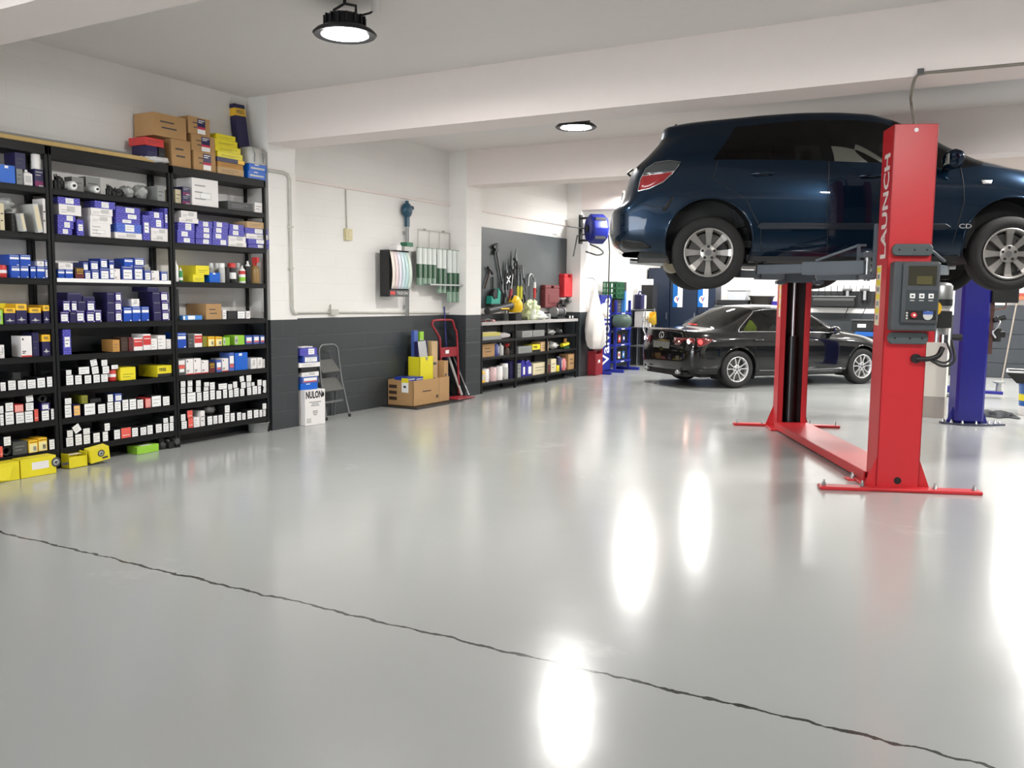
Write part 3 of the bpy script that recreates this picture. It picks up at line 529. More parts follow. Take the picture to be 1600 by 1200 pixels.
bpy.context.view_layer.update(); q = MB(); face(q, o.dimensions.x, o.dimensions.y, o.dimensions.z, .76, .05, 1, .95, OYEL); q.build('sticker', o)
for k, (x0, yt, x1, yb) in enumerate(((340, 239, 379, 249), (337, 229, 376, 240), (335, 219, 371, 230), (338, 211, 368, 220))):
    top('ye', x0, yt, x1, yb, 'flat yellow box, %s in stack on rack top' % ['lowest', 'second from bottom', 'third from bottom', 'topmost'][k], dep=.16)
P = onx(357, 262, -7.12); b = MB(); b.box((-.012, -.26, 0), (.012, .30, .34), DK); b.box((.012, -.24, .02), (.014, .28, .32), NAVY); b.box((.014, -.22, .285), (.0155, .1, .305), LGREY)
tag(b.build('display_board', None, .003, (P[0], P[1], TOPZ+.002)), 'black flat panel standing behind the yellow boxes', 'panel')
# tall navy box with a yellow head leaning in the corner
b = MB(); b.box((-.04, -.075, 0), (.04, .075, .78), NAVY); b.box((-.041, -.076, .66), (.041, .076, .74), OYEL); b.push(T(.042, 0, .70) @ FACE_X); b.text('WESFIL', NAVY, .11, .04, .01); b.pop()
o = b.build('filter_box', None, .002, (-7.10, 6.88, TOPZ+.005)); o.rotation_euler = (.05, -.10, 0); tag(o, 'tall navy box with yellow head leaning in corner above rack', 'box')
P = onx(383, 272, -6.92)
for k, (z0, h) in enumerate(((0, .075), (.076, .075))):
    b, st = carton_mesh('roy', .2, .24, h, random.Random(k)); face(b, .2, .24, h, .1, .3, .9, .55, LGREY, .001); tag(b.build('parts_box', None, 0, (-7.0, 6.84+k*.015, TOPZ+.002+z0)), 'flat blue box, %s of two under grey bag at rack end' % ['lower', 'upper'][k], 'box')
b = MB(); b.rings([[(x*s, (y)*s2, z) for x, y in ((-.09, -.11), (.09, -.11), (.09, .11), (-.09, .11))] for s, s2, z in ((.95, .98, 0), (1, 1, .05), (.95, .95, .13), (.7, .8, .17))], LGREY, True); b.tube([(.09, -.05, .02), (.1, -.05, .1), (.06, -.05, .165)], .006, GREY); b.tube([(.09, .08, .02), (.1, .08, .1), (.06, .08, .165)], .006, GREY)
tag(b.build('canvas_bag', None, 0, (-6.985, 6.85, TOPZ+.155)), 'grey soft bag lying on two flat blue boxes', 'bag')
# left of the cartons
top('nav', 229, 228, 246, 247, 'navy box with pale sticker under the red box', dep=.2); top('blk', 248, 231, 258, 247, 'small black gadget box beside red box', dep=.1)
top('mb', 247, 235, 267, 248, 'navy and white box leaning against orange carton', dep=.1) if False else None
top('rdp', 226, 216, 256, 228, 'flat red box on navy box on rack top', dep=.22)
P = onx(247, 250, -6.93); b = MB(); b.ball((0, 0, .035), (.09, .15, .035), mat('grey_white_bag', (206, 206, 204), .35), 18, 10, .35, 3); tag(b.build('parts_bag', None, 0, (-6.96, P[1]-.02, TOPZ+.0)), 'white plastic bag lying at front edge of rack top', 'bag')
# timber and metal lengths along the back of the rack top
for k, (x, z, m, nm, lb, a, c) in enumerate(((-6.925, .035, WOOD, 'timber_batten', 'front pine batten lying along rack top', 3.55, 5.6), (-6.968, .045, WOOD, 'timber_batten', 'rear pine batten behind the front batten', 3.55, 5.5), (-7.02, .07, GREY, 'metal_channel', 'grey metal channel lying behind the pine battens', 3.55, 5.4))):
    b = MB(); b.box((x-.019, a, TOPZ+.002), (x+.019, c, TOPZ+.002+z), m); b.box((x-.012, a-.001, TOPZ+.006), (x+.012, a+.3, TOPZ+.004+z), m); tag(b.build(nm, None, .002), lb, 'batten')
# ------------------------------------------------------------------ on the floor under the rack
def logo(b, x, y, z, r):
    b.push(T(x, y, z) @ FACE_X); b.prism([(r*math.cos(t*.5236), r*math.sin(t*.5236)) for t in range(12)], 0, .001, DGREY); b.prism([(r*.6*math.cos(t*.5236), r*.6*math.sin(t*.5236)) for t in range(12)], 0, .0016, LGREY); b.prism([(-r*.5, -r*.1), (r*.1, -r*.5), (r*.5, r*.1), (0, r*.3)], 0, .0022, DGREY); b.pop()
y0, y1 = onx(26, 735, -6.80)[1], onx(80, 725, -6.80)[1]
b = MB(); b.box((-.06, 0, 0), (.06, y1-y0, .15), YEL); b.box((.06, .09, .055), (.061, .23, .115), WCARD); logo(b, .061, .29, .09, .04); b.box((.0615-.001, .37-.06/2, .062-.02/2), (.0615, .37+.06/2, .062+.02/2), DKP)
tag(b.build('strut_box', None, .003, (-6.80, y0, .002), -.03), 'long yellow box with round logo on floor at rack foot', 'box')
b = MB(); b.box((-.06, -.28, 0), (.06, .0, .145), YEL); b.rings([[(.06, -.25, .10), (.06, -.05, .12)], [(.075, -.22, .02), (.075, -.09, .01)]], YEL, False, (False, False), False); b.box((.0615-.001, -.16-.06/2, .05-.02/2), (.0615, -.16+.06/2, .05+.02/2), DKP)
tag(b.build('strut_box', None, .003, (-6.80, y0-.012, .002), -.03), 'torn yellow box cut off by left photo edge', 'box')
b = MB(); b.box((-.08, -.045, 0), (.08, .045, .12), OLV); tag(b.build('parts_box', None, .002, (-6.99, 4.43, .002)), 'dark olive box behind long yellow box under rack', 'box')
y0 = onx(103, 728, -6.83)[1]
b = MB(); w = .085
b.box((-.08, 0, 0), (.06, .004, .125), YEL); b.box((-.08, .17, 0), (.06, .174, .125), YEL); b.box((-.08, 0, 0), (-.076, .174, .125), YEL); b.box((.056, .0, 0), (.06, .174, .095), YEL); b.box((-.08, 0, 0), (.06, .174, .004), YEL); b.box((.0, .004, .112), (.056, .12, .116), CREAM)
tag(b.build('parts_box', None, .001, (-6.85, y0, .002)), 'open yellow box with flap on floor under middle bay', 'box')
b = MB(); b.box((-.05, 0, 0), (.05, .17, .115), YEL); logo(b, .051, .095, .07, .032); b.box((.0515-.001, .125-.05/2, .025-.016/2), (.0515, .125+.05/2, .025+.016/2), DKP)
o = b.build('parts_box', None, .002, (-6.82, y0+.20, .022)); o.rotation_euler = (.14, .12, -.12); tag(o, 'tilted yellow box with round logo on floor, middle bay', 'box')
y0 = onx(212, 706, -6.90)[1]; y1 = onx(246, 704, -6.90)[1]
b = MB(); b.box((-.09, 0, 0), (.05, y1-y0, .07), LIME); b.box((.0, .05, .07), (.04, .17, .072), WCARD); tag(b.build('parts_box', None, .002, (-6.93, y0, .002)), 'low lime green box on floor under middle bay', 'box')
b = MB(); b.lathe([(.05, 0), (.055, .05), (.03, .06), (.03, .1)], DK, 14); b.cbox((.02, .06, .03), (.1, .05, .06), DK); b.tube([(0, 0, .1), (.02, .03, .13), (.05, .08, .1)], .01, DK); tag(b.build('engine_part', None, 0, (-6.96, y1+.09, .002)), 'black plastic engine part on floor beside green box', 'car part')
b = MB(); b.cbox((0, 0, .05), (.12, .09, .1), DK); b.cyl((.05, 0, .06), (.075, 0, .06), .03, DGREY); tag(b.build('engine_part', None, 0, (-6.96, y1+.22, .002)), 'black square housing on floor between part and grey box', 'car part')
boxat('parts_box', 'gry', -6.94, .12, 262, 686, 274, 700, 'grey box on floor at right end of middle bay', z0=.002)
P = onx(404, 672, -6.99); b = MB(); b.lathe([(.10, 0), (.115, .095), (.12, .098), (.12, .104), (.11, .104), (.095, .012)], GREY, 28, (True, True)); o = b.build('bucket', None, 0, (P[0], P[1], .001)); q = MB(); q.box((.0, .0, .01), (.05, .004, .07), LGREY); q.v = [(x+.06, y+.075, z) for x, y, z in q.v]; tag(o, 'grey plastic bucket on floor under the right bay', 'bucket')
# ------------------------------------------------------------------ second bay: pipes, switch, wall cabinet, wiper packs
b = MB(); a = XP+.018; w_ = XW+.018
b.tube([(a, 6.98, 2.775), (a, 7.20, 2.778), (a, 7.27, 2.765), (a, 7.30, 2.72), (a, 7.305, 2.0), (a, 7.315, 1.32), (a, 7.335, 1.275), (a, 7.38, 1.262)], .017, PIPE, 10); b.tube([(a, 7.38, 1.262), (w_, 7.44, 1.262), (w_, 8.33, 1.262), (w_, 10.90, 1.225)], .011, PIPE, 8)
for z in (1.75, 2.2): b.box((XP, 7.275, z), (XP+.03, 7.335, z+.02), PIPE)
b.box((XW, 8.27, 1.235), (XW+.05, 8.40, 1.30), PIPE); b.tube([(w_, 8.29, 1.30), (w_, 8.29, 1.36)], .01, PIPE)
tag(b.build('wall_conduit'), 'grey pipe conduit bending down and along the white wall', 'conduit')
b = MB(); b.box((XW, 8.565, 2.15), (XW+.045, 8.685, 2.29), mat('aged_cream_plastic', (214, 204, 160), .45)); b.box((XW+.045, 8.60, 2.18), (XW+.052, 8.65, 2.26), CREAM); o = b.build('wall_switch', None, .004); q = MB(); q.tube([(XW+.012, 8.60, 2.765), (XW+.012, 8.615, 2.29)], .008, PIPE); q.build('cable', o); tag(o, 'cream switch box hanging below thin cable on white wall', 'switch')
# long measuring stick with blue round head
r_ = thing('measuring_stick', 'grey wall pole with round blue head', 'pole', (XW+.056, 9.81, 1.20))
b = MB(); b.box((-.018, -.022, 0), (.018, .022, 1.30), STEEL); b.box((.018, -.01, 0), (.02, .01, 1.30), DGREY); b.build('pole', r_, .003)
TEAL = mat('deep_teal_plastic', (22, 70, 92), .35)
b = MB(); b.box((-.022, -.03, 1.20), (.022, .03, 1.36), TEAL); b.push(T(0, 0, 1.42) @ RY(math.pi/2)); b.lathe([(.085, -.03), (.10, -.015), (.10, .015), (.07, .04), (.03, .05)], TEAL); b.pop(); b.cyl((0, .05, 1.44), (0, .12, 1.46), .03, TEAL); b.cyl((0, 0, 1.5), (0, 0, 1.545), .025, TEAL); b.build('head', r_)
for z in (.1, 1.1):
    b = MB(); b.box((-.055, -.03, z), (-.018, .03, z+.04), STEEL); b.build('wall_bracket', r_)
# wiper display cabinet
CD = .15; ya = onx(606, 430, XW+.21)[1]-9.40; yb = onx(637, 430, XW+.21)[1]-9.40
c_ = thing('display_cabinet', 'black wall cabinet with curved pastel sheets on its front', 'cabinet', (XW+.08, 9.40, 1.46))
b = MB(); b.box((0, ya, 0), (.04, yb, .60), DK); b.box((.04, ya, 0), (CD, ya+.01, .60), DK); b.box((.04, yb-.01, 0), (CD, yb, .60), DK); b.box((.04, ya, 0), (CD, yb, .012), DK); b.box((.04, ya, .5), (CD, yb, .51), DK); b.build('case', c_, .002)
wd = yb-ya; q = MB(); q.box((CD, ya+.01, .0), (CD+.004, yb, .09), DGREY); q.box((CD+.004, ya+.02, .025), (CD+.006, ya+wd*.28, .07), REDC); q.push(T(CD+.0055, ya+wd*.64, .047) @ FACE_X); q.text('TRIDON', LGREY, wd*.56, .042, .02); q.pop(); q.build('sign', c_)
SHEET = [(238, 226, 214), (236, 214, 214), (226, 226, 236), (206, 226, 232), (190, 222, 222), (210, 226, 214)]
for k in range(6):
    m = mat('pastel_sheet_%d' % k, SHEET[k], .3, coat=.5); sw = (yb-ya-.02)/6; y = ya+.012+k*sw; q = MB(); n = 9
    q.rings([[(CD+.006+.04*math.sin(i/n*2.6), y+dy+.02*(i/n)*(1-i/n)*k, .10+.48*(1-i/n)) for dy in (0, sw-.004)] for i in range(n+1)], m, True, (False, False), False)
    o = q.build('wiper_refill_strip', None, 0, (XW+.082, 9.40, 1.46)); s = o.modifiers.new('thickness', 'SOLIDIFY'); s.thickness = .003; tag(o, 'pastel plastic wiper strip, %s from left on black cabinet' % ORD[k], 'wiper strip', 'pastel strips on the wall cabinet')
for k, (y, w, h, m, lb) in enumerate(((-.10, .10, .07, WCARD, 'left white box on top of black wall cabinet'), (.12, .2, .06, LGREY, 'long grey box on top of black wall cabinet'), (.14, .14, .055, mat('bottle_green_card', (40, 110, 80), .45), 'green box lying on the grey box above cabinet'))):
    y += .12; b = MB(); b.box((.02, y-w/2, 0), (.13, y+w/2, h), m); lines(b, .32, w, h, .1, .2, .7, .8, 1) if False else None; tag(b.build('small_box', None, .002, (XW+.085, 9.40, 2.062+(.062 if k == 2 else 0))), lb, 'box')
# wire hanging frame with wiper packs
fr = thing('wire_hanging_frame', 'thin wire frame on wall holding the wiper packs', 'rack', (XW, 10.1, 2.14))
b = MB(); x = .03
b.tube([(x, 0, -.5), (x, 0, .25), (x, .8, .245), (x, .8, -.5)], .006, PIPE, 6)
for y in (.27, .53): b.tube([(x, y, -.5), (x, y, .247)], .005, PIPE, 6)
b.build('wires', fr); b = MB()
for y in (.17, .64): b.cyl((0, y, .255), (x+.01, y, .255), .012, STEEL)
b.build('hook', fr); b = MB(); b.box((.02, -.02, -.52), (.25, .90, -.5), STEEL); b.build('shelf_rail', fr)
PKG = mat('silver_green_pack', (120, 150, 130), .22, spec=.8, coat=.8); PKW = mat('silver_pack', (214, 220, 216), .2, coat=.8); GRN = mat('dark_green_pack', (24, 78, 46), .3, coat=.6)
packs = [(-.13+.118*k_, (.72, .72, .72, .72, .86, .86, 1.04, 1.04, 1.04)[k_]) for k_ in range(9)]
for k, (y, l) in enumerate(packs):
    b = MB(); w = .114; h = l*.72
    def half(z0, z1, m, e=0): b.rings([[(.02+.032*math.cos(t*math.pi/8-math.pi/2)+e*(1 if t in range(1, 8) else 0), w/2*math.sin(t*math.pi/8-math.pi/2)*1.0, z) for t in range(9)] for z in (z0, z1)], m, True, (True, True), True)
    half(-h, 0, PKG); half(-h*.44, -.01, PKW, .0012); half(-h*.80, -h*.44, GRN, .0012)
    for q_ in range(3): b.box((.048, -w*.25+q_*w*.22, -h*.78), (.0535, -w*.25+q_*w*.22+.006, -h*.46), PKG)
    tag(b.build('wiper_blade_pack', None, 0, (XW+.10+.015*(k > 3)+.015*(k > 5), 10.1+y+.02, 2.135)), 'long silver and green wiper pack, %s from left on wall' % ORD[k], 'wiper pack', 'wiper packs on the wall frame')
# ------------------------------------------------------------------ second bay: floor
def cart(name, mats, X, Y, d, w, z, h, lab, yaw=0, kind='wh', cat='box', **k):
    b, st = carton_mesh(kind, d, w, h, random.Random(int(Y*100+z*37))); o = b.build(name, None, .002, (X, Y, z), yaw)
    if st: st.build('sticker', o)
    return tag(o, lab, cat)
nx, ny = -6.93, 7.60
b = MB(); b.box((-.12, -.145, 0), (.12, .145, .40), WCARD); b.push(T(.1212, -.015, .345) @ FACE_X); b.text('NULON', BCARD, .235, .085, .04); b.pop(); b.push(T(.1212, .118, .345) @ FACE_X); b.prism([(-.016, -.03), (.01, -.03), (.018, .0), (.0, .03), (-.018, .01)], 0, .0005, BCARD); b.pop()
for z, w in ((.255, .17), (.235, .10), (.215, .12), (.15, .07), (.13, .07), (.11, .05)): b.box((.12, -w/2, z), (.1208, w/2, z+.011), GRYP)
b.box((.12, -.125, .025), (.1206, -.06, .08), LGREY)
tag(b.build('oil_carton', None, .003, (nx, ny, .002), -.14), 'white carton with black NULON lettering on floor by wall', 'box')
zz = .404
for k, (h, m, lb) in enumerate(((.07, 'roy', 'bright blue box resting directly on the white lettered carton'), (.075, 'blw', 'blue box with red print, second above the white carton'), (.05, 'wh', 'flat white box in the middle of blue stack'), (.055, 'blk', 'flat black box in the blue stack'), (.05, 'wt', 'thin white box jutting out of blue stack'), (.08, 'mb', 'dark blue box below the topmost box of stack'), (.085, 'bx', 'topmost blue printed box on floor stack'))):
    w = .30 if m == 'wt' else .24; cart('parts_box', None, nx-.03, ny-.02+.012*(k % 3-1), .18, w, zz, h, lb, -.14+.05*(k % 2), m); zz += h+.001
b, st = carton_mesh('wh', .1, .2, .012, random.Random(1)); tag(b.build('paper_sheet', None, 0, (nx-.03, ny-.03, zz+.001), .1), 'pale folded sheet lying on top of blue stack', 'paper')
# folding step ladder, seen three-quarter
F1, F2, F3 = fl(540, 651), fl(488, 653), None
ld = thing('step_ladder', 'grey metal folding step ladder with dusty treads by dark wall', 'ladder', (-7.04, 8.13, 0), math.radians(0))
LG = mat('worn_grey_tube', (120, 122, 122), .42, .6); H = .88
for s in (-1, 1):
    b = MB(); b.tube([(.10, s*.21, .004), (.0, s*.185, .44), (-.03, s*.175, .66)], .0125, LG); b.build('front_leg', ld)
    b = MB(); b.cyl((.1025, s*.21, .0), (.098, s*.209, .035), .017, DK); b.build('foot', ld)
    b = MB(); b.tube([(-.13, s*.19, .003), (-.055, s*.17, .5)], .011, LG); b.build('rear_leg', ld)
b = MB(); b.tube(sp([(-.03, -.175, .66), (-.045, -.165, .82), (-.05, -.13, .865), (-.052, -.08, .88), (-.052, .08, .88), (-.05, .13, .865), (-.045, .165, .82), (-.03, .175, .66)]), .0125, LG); b.build('top_hoop', ld)
TRD = mat('dusty_rubber_tread', (96, 96, 92), .8, var=.4, vscale=40)
for k, (z, dx) in enumerate(((.20, .05), (.40, .01), (.62, -.035))):
    b = MB(); b.cbox((dx-.03, 0, z), (.19 if k else .03, .36-.02*k, .025), TRD if k else LG, RY(.0 if k == 0 else .85).to_3x3()); b.build('tread', ld, .003)
# long opened carton on a black mat, with boxes and a yellow crate
A, B2, D2 = fl(656, 636), fl(694, 629.5), fl(598, 634)
mb_ = thing('long_carton', 'long brown open carton lying along the dark wall', 'carton', (-6.98, 9.86, .016), 0)
b = MB(); l, w, h, t = .86, .42, .34, .006
b.box((-w/2, -l/2, 0), (w/2, l/2, t), CARD); b.box((w/2-t, -l/2, 0), (w/2, l/2, h), CARD); b.box((-w/2, -l/2, 0), (-w/2+t, l/2, h), CARD); b.box((-w/2, -l/2, 0), (w/2, -l/2+t, h), CARD); b.box((-w/2, l/2-t, 0), (w/2, l/2, h), CARD)
b.box((w/2, .17, 0), (w/2+.001, .173, h), BRN); b.box((w/2, .10, .07), (w/2+.001, .15, .11), BRN); b.box((w/2, -.22, .175), (w/2+.0008, -.02, .19), BRN)
for z in (.07, .15, .23): b.box((-w/2+.02, -l/2-.001, z), (-w/2+.15, -l/2, z+.045), BRN)
b.build('body', mb_, .002)
b = MB(); b.box((.02, -l/2-.002, .18), (.13, -l/2-.0005, .37), WHT); b.box((.02, -l/2-.003, .31), (.13, -l/2-.001, .37), YEL); b.box((.05, -l/2-.003, .24), (.09, -l/2-.001, .27), DKP); b.build('sticker', mb_)
b = MB(); b.box((-.30, -.62, 0), (.27, .50, .012), DK); tag(b.build('rubber_mat', None, .003, (-6.89, 9.93, .002)), 'black rubber mat under the long brown carton', 'mat')
for k, (y, hh) in enumerate(((9.53, .37), (9.71, .36))): cart('parts_box', None, -6.98, y, .22, .17, .025, hh, '%s blue box standing inside the long carton' % ['left', 'right'][k], 0, 'mb')
cr = thing('yellow_crate', 'yellow plastic holder standing in the long carton', 'crate', (-7.02, 9.95, .025))
b = MB(); YP = mat('yellow_plastic', (226, 214, 36), .4); l2, w2 = .30, .16
b.box((-.1, -w2, 0), (.1, w2, .01), YP); b.box((.09, -w2, 0), (.1, w2, .62), YP); b.box((-.1, -w2, 0), (-.09, w2, .62), YP); b.box((-.1, -w2, 0), (.1, -w2+.01, .62), YP); b.box((-.1, w2-.01, 0), (.1, w2, .62), YP); b.build('body', cr, .003)
b = MB(); b.prism([(-.03, 0), (.03, 0), (.015, -.03), (.0, -.05), (-.02, -.03)], .1005, .103, STEEL, 0); b.v = [(x, y, z+.61) for x, y, z in b.v]; b.build('clip', cr)
b = MB(); n = 7
for i in range(n): b.prism([(-.06+i*.027, 0), (-.045+i*.027, 0), (-.105+i*.027, .36), (-.12+i*.027, .36)], .031, .033, WHT, 0)
b.box((-.03, -.12, 0), (.03, .11, .36), NAVY); o = b.build('striped_box', None, .002, (-7.0, 9.95, .50)); o.rotation_euler = (.06, 0, 0)
tag(o, 'navy box with white diagonal stripes in yellow holder', 'box')
for k, (y, m, lb) in enumerate(((9.89, 'blw', 'blue patterned box behind the striped box'), (10.03, 'lim', 'green tall box behind the striped box'))): cart('tall_box', None, -7.08, y, .05, .09, .04, .96-.02*k, lb, 0, m)
b = MB(); b.lathe([(.035, 0), (.038, .01), (.038, .14), (.02, .17), (.012, .18), (.01, .23)], WHT, 16); tag(b.build('sealant_bottle', None, 0, (-6.86, 10.36, .58)), 'white nozzle bottle beside the yellow holder', 'bottle') if False else None
cart('tall_carton', None, -7.03, 10.19, .16, .14, .025, .82, 'tall tan carton standing behind the yellow holder', 0, 'tan')
cart('tall_carton', None, -6.95, 10.38, .12, .13, .003, .56, 'shorter tan carton leaning by the red trolley', .15, 'crd')
# red hand trolley
tr = thing('hand_trolley', 'red two-wheeled hand trolley standing against dark wall', 'trolley', (-7.00, 10.60, 0), math.radians(-4))
TRD2 = mat('worn_red_paint', (150, 30, 42), .45)
b = MB(); b.tube(sp([(.02, -.16, .05), (-.02, -.16, .80), (-.02, -.19, .90), (-.03, -.32, 1.06), (-.035, -.31, 1.10), (-.035, -.26, 1.13), (-.035, .10, 1.13), (-.035, .16, 1.10), (-.03, .20, 1.0), (-.02, .24, .88), (.02, .24, .05)]), .016, TRD2); b.build('frame', tr)
b = MB(); b.box((-.03, -.16, .60), (-.01, .24, .74), TRD2); b.build('cross_plate', tr, .003)
b = MB(); b.box((0, -.16, .012), (.30, .26, .024), TRD2); b.build('toe_plate', tr, .002)
for s in (-.2, .28):
    b = MB(); b.push(T(-.09, s, .10) @ RX(math.pi/2)); b.lathe([(.05, -.02), (.10, -.025), (.10, .025), (.05, .02)], RUB); b.pop(); b.build('wheel', tr)
q = MB(); q.box((-.008, -.05, .65), (-.004, .03, .70), WHT); q.build('sticker', tr)
for k, (p, q_, m, nm, lb) in enumerate((((-6.93, 10.86, .03), (-7.14, 10.76, .70), LGREY, 'grey_tube', 'pale grey tube leaning right of the trolley'), ((-6.85, 10.93, .03), (-7.12, 10.895, .62), STEEL, 'metal_rod', 'metal rod leaning beside the pale tube'), ((-7.05, 10.70, .02), (-7.16, 10.74, 1.32), mat('blue_handle', (40, 44, 120), .4), 'broom_handle', 'blue broom handle leaning behind the red trolley'))):
    b = MB(); b.cyl(p, q_, .02 if k == 0 else .011, m); tag(b.build(nm), lb, 'tube' if k < 2 else 'broom')
# ------------------------------------------------------------------ third bay: low bench rack and its things
BX = -6.90; BZ = [1.085, .805, .545, .155]; BY = [11.36, 12.44, 13.56, 14.76]
bn = thing('bench_rack', 'low black steel bench rack with grey top under the tool board', 'rack', (BX, 13.06, 0))
w = (BY[3]-BY[0])/2; o0 = 13.06
for y in BY:
    for x in (0, -.25):
        b = MB(); yy = min(max(y-o0, -w+.02), w-.02); b.box((x-.035, yy-.018, 0), (x, yy+.018, BZ[0]-.05), BLK); b.build('post', bn, .003)
b = MB(); b.box((-.29, -w, BZ[0]-.05), (.012, w, BZ[0]), mat('worn_grey_bench_top', (168, 166, 164), .45, var=.1)); b.build('bench_top', bn, .003)
for z in BZ[1:]:
    b = MB(); b.box((-.285, -w+.002, z-.04), (-.003, w-.002, z), BLK); b.build('shelf', bn, .002)
def low(sh, kind, x0, yt, x1, yb, lab, cat='box', name=None, d=None, back=.0, m=None, grp=None):
    X = BX-.04-back; xm = (x0+x1)/2; y0, y1 = onx(x0, (yt+yb)/2, X)[1], onx(x1, (yt+yb)/2, X)[1]; zt = onx(xm, yt, X)[2]; z0 = BZ[sh]+.001 if yb is None or True else 0
    h = min(max(zt-z0, .025), BZ[sh-1]-.06-z0 if sh else 9); w_ = y1-y0
    if kind == 'heap': h = min(h, .16)
    if kind in ROUND:
        b, pt = round_item(kind, w_, h)
        if m: b.mats = [m if i == 0 else x for i, x in enumerate(b.mats)]
        o = b.build(name or 'bottle', None, 0, (X-w_/2-.005, (y0+y1)/2, z0))
        for pn, q in pt: q.build(pn, o)
    elif kind == 'jug':
        b = MB(); t = .1
        b.prism([(-w_/2, 0), (w_/2, 0), (w_/2, h*.66), (w_*.12, h*.92), (-w_*.2, h*.92), (-w_/2, h*.80)], -t, 0, m, 0); q = MB(); q.cyl((-.05, -w_*.02, h*.92), (-.05, -w_*.02, h), w_*.13, DK); l = MB(); l.box((0, -w_*.1, h*.12), (.001, w_*.42, h*.55), WHT)
        o = b.build(name or 'oil_jug', None, .006, (X, (y0+y1)/2, z0)); q.build('cap', o); l.build('sticker', o)
    elif kind == 'heap':
        b = MB(); b.ball((0, 0, h*.5), (min(.1, w_*.6), w_/2, h*.5), m or DGREY, 16, 10, .5, x0); o = b.build(name, None, 0, (X-.11, (y0+y1)/2, z0))
    else:
        b, st = carton_mesh(kind, min(d or .2, .19), w_, h, random.Random(int(x0))); o = b.build(name or 'parts_box', None, .002, (X-min(d or .2, .19)/2, (y0+y1)/2, z0))
        if st: st.build('sticker', o)
    return tag(o, lab, cat, grp)
PUR = mat('violet_blue_plastic', (50, 44, 150), .35)
# lowest bench shelf
low(3, 'jer', 752, 576, 758, 596, 'yellow flat can at left end of lowest bench shelf', 'can', 'oil_can', m=OYEL)
low(3, 'tin', 759, 575, 767, 594, 'white bottle with dark cap next to yellow can', 'bottle', 'plastic_bottle')
low(3, 'tin', 771, 573, 779, 592, 'pinkish white bottle, third from left on lowest bench shelf', 'bottle', 'plastic_bottle', m=mat('pinkish_label', (214, 180, 180), .4))
low(3, 'tin', 781, 571, 788, 590, 'white bottle with yellow label on lowest bench shelf', 'bottle', 'plastic_bottle')
low(3, 'can', 790, 568, 797, 588, 'grey spray can beside navy carton on lowest bench shelf', 'spray can', 'spray_can')
low(3, 'nav', 798, 564, 806, 587, 'navy carton at middle post of lowest bench shelf', d=.16)
low(3, 'gry', 809, 568, 814, 580, 'grey carton left of violet jugs', d=.12)
low(3, 'jug', 815, 561, 821, 584, 'narrow violet oil jug, left of the pair', 'jug', m=PUR)
low(3, 'jug', 822, 561, 831, 584, 'violet oil jug with white label, right of the pair', 'jug', m=PUR)
low(3, 'crm', 833, 567, 856, 583, 'open brown paper carton full of parts on lowest bench shelf', d=.2)
low(3, 'heap', 836, 561, 853, 566, 'jumbled dark parts behind the brown paper carton', 'car parts', 'engine_part', back=.06, m=DGREY) if False else None
low(3, 'dkr', 857, 570, 860, 579, 'small dark red carton right of brown paper carton', d=.1)
low(3, 'crm', 861, 561, 869, 577, 'cream carton standing on lowest bench shelf', d=.1)
low(3, 'ye', 870, 571, 874, 577, 'small yellow carton beside cream carton', d=.1)
low(3, 'tin', 875, 557, 880, 575, 'dark navy bottle on lowest bench shelf', 'bottle', 'plastic_bottle', m=NAVY)
low(3, 'tin', 881, 559, 886, 575, 'white and red bottle beside brown carton', 'bottle', 'plastic_bottle', m=mat('red_white_label', (210, 120, 120), .4))
low(3, 'crd', 888, 553, 899, 574, 'brown carton at right end of lowest bench shelf', d=.2)
# middle bench shelf
low(2, 'crd', 753, 534, 773, 554, 'brown carton at left end of middle bench shelf', d=.2, back=.03)
low(2, 'tin', 775, 536, 782, 552, 'blue bottle on middle bench shelf', 'bottle', 'plastic_bottle', m=mat('slate_blue', (50, 60, 130), .35))
low(2, 'canw', 784, 536, 789, 553, 'silver spray can on middle bench shelf', 'spray can', 'spray_can', m=LGREY)
low(2, 'trig', 793, 537, 798, 552, 'brown nozzle oil bottle on middle bench shelf', 'bottle', 'oil_bottle', m=BRN)
low(2, 'gry', 810, 541, 831, 551, 'long grey tray carton on middle bench shelf', d=.2)
low(2, 'yl', 832, 538, 844, 549, 'yellow carton with dark print on middle bench shelf', d=.18)
low(2, 'tan', 845, 534, 857, 547, 'tan open carton on middle bench shelf', d=.2)
low(2, 'heap', 864, 534, 876, 545, 'grey tangled tool heap right of tan carton', 'tool', 'hose_coil', m=LGREY)
g = thing('spray_gun', 'yellow and green spray gun on middle bench shelf', 'tool', (BX-.1, 14.45, BZ[2]+.001))
b = MB(); b.cyl((0, -.14, .06), (0, .12, .08), .035, YEL); b.cyl((0, .0, .1), (0, 0, .18), .03, CARD2); b.build('body', g); b = MB(); b.bar((0, .08, .07), (.02, .1, .0), .03, .04, mat('dark_green', (30, 80, 50), .4)); b.box((-.04, -.1, 0), (.04, .12, .03), mat('dark_green')); b.build('handle', g)
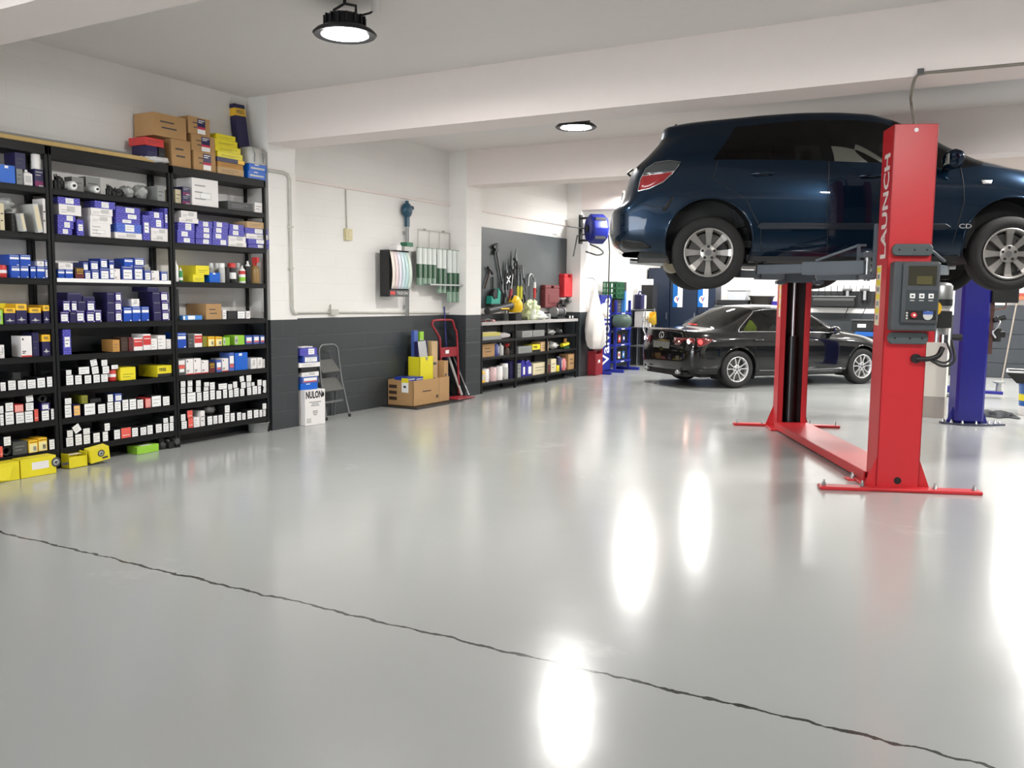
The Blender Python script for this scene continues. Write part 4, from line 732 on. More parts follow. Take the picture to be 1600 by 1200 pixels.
# upper bench shelf
b = MB(); b.box((-.2, 11.40, BZ[1]+.001), (-.02, 12.0, BZ[1]+.06), GREY); tag(b.build('folder', None, .003, (BX, 0, 0)), 'flat grey folder at left of upper bench shelf', 'folder')
b = MB(); b.box((-.2, 11.40, 0), (-.03, 11.98, .05), mat('yellowed_paper', (190, 180, 90), .7)); b.box((-.18, 11.42, .05), (-.05, 11.9, .06), CREAM); tag(b.build('paper_stack', None, 0, (BX, 0, BZ[1]+.062)), 'yellowed papers lying on the grey folder', 'paper')
low(1, 'heap', 783, 520, 803, 532, 'crumpled white rag on upper bench shelf', 'rag', 'cleaning_rag', m=mat('white_rag', (206, 200, 200), .8))
low(1, 'gry', 816, 517, 832, 526, 'pale grey bin, left of two on upper bench shelf', 'bin', 'storage_bin'); low(1, 'gry', 833, 516, 851, 526, 'pale grey bin, right of two on upper bench shelf', 'bin', 'storage_bin')
low(1, 'heap', 858, 515, 873, 523, 'grey cast metal part on upper bench shelf', 'car part', 'engine_part', m=GREY); low(1, 'heap', 876, 514, 883, 522, 'dark round part right of grey cast part', 'car part', 'engine_part', m=DGREY)
# on the bench top: yellow blower, plastic bag, tray, grinder
bl = thing('leaf_blower', 'yellow and black blower with long tube on grey bench top', 'blower', (BX-.14, 12.55, BZ[0]))
b = MB(); b.tube([(.14, -1.03, .165), (.10, -.6, .20), (.06, -.16, .24)], [.052, .05, .06], DK, 18, True); b.box((.135, -.62, .19), (.152, -.36, .21), OYEL); b.build('blower_tube', bl)
b = MB(); YB = mat('tool_yellow', (244, 196, 20), .35); b.push(T(.02, .06, .23) @ RX(.1)); b.lathe([(.10, -.09), (.125, -.05), (.125, .05), (.10, .10)], YB, 22); b.ball((0, .0, .08), (.09, .13, .10), YB); b.pop(); b.build('motor_housing', bl)
b = MB(); b.tube([(.02, -.06, .33), (.02, -.02, .40), (.02, .10, .40), (.02, .16, .32)], .018, DK); b.build('handle', bl)
b = MB(); b.box((-.05, -.04, .0), (.09, .18, .12), DK); b.build('battery_foot', bl, .01)
b = MB(); b.ball((0, 0, .14), (.10, .20, .17), mat('green_white_bag', (206, 216, 170), .35, var=.35, vscale=9), 40, 28, .6, 5); b.ball((.02, .20, .06), (.09, .26, .08), mat('white_bag_film', (232, 236, 224), .3), 36, 20, .6, 9); b.ball((.05, -.05, .11), (.06, .06, .12), mat('white_bag_film'), 24, 16, .5, 2); b.v = [(x, y, max(z, .002)) for x, y, z in b.v]; tag(b.build('plastic_bag', None, 0, (BX-.13, 13.18, BZ[0])), 'white and green plastic bag slumped on bench top', 'bag')
b = MB(); b.prism([(-.12, 0), (.12, 0), (.10, .03), (-.10, .03)], -.2, .2, mat('pink_red_tray', (190, 90, 96), .5), 1); tag(b.build('tray', None, .003, (BX-.14, 11.62, BZ[0]+.001)), 'pinkish red tray at left end of bench top', 'tray')
b = MB(); b.tube([(0, -.2, .01), (.02, -.05, .035), (.0, .12, .012)], .012, DK); b.tube([(.03, -.1, .012), (.0, .0, .05), (.03, .15, .012)], .01, DGREY); tag(b.build('pliers', None, 0, (BX-.03, 11.55, BZ[0]+.002)), 'dark pliers lying in front of the pinkish tray', 'pliers')
gr = thing('bench_grinder', 'dark metal grinder at right end of bench top', 'grinder', (BX-.14, 14.18, BZ[0]))
b = MB(); b.box((-.08, -.12, 0), (.08, .2, .03), DK); b.cyl((0, -.06, .13), (0, .16, .13), .075, DGREY); b.tube([(0, .02, .2), (0, .03, .27), (.03, .08, .30)], .02, DK); b.build('motor', gr)
for s in (-.11, .20):
    b = MB(); b.cyl((0, s-.02, .13), (0, s+.02, .13), .085, STEEL); b.build('grinding_wheel', gr)
b = MB(); b.push(T(.05, .05, .30) @ RY(math.pi/2)); b.lathe([(.03, 0), (.045, .03), (.045, .05)], DK); b.pop(); b.build('lamp_head', gr)
b = MB(); b.lathe([(.05, 0), (.05, .09), (.04, .1)], GREY, 16); tag(b.build('small_tin', None, 0, (BX-.1, 13.75, BZ[0]+.001)), 'small grey tin left of the grinder', 'tin')
for k, y in enumerate((14.50, 14.62)):
    b = MB(); b.cbox((0, 0, .03), (.09, .08, .06), DK); b.cyl((.02, 0, .03), (.052, 0, .03), .022, WHT); tag(b.build('gauge', None, .004, (BX-.08, y, BZ[0]+.001)), 'small dark gauge with white face, %s at bench end' % ['left one', 'right one'][k], 'gauge')
# tool board and its tools
TB = XW+.02
b = MB(); z0, z1 = 1.29, 2.545; b.box((XW+.001, 11.36, z0), (TB, 14.84, z1), mat('charcoal_tool_board', (72, 78, 80), .45, var=.05, vscale=1.5))
o = b.build('tool_board', None, .002); tag(o, 'large charcoal tool board in the recess above bench', 'board')
def W(x, y, o=.0): p = onx(x, y, TB+o); return p
def at(x, y): p = W(x, y, .005); return (TB, p[1], p[2])
def tool(name, x, y, rx, lab, cat): t = thing(name, lab, cat, at(x, y)); t.rotation_euler = (rx, 0, 0); return t
def part(t, name, fn, bev=.0): b = MB(); fn(b); b.build(name, t, bev); return t
TS = mat('tool_steel', (120, 124, 126), .35, .8); TD = mat('dark_tool_steel', (44, 46, 48), .45, .4)
t = tool('pipe_wrench', 776, 405, .35, 'long pipe wrench hanging highest on tool board', 'wrench')
part(t, 'handle', lambda b: (b.bar((.03, 0, -.45), (.03, 0, .12), .035, .02, TD, (1, 0, 0)), b.box((.035, -.006, -.4), (.042, .006, .1), STEEL)), .003)
part(t, 'jaw', lambda b: (b.box((.015, -.05, .12), (.05, .03, .22), TD), b.box((.015, -.09, .2), (.05, .05, .25), TD), b.box((.015, -.1, .1), (.05, -.055, .16), TD)), .004)
t = tool('hammer', 763, 425, -.5, 'hammer with dark head at left edge of board', 'hammer')
part(t, 'handle', lambda b: b.bar((.03, 0, -.3), (.03, 0, .02), .028, .022, BRN, (1, 0, 0)), .004); part(t, 'head', lambda b: (b.cyl((.03, -.09, .03), (.03, .06, .03), .02, TD), b.bar((.03, .05, .03), (.03, .1, .02), .03, .03, TD)))
t = tool('hammer', 806, 419, .1, 'hammer with flat black head near board centre', 'hammer')
part(t, 'handle', lambda b: b.bar((.03, 0, -.3), (.03, 0, .02), .024, .022, TD, (1, 0, 0)), .004); part(t, 'head', lambda b: b.cbox((.03, .03, .02), (.05, .24, .05), DK), .006)
t = tool('tape_dispenser', 766, 462, 0, 'teal green tape dispenser low on left of board', 'dispenser'); TL = mat('teal_plastic', (36, 160, 140), .4)
part(t, 'body', lambda b: (b.prism([(-.14, -.13), (.14, -.13), (.16, .06), (.08, .12), (.06, -.04), (-.06, -.06), (-.12, .0)], .01, .11, TL, 0), b.box((.01, -.16, -.15), (.12, .16, -.13), DK)), .005)
part(t, 'tape_roll', lambda b: (b.push(T(.07, .02, .02) @ RY(math.pi/2)), b.lathe([(.085, -.03), (.085, .03)], DK), b.pop())); part(t, 'hook', lambda b: b.tube([(.02, .06, .1), (.02, .05, .3)], .012, DK))
PLI = [(789, 424, .0, 'dark long pliers beside the pipe wrench', TD), (797, 418, .05, 'black handled pliers right of pipe wrench', DK), (802, 405, -.05, 'tall black pliers below board centre', DK), (815, 432, .1, 'black pliers left of the clamp', DK), (782, 455, -.05, 'dark pliers hanging behind blower tube', TD), (787, 462, .06, 'grey steel pliers hanging low on board', TS), (816, 458, .0, 'dark pliers between yellow pliers and screwdriver', TD)]
for k, (x, y, r, lb, m) in enumerate(PLI):
    t = tool('pliers', x, y, r, lb, 'pliers'); o_ = .012*(k % 3)
    part(t, 'handle', lambda b: b.tube([(.03+o_, .0, .0), (.03+o_, -.045, -.1), (.03+o_, -.04, -.30)], .014, m)); part(t, 'handle', lambda b: b.tube([(.035+o_, .0, .0), (.035+o_, .045, -.1), (.035+o_, .04, -.30)], .014, m)); part(t, 'jaw', lambda b: (b.cyl((.015, 0, .0), (.05+o_, 0, 0), .025, TS), b.tube([(.032+o_, 0, 0), (.032+o_, -.015, .06), (.032+o_, 0, .17)], [.022, .02, .008], TS)))
YT = mat('yellow_grip', (206, 204, 60), .4)
for k, x in enumerate((805, 810)):
    t = tool('pliers', x, 445, 0, 'yellow gripped pliers, %s of two on board' % ['left', 'right'][k], 'pliers')
    for s in (-1, 1): part(t, 'handle', lambda b: b.tube([(.06, .0, .0), (.06, s*.02, -.06), (.06, s*.018, -.24)], .014, YT))
    part(t, 'jaw', lambda b: b.tube([(.06, 0, -.02), (.06, 0, .05), (.06, 0, .20)], [.02, .022, .01], TS))
t = tool('screwdriver', 794, 447, -.2, 'red handled chisel hanging at board centre', 'chisel'); part(t, 'handle', lambda b: b.tube([(.07, 0, -.05), (.07, 0, -.3)], [.028, .032], mat('faded_red_grip', (166, 60, 70), .45))); part(t, 'blade', lambda b: b.bar((.07, 0, -.05), (.07, 0, .2), .03, .008, STEEL, (1, 0, 0)))
t = tool('screwdriver', 830, 450, 0, 'red and white screwdriver hanging under the clamp', 'screwdriver'); part(t, 'handle', lambda b: (b.tube([(.07, 0, 0), (.07, 0, -.18)], [.026, .02], REDC), b.tube([(.07, 0, .10), (.07, 0, 0)], [.022, .026], WHT))); part(t, 'blade', lambda b: b.tube([(.07, 0, .10), (.07, 0, .16)], .01, STEEL))
t = tool('c_clamp', 826, 436, 0, 'steel hook clamp hanging right of the pliers', 'clamp'); part(t, 'frame', lambda b: b.tube([(.04, -.09, -.12), (.04, -.07, .04), (.04, 0, .09), (.04, .07, .07), (.04, .09, .03)], .018, STEEL)); part(t, 'cable', lambda b: b.tube([(.03, .09, .03), (.03, .2, -.08), (.03, .26, -.22)], .007, DK))
t = tool('socket_bar', 786, 437, .8, 'bright cross shaped wheel brace on the tool board', 'wheel brace'); part(t, 'arm', lambda b: (b.bar((.1, -.09, 0), (.1, .09, 0), .02, .02, CHROME), b.bar((.1, 0, -.07), (.1, 0, .07), .02, .02, CHROME)))
def case(x, y, w, h, d, m, lab, off):
    t = thing('tool_case', lab, 'case', at(x, y)); b = MB()
    b.box((0, -w/2, -h/2), (d, w/2, h/2-.06), m); b.box((0, -w/2, h/2-.06), (d, -.05, h/2), m); b.box((0, .05, h/2-.06), (d, w/2, h/2), m); b.box((0, -.05, h/2-.02), (d, .05, h/2), m); b.build('body', t, .012)
    q = MB(); q.box((d, -w*.28, -h*.3), (d+.006, w*.28, h*.1), m); q.build('lid_panel', t, .003); return t
case(856, 463, .56, .40, .10, mat('brownish_red_plastic', (110, 48, 50), .5), 'brownish red tool case standing at foot of the board', 0)
case(881, 446, .40, .42, .12, mat('bright_red_plastic', (200, 44, 50), .45), 'bright red tool case with handle hole, right end of board', 0)
t = tool('air_drill', 874, 467, 0, 'chrome air drill hanging under the bright red case', 'air tool'); part(t, 'body', lambda b: (b.cyl((.05, -.1, 0), (.05, .1, .02), .045, CHROME), b.bar((.05, .06, 0), (.05, .09, -.16), .05, .045, DK))); part(t, 'chuck', lambda b: b.cyl((.05, -.1, 0), (.05, -.17, -.01), .028, STEEL))
t = tool('air_drill', 884, 470, 0, 'second chrome air tool at right edge of board', 'air tool'); part(t, 'body', lambda b: (b.cyl((.07, -.07, 0), (.07, .10, .02), .045, STEEL), b.bar((.07, .05, 0), (.07, .07, -.18), .05, .045, DK))); part(t, 'hose', lambda b: b.tube([(.07, .07, -.18), (.08, .05, -.28), (.1, -.05, -.33)], .012, DK))
# ------------------------------------------------------------------ third pilaster: hose reel, white bag
P = onx(925, 358, XP+.24); hr = thing('hose_reel', 'blue wall hose reel on white pilaster', 'hose reel', (XP, P[1], P[2]), 0)
BR = mat('reel_blue', (20, 32, 128), .45)
b = MB(); b.push(T(.33, 0, 0) @ RZ(-.80) @ RX(math.pi/2)); b.lathe([(.10, -.17), (.22, -.165), (.27, -.12), (.27, .12), (.22, .165), (.10, .17)], BR, 8); b.lathe([(.07, .17), (.07, .19)], DK); b.pop(); b.build('casing', hr, .01)
for s in (-.19, .14):
    b = MB(); b.push(T(.33, 0, 0) @ RZ(-.80)); b.box((-.06, -.10, s), (.262-.05*abs(s)/.19, .10, s+.05), DK); b.pop(); b.build('vent', hr)
b = MB(); b.box((0, -.06, -.26), (.03, .06, .26), DK); b.box((.03, -.02, .18), (.30, .02, .22), DK); b.box((.03, -.02, -.22), (.30, .02, -.18), DK); b.build('wall_bracket', hr)
b = MB(); b.tube([(.48, .20, -.1), (.50, .22, -.4), (.49, .22, -1.2), (.48, .22, -2.15)], .012, DK, 8); b.build('hose', hr)
b = MB(); b.tube(sp([(.2, 0, -.27), (.34, .1, -.34), (.40, .16, -.42), (.30, .12, -.46), (.12, .0, -.40)]), .014, DGREY, 8); b.build('inlet_hose', hr)
b = MB(); b.tube([(.18, -.17, 0), (.0, -.32, .02), (-.01, -.48, .02)], .012, DGREY); b.tube([(.18, -.15, -.10), (.06, -.24, -.13), (.02, -.30, -.5)], .014, DGREY); b.build('air_line', hr)
P = onx(925, 440, XP+.12); bg = thing('cloth_bag', 'long white cloth bag hanging on pilaster by the bench', 'bag', (XP+.215, 15.10, .50))
b = MB(); n = 28; CL = mat('white_cotton', (232, 228, 224), .85, var=.03, bump=.25, bscale=6)
prof = [(.02, .03), (.10, .02), (.15, .08), (.168, .2), (.17, .38), (.155, .55), (.125, .72), (.088, .88), (.05, 1.02), (.028, 1.16), (.012, 1.30)]
b.rings([[((r*1.04*(1+.15*math.sin(3*a+z*4)+.09*math.sin(8*a+z*2.5)*(1-.4*z)))*math.cos(a)*.95, r*1.35*(1+.10*math.sin(4*a-z*4))*math.sin(a)-.03*z, z) for a in [2*math.pi*k/n for k in range(n)]] for r, z in prof], CL); b.build('bag_body', bg)
b = MB(); b.ball((.10, .16, .72), (.07, .15, .14), CL, 16, 10, .4, 8); b.build('bag_flap', bg); b = MB(); b.tube([(0, -.04, 1.28), (-.06, -.04, 1.33), (-.21, -.04, 1.33)], .008, STEEL); b.build('hook', bg)
# red crate on the floor beyond
P = fl(937, 585); rc = thing('red_crate', 'dark red crate with white mark on floor below the bag', 'crate', (-6.84, 15.42, .002))
b = MB(); RC = mat('dark_red_plastic', (150, 32, 44), .45)
b.box((-.1, -.17, 0), (.1, -.15, .46), RC); b.box((-.1, .15, 0), (.1, .17, .58), RC); b.box((.08, -.15, .03), (.1, .15, .40), RC); b.box((-.1, -.15, 0), (.1, .15, .03), RC); b.box((-.1, -.15, 0), (-.08, .15, .44), RC); b.build('body', rc, .006)
b = MB(); b.prism([(-.06, .22), (.0, .25), (.05, .22), (.03, .3), (-.02, .28), (-.05, .3)], .101, .103, WHT, 0); b.build('sticker', rc)
b = MB(); b.tube([(.06, -.15, .45), (.07, 0, .48), (.06, .15, .46)], .014, DK); b.build('handle', rc)
# ------------------------------------------------------------------ oil display rack by the left wall
VB = mat('display_blue', (26, 40, 140), .4); vr = thing('oil_display_rack', 'blue oil display rack with white upright lettering by left wall', 'rack', (-6.83, 15.88, 0), 0)
zt = onx(948, 461, -6.75)[2]
b = MB(); b.box((-.04, -.26, .06), (0.02, .26, zt), VB); b.push(T(.0212, .0, (zt+.1)/2) @ FACE_X @ RZ(math.pi/2)); b.text('Valvoline', WHT, zt*.86, .36, .012); b.pop(); b.build('side_panel', vr, .004)
b = MB(); b.box((-.2, -.30, 0), (.26, -.24, .06), VB); b.box((-.2, .24, 0), (.30, .30, .06), VB); b.box((-.2, 1.06, 0), (.30, 1.12, .06), VB); b.build('base', vr, .004)
for y in (.32, 1.04):
    b = MB(); b.box((.06, y-.02, .06), (.11, y+.02, 1.42), VB); b.build('post', vr, .003)
VS = [.22, .55, .87, 1.18]
for z in VS:
    b = MB(); b.box((-.22, .28, z-.04), (.12, 1.08, z), VB); b.build('shelf', vr, .003); 
    q = MB(); q.box((.12, .55, z-.03), (.122, .72, z-.008), WHT); q.build('price_label', vr)
def battery(y, z, c, lab, h=.22, w=.2):
    t = thing('car_battery', lab, 'battery', (-6.83-.06, 15.88+y, z+.001)); b = MB(); b.box((-.09, -w/2, 0), (.09, w/2, h*.86), DK); b.box((-.085, -w/2+.005, h*.86), (.085, w/2-.005, h*.93), DK); b.build('case', t, .006)
    b = MB(); b.box((.09, -w*.3, .03), (.0915, w*.3, h*.7), c); b.box((.0915, -w*.18, h*.3), (.0925, w*.16, h*.55), REDC if c is WHT else WHT); b.build('sticker', t)
    for s in (-1, 1): b = MB(); b.cyl((.03, s*w*.3, h*.92), (.03, s*w*.3, h), .012, STEEL); b.build('terminal', t)
RN = ['bottom', 'second', 'third', 'top']
for i, z in enumerate(VS[:3]):
    for j, y in enumerate((.45, .67, .90)): battery(y, z, [[SKY, WHT, SKY], [WHT, REDC, VB], [LGREY, WHT, VB]][i][j], 'black car battery, %s on %s shelf of blue oil rack' % (['left', 'middle', 'right'][j], RN[i]), .24)
for j, (y, m, h, lb) in enumerate(((.42, 'brn', .26, 'brown carton at left on top shelf of blue rack'), (.60, 'dgy', .26, 'dark grey carton beside blue strip on blue rack'))): cart('parts_box', None, -6.83-.05, 15.88+y, .2, .17, 1.181, h, lb, 0, m)
b = MB(); b.box((-.02, -.035, 0), (.06, .035, .42), SKY); tag(b.build('blue_sign_strip', None, .004, (-6.77, 15.88+.735, 1.182)), 'bright blue upright strip standing on the blue rack', 'sign')
battery(.88, VS[3], GREY, 'black car battery with grey label atop blue rack', .24)
cn = thing('coolant_jug', 'navy and silver jug at right end atop blue rack', 'jug', (-6.87, 15.88+1.12, 1.181)) if False else None
gc = thing('milk_crate', 'green plastic milk crate on top of the cartons', 'crate', (-6.88, 15.88+.50, 1.445)); GR = mat('crate_green', (36, 104, 66), .45)
b = MB(); a, c, h = .15, .20, .34
for z in (0, .1, .2, h-.03): b.box((-a, -c, z), (a, -c+.012, z+.03), GR); b.box((-a, c-.012, z), (a, c, z+.03), GR); b.box((-a, -c, z), (-a+.012, c, z+.03), GR); b.box((a-.012, -c, z), (a, c, z+.03), GR)
for k in range(7):
    y = -c+.01+k*(2*c-.02)/6; b.box((a-.012, y-.008, 0), (a, y+.008, h), GR); b.box((-a, y-.008, 0), (-a+.012, y+.008, h), GR)
for k in range(5):
    x = -a+.01+k*(2*a-.02)/4; b.box((x-.008, -c, 0), (x+.008, -c+.012, h), GR); b.box((x-.008, c-.012, 0), (x+.008, c, h), GR)
b.box((-a, -c, 0), (a, c, .01), GR); b.build('lattice', gc)
cart('black_case', None, -6.90, 15.88+.86, .22, .2, 1.425, .36, 'black case standing right of the green milk crate', 0, 'blk')
P = fl(958, 582); b = MB(); b.push(T(0, 0, 0) @ RY(math.pi/2) @ RZ(.2)); b.lathe([(.06, -.18), (.12, -.15), (.13, -.05), (.13, .12), (.09, .17), (.04, .18)], mat('grey_green_plastic', (70, 90, 80), .45), 22); b.pop(); tag(b.build('canister', None, 0, (-6.57, 16.10, 1.02)), 'grey-green round canister hanging at front of the blue rack', 'canister')
# silver wire stand with white bottles, hand truck
ws = thing('wire_stand', 'silver wire stand beyond the blue oil rack', 'rack', (-6.85, 17.85, 0))
b = MB()
for x in (-.18, .2):
    for y in (-.28, .28): b.cyl((x, y, 0), (x, y, 1.25), .012, STEEL)
b.build('post', ws)
for z in (.45, .85, 1.22):
    b = MB(); [b.bar((x, -.28, z), (x, .28, z), .008, .008, STEEL) for x in np.linspace(-.18, .2, 8)]; b.bar((-.18, -.28, z), (.2, -.28, z), .012, .02, STEEL); b.bar((-.18, .28, z), (.2, .28, z), .012, .02, STEEL); b.build('shelf', ws)
for k in range(5): o = cart('bottle_carton', None, -6.80, 17.65+k*.1, .2, .085, .856, .33, 'white carton, %s from left on silver wire stand' % ORD[k], 0, 'wt'); o['group'] = 'white cartons on the wire stand'
jg = thing('oil_jug', 'navy jug with silver front on top of wire stand', 'jug', (-6.82, 17.70, 1.226)); b = MB(); b.box((-.09, -.13, 0), (.09, .13, .32), NAVY); b.build('body', jg, .02); b = MB(); b.box((.09, 0.0, .02), (.096, .12, .3), LGREY); b.build('front_panel', jg); b = MB(); b.tube([(0, -.1, .32), (0, -.06, .38), (0, .06, .38), (0, .1, .32)], .016, NAVY); b.build('handle', jg)
cart('black_case', None, -6.86, 18.35, .26, .30, .003, 1.75, 'tall black cabinet case behind the wire stand', 0, 'blk')
b = MB(); b.lathe([(.05, 0), (.13, .22), (.135, .23)], OYEL, 20, (True, False)); o = b.build('funnel', None, 0, (-6.58, 17.95, .92)); o.rotation_euler = (.5, -.3, 0); s = o.modifiers.new('thickness', 'SOLIDIFY'); s.thickness = .004; tag(o, 'yellow plastic funnel hanging at the wire stand', 'funnel')
ht = thing('sack_truck', 'chrome sack truck with curved handle near black sedan', 'trolley', (-6.42, 17.35, 0)); b = MB()
for s in (-.14, .14): b.tube(sp([(.14, s, .05), (.12, s, .3), (.0, s, .62), (-.12, s, .80), (-.14, s, 1.1)]), .014, CHROME)
for z, x in ((.2, .13), (.45, .07), (.72, -.07)): b.cyl((x, -.14, z), (x, .14, z), .01, CHROME)
b.build('frame', ht); b = MB(); b.box((.1, -.18, .01), (.3, .18, .02), STEEL); b.build('toe_plate', ht)
for s in (-.2, .2): b = MB(); b.push(T(.06, s, .1) @ RX(math.pi/2)); b.lathe([(.05, -.02), (.1, -.025), (.1, .025), (.05, .02)], RUB); b.pop(); b.build('wheel', ht)
b = MB(); b.ball((0, 0, .12), (.12, .22, .12), DGREY, 16, 10, .4, 4); tag(b.build('work_bag', None, 0, (-6.75, 17.62, .0)), 'dark crumpled work bag behind the sack truck', 'bag') if False else None
# ------------------------------------------------------------------ far wall: cabinets, posters, tubs, tool rail
CAB = mat('dark_navy_cabinet', (26, 38, 58), .4)
cx = [ony(x, 470, FAR-.45)[0] for x in (1012, 1046, 1090, 1118, 1140)]
for k in range(3):
    a, c = cx[k], cx[k+1]; t = thing('tool_cabinet', 'tall dark navy cabinet, %s of three on far wall' % ['leftmost', 'middle', 'rightmost'][k], 'cabinet', ((a+c)/2, FAR-.225, 0), 0, 'tall cabinets on the far wall'); w = (c-a)/2-.006
    b = MB(); b.box((-w, -.22, .04), (w, .22, 2.15), CAB); b.build('case', t, .006)
    b = MB(); b.box((-w+.01, -.235, .08), (w-.01, -.22, 2.12), CAB); o = b.build('door', t, .004); q = MB(); q.box((w-.06, -.25, 1.0), (w-.045, -.235, 1.15), STEEL); q.build('handle', o)
mat('poster_blue', (20, 100, 176), .4)
def wallposter(x0, yt, x1, yb, half, lab, Yp, blue=True):
    p, q_ = ony(x0, yt, Yp), ony(x1, yb, Yp); w, h = q_[0]-p[0], p[2]-q_[2]; t = thing('sticker_sign', lab, 'sign', ((p[0]+q_[0])/2, Yp, q_[2])); b = MB()
    b.box((-w/2, -.003, 0), (w/2, 0, h), WHT)
    if blue: b.box((-w/2, -.004, 0), (-w/2+w*half, 0, h), mat('poster_blue', (20, 100, 176), .4))
    b.build('sheet', t)
    if half is not None: 
        b = MB(); r = w*.36; z = h*.3; b.push(T(-w/2+w*(.5 if blue else .5), -.0045, z) @ RX(math.pi/2)); b.prism([(r*math.cos(i*.349), r*math.sin(i*.349)) for i in range(18)], 0, .0008, WHT); b.prism([(-r*.55, r*.6), (-r*.2, r*.6), (r*.05, -.1*r), (-r*.05, -r*.6)], .0008, .0016, REDC); b.prism([(r*.55, r*.6), (r*.2, r*.6), (-r*.05, -.1*r), (r*.05, -r*.6)], .0008, .0020, mat('poster_blue')); b.pop(); b.build('v_mark', t)
        if not blue: 
            b = MB(); b.push(T(0, -.004, h*.72) @ FACE_NY @ RZ(math.pi/2)); b.text('Valvoline', GRYP, h*.4, w*.3); b.pop(); b.build('lettering', t)
Yc = FAR-.46
wallposter(1010, 436, 1020, 479, 0, 'white vertical sticker with red and blue mark on leftmost cabinet', Yc, False)
wallposter(1052, 440, 1066, 480, .5, 'blue and white sticker on the middle navy cabinet', Yc)
wallposter(1091, 440, 1106, 480, .5, 'blue and white sticker on the rightmost navy cabinet', Yc)
wallposter(1108, 440, 1124, 459, None, 'plain white sheet right of the blue stickers', FAR-.002, False)
wallposter(1126, 440, 1132, 456, None, 'narrow white sheet on far wall by the tubs', FAR-.002, False)
# work bench behind the sedan, with tub, tray and pan
bx0, bx1 = ony(1118, 480, FAR-.5)[0], ony(1240, 480, FAR-.5)[0]; bzt = ony(1160, 477, FAR-.5)[2]
wbn = thing('work_bench', 'dark bench along far wall behind the black sedan', 'bench', ((bx0+bx1)/2, FAR-.3, 0)); w = (bx1-bx0)/2
b = MB(); b.box((-w, -.28, bzt-.05), (w, .28, bzt), DGREY); b.build('top', wbn, .004)
for x in (-w+.05, w-.05):
    for y in (-.23, .23): b = MB(); b.box((x-.03, y-.03, 0), (x+.03, y+.03, bzt-.05), BLK); b.build('leg', wbn)
def onb(x, Y=FAR-.35): return ony(x, 478, Y)[0]
t = thing('storage_tub', 'grey translucent storage tub on bench by far wall', 'tub', (onb(1150), FAR-.165, bzt+.001)); b = MB(); TG = mat('grey_tub', (190, 194, 200), .4)
b.rings([[(x*s, y*s, z) for x, y in ((-.2, -.16), (.2, -.16), (.2, .16), (-.2, .16))] for s, z in ((.88, 0), (1, .30), (1, .31), (.96, .31), (.86, .02))], TG, False); b.build('body', t); b = MB(); b.box((-.22, -.18, .31), (.22, .18, .34), LGREY); b.build('lid', t, .008)
b = MB(); b.box((-.34, -.1, 0), (.34, .1, .02), DK); b.box((-.34, -.1, 0), (.34, -.085, .11), DK); b.box((-.34, .085, 0), (.34, .1, .11), DK); b.box((-.34, -.1, 0), (-.325, .1, .11), DK); b.box((.325, -.1, 0), (.34, .1, .11), DK); tag(b.build('drip_tray', None, .004, (onb(1146, FAR-.45), FAR-.44, bzt+.001)), 'long black drip tray on bench behind sedan roof', 'tray')
b = MB(); b.lathe([(.2, 0), (.25, .17), (.29, .2), (.285, .205), (.24, .18), (.19, .01)], mat('brown_black_pan', (58, 54, 48), .5), 28); tag(b.build('oil_pan', None, 0, (onb(1189), FAR-.31, bzt+.001)), 'round dark oil pan on bench behind sedan roof', 'pan')
b = MB(); b.box((-.14, -.12, 0), (.14, .12, .09), mat('indigo_plastic', (50, 40, 140), .4)); tag(b.build('plastic_box', None, .006, (onb(1217), FAR-.31, bzt+.001)), 'indigo plastic box on bench left of red column', 'box')
# tool rail on the far wall
x0, x1 = ony(1262, 470, FAR)[0], ony(1376, 470, FAR)[0]; z1, z0 = ony(1320, 455, FAR)[2], ony(1320, 481, FAR)[2]
tb = thing('tool_rail', 'long black tool panel on far white wall', 'board', ((x0+x1)/2, FAR, z0)); w = (x1-x0)/2; h = z1-z0
b = MB(); b.box((-w, -.02, 0), (w, 0, h), mat('black_panel', (34, 36, 38), .5)); b.build('panel', tb)
tx = np.linspace(x0+.1, x1-.1, 11)
for k, x in enumerate(tx):
    t = thing('screwdriver', 'long screwdriver standing in black panel, %s from left' % ORD[k], 'screwdriver', (x, FAR-.05, z0+h*.36), 0, 'screwdrivers along the black tool panel')
    b = MB(); b.cyl((0, 0, 0), (0, 0, .16), .022, DK); b.build('handle', t); b = MB(); b.cyl((0, 0, .16), (0, 0, .34), .007, TD); b.build('blade', t)
b = MB(); b.box((-.42, -.2, 0), (.42, 0, .20), DK); b.box((-.40, -.201, .12), (.40, -.2, .17), DGREY); b.box((-.42, -.21, .2), (.44, -.19, .215), STEEL); tag(b.build('tool_tray', None, .004, (x0+.55, FAR-.022, z0+.03)), 'black shallow tool tray fixed on the black panel', 'tray')
for k, (x, lb) in enumerate(((1325, 'silver air gun hanging left on black panel'), (1352, 'silver air gun hanging right on black panel'))):
    X = ony(x, 465, FAR)[0]; t = thing('air_gun', lb, 'air tool', (X, FAR-.09, z0+.18)); b = MB(); b.box((-.03, -.03, -.02), (.03, .03, .18), STEEL); b.build('grip', t, .008); b = MB(); b.cyl((-.1, 0, .19), (.09, 0, .19), .032, DGREY); b.build('barrel', t); b = MB(); b.tube([(0, 0, -.02), (.02, 0, -.2), (-.05, .02, -.36)], .008, DK); b.build('air_hose', t)
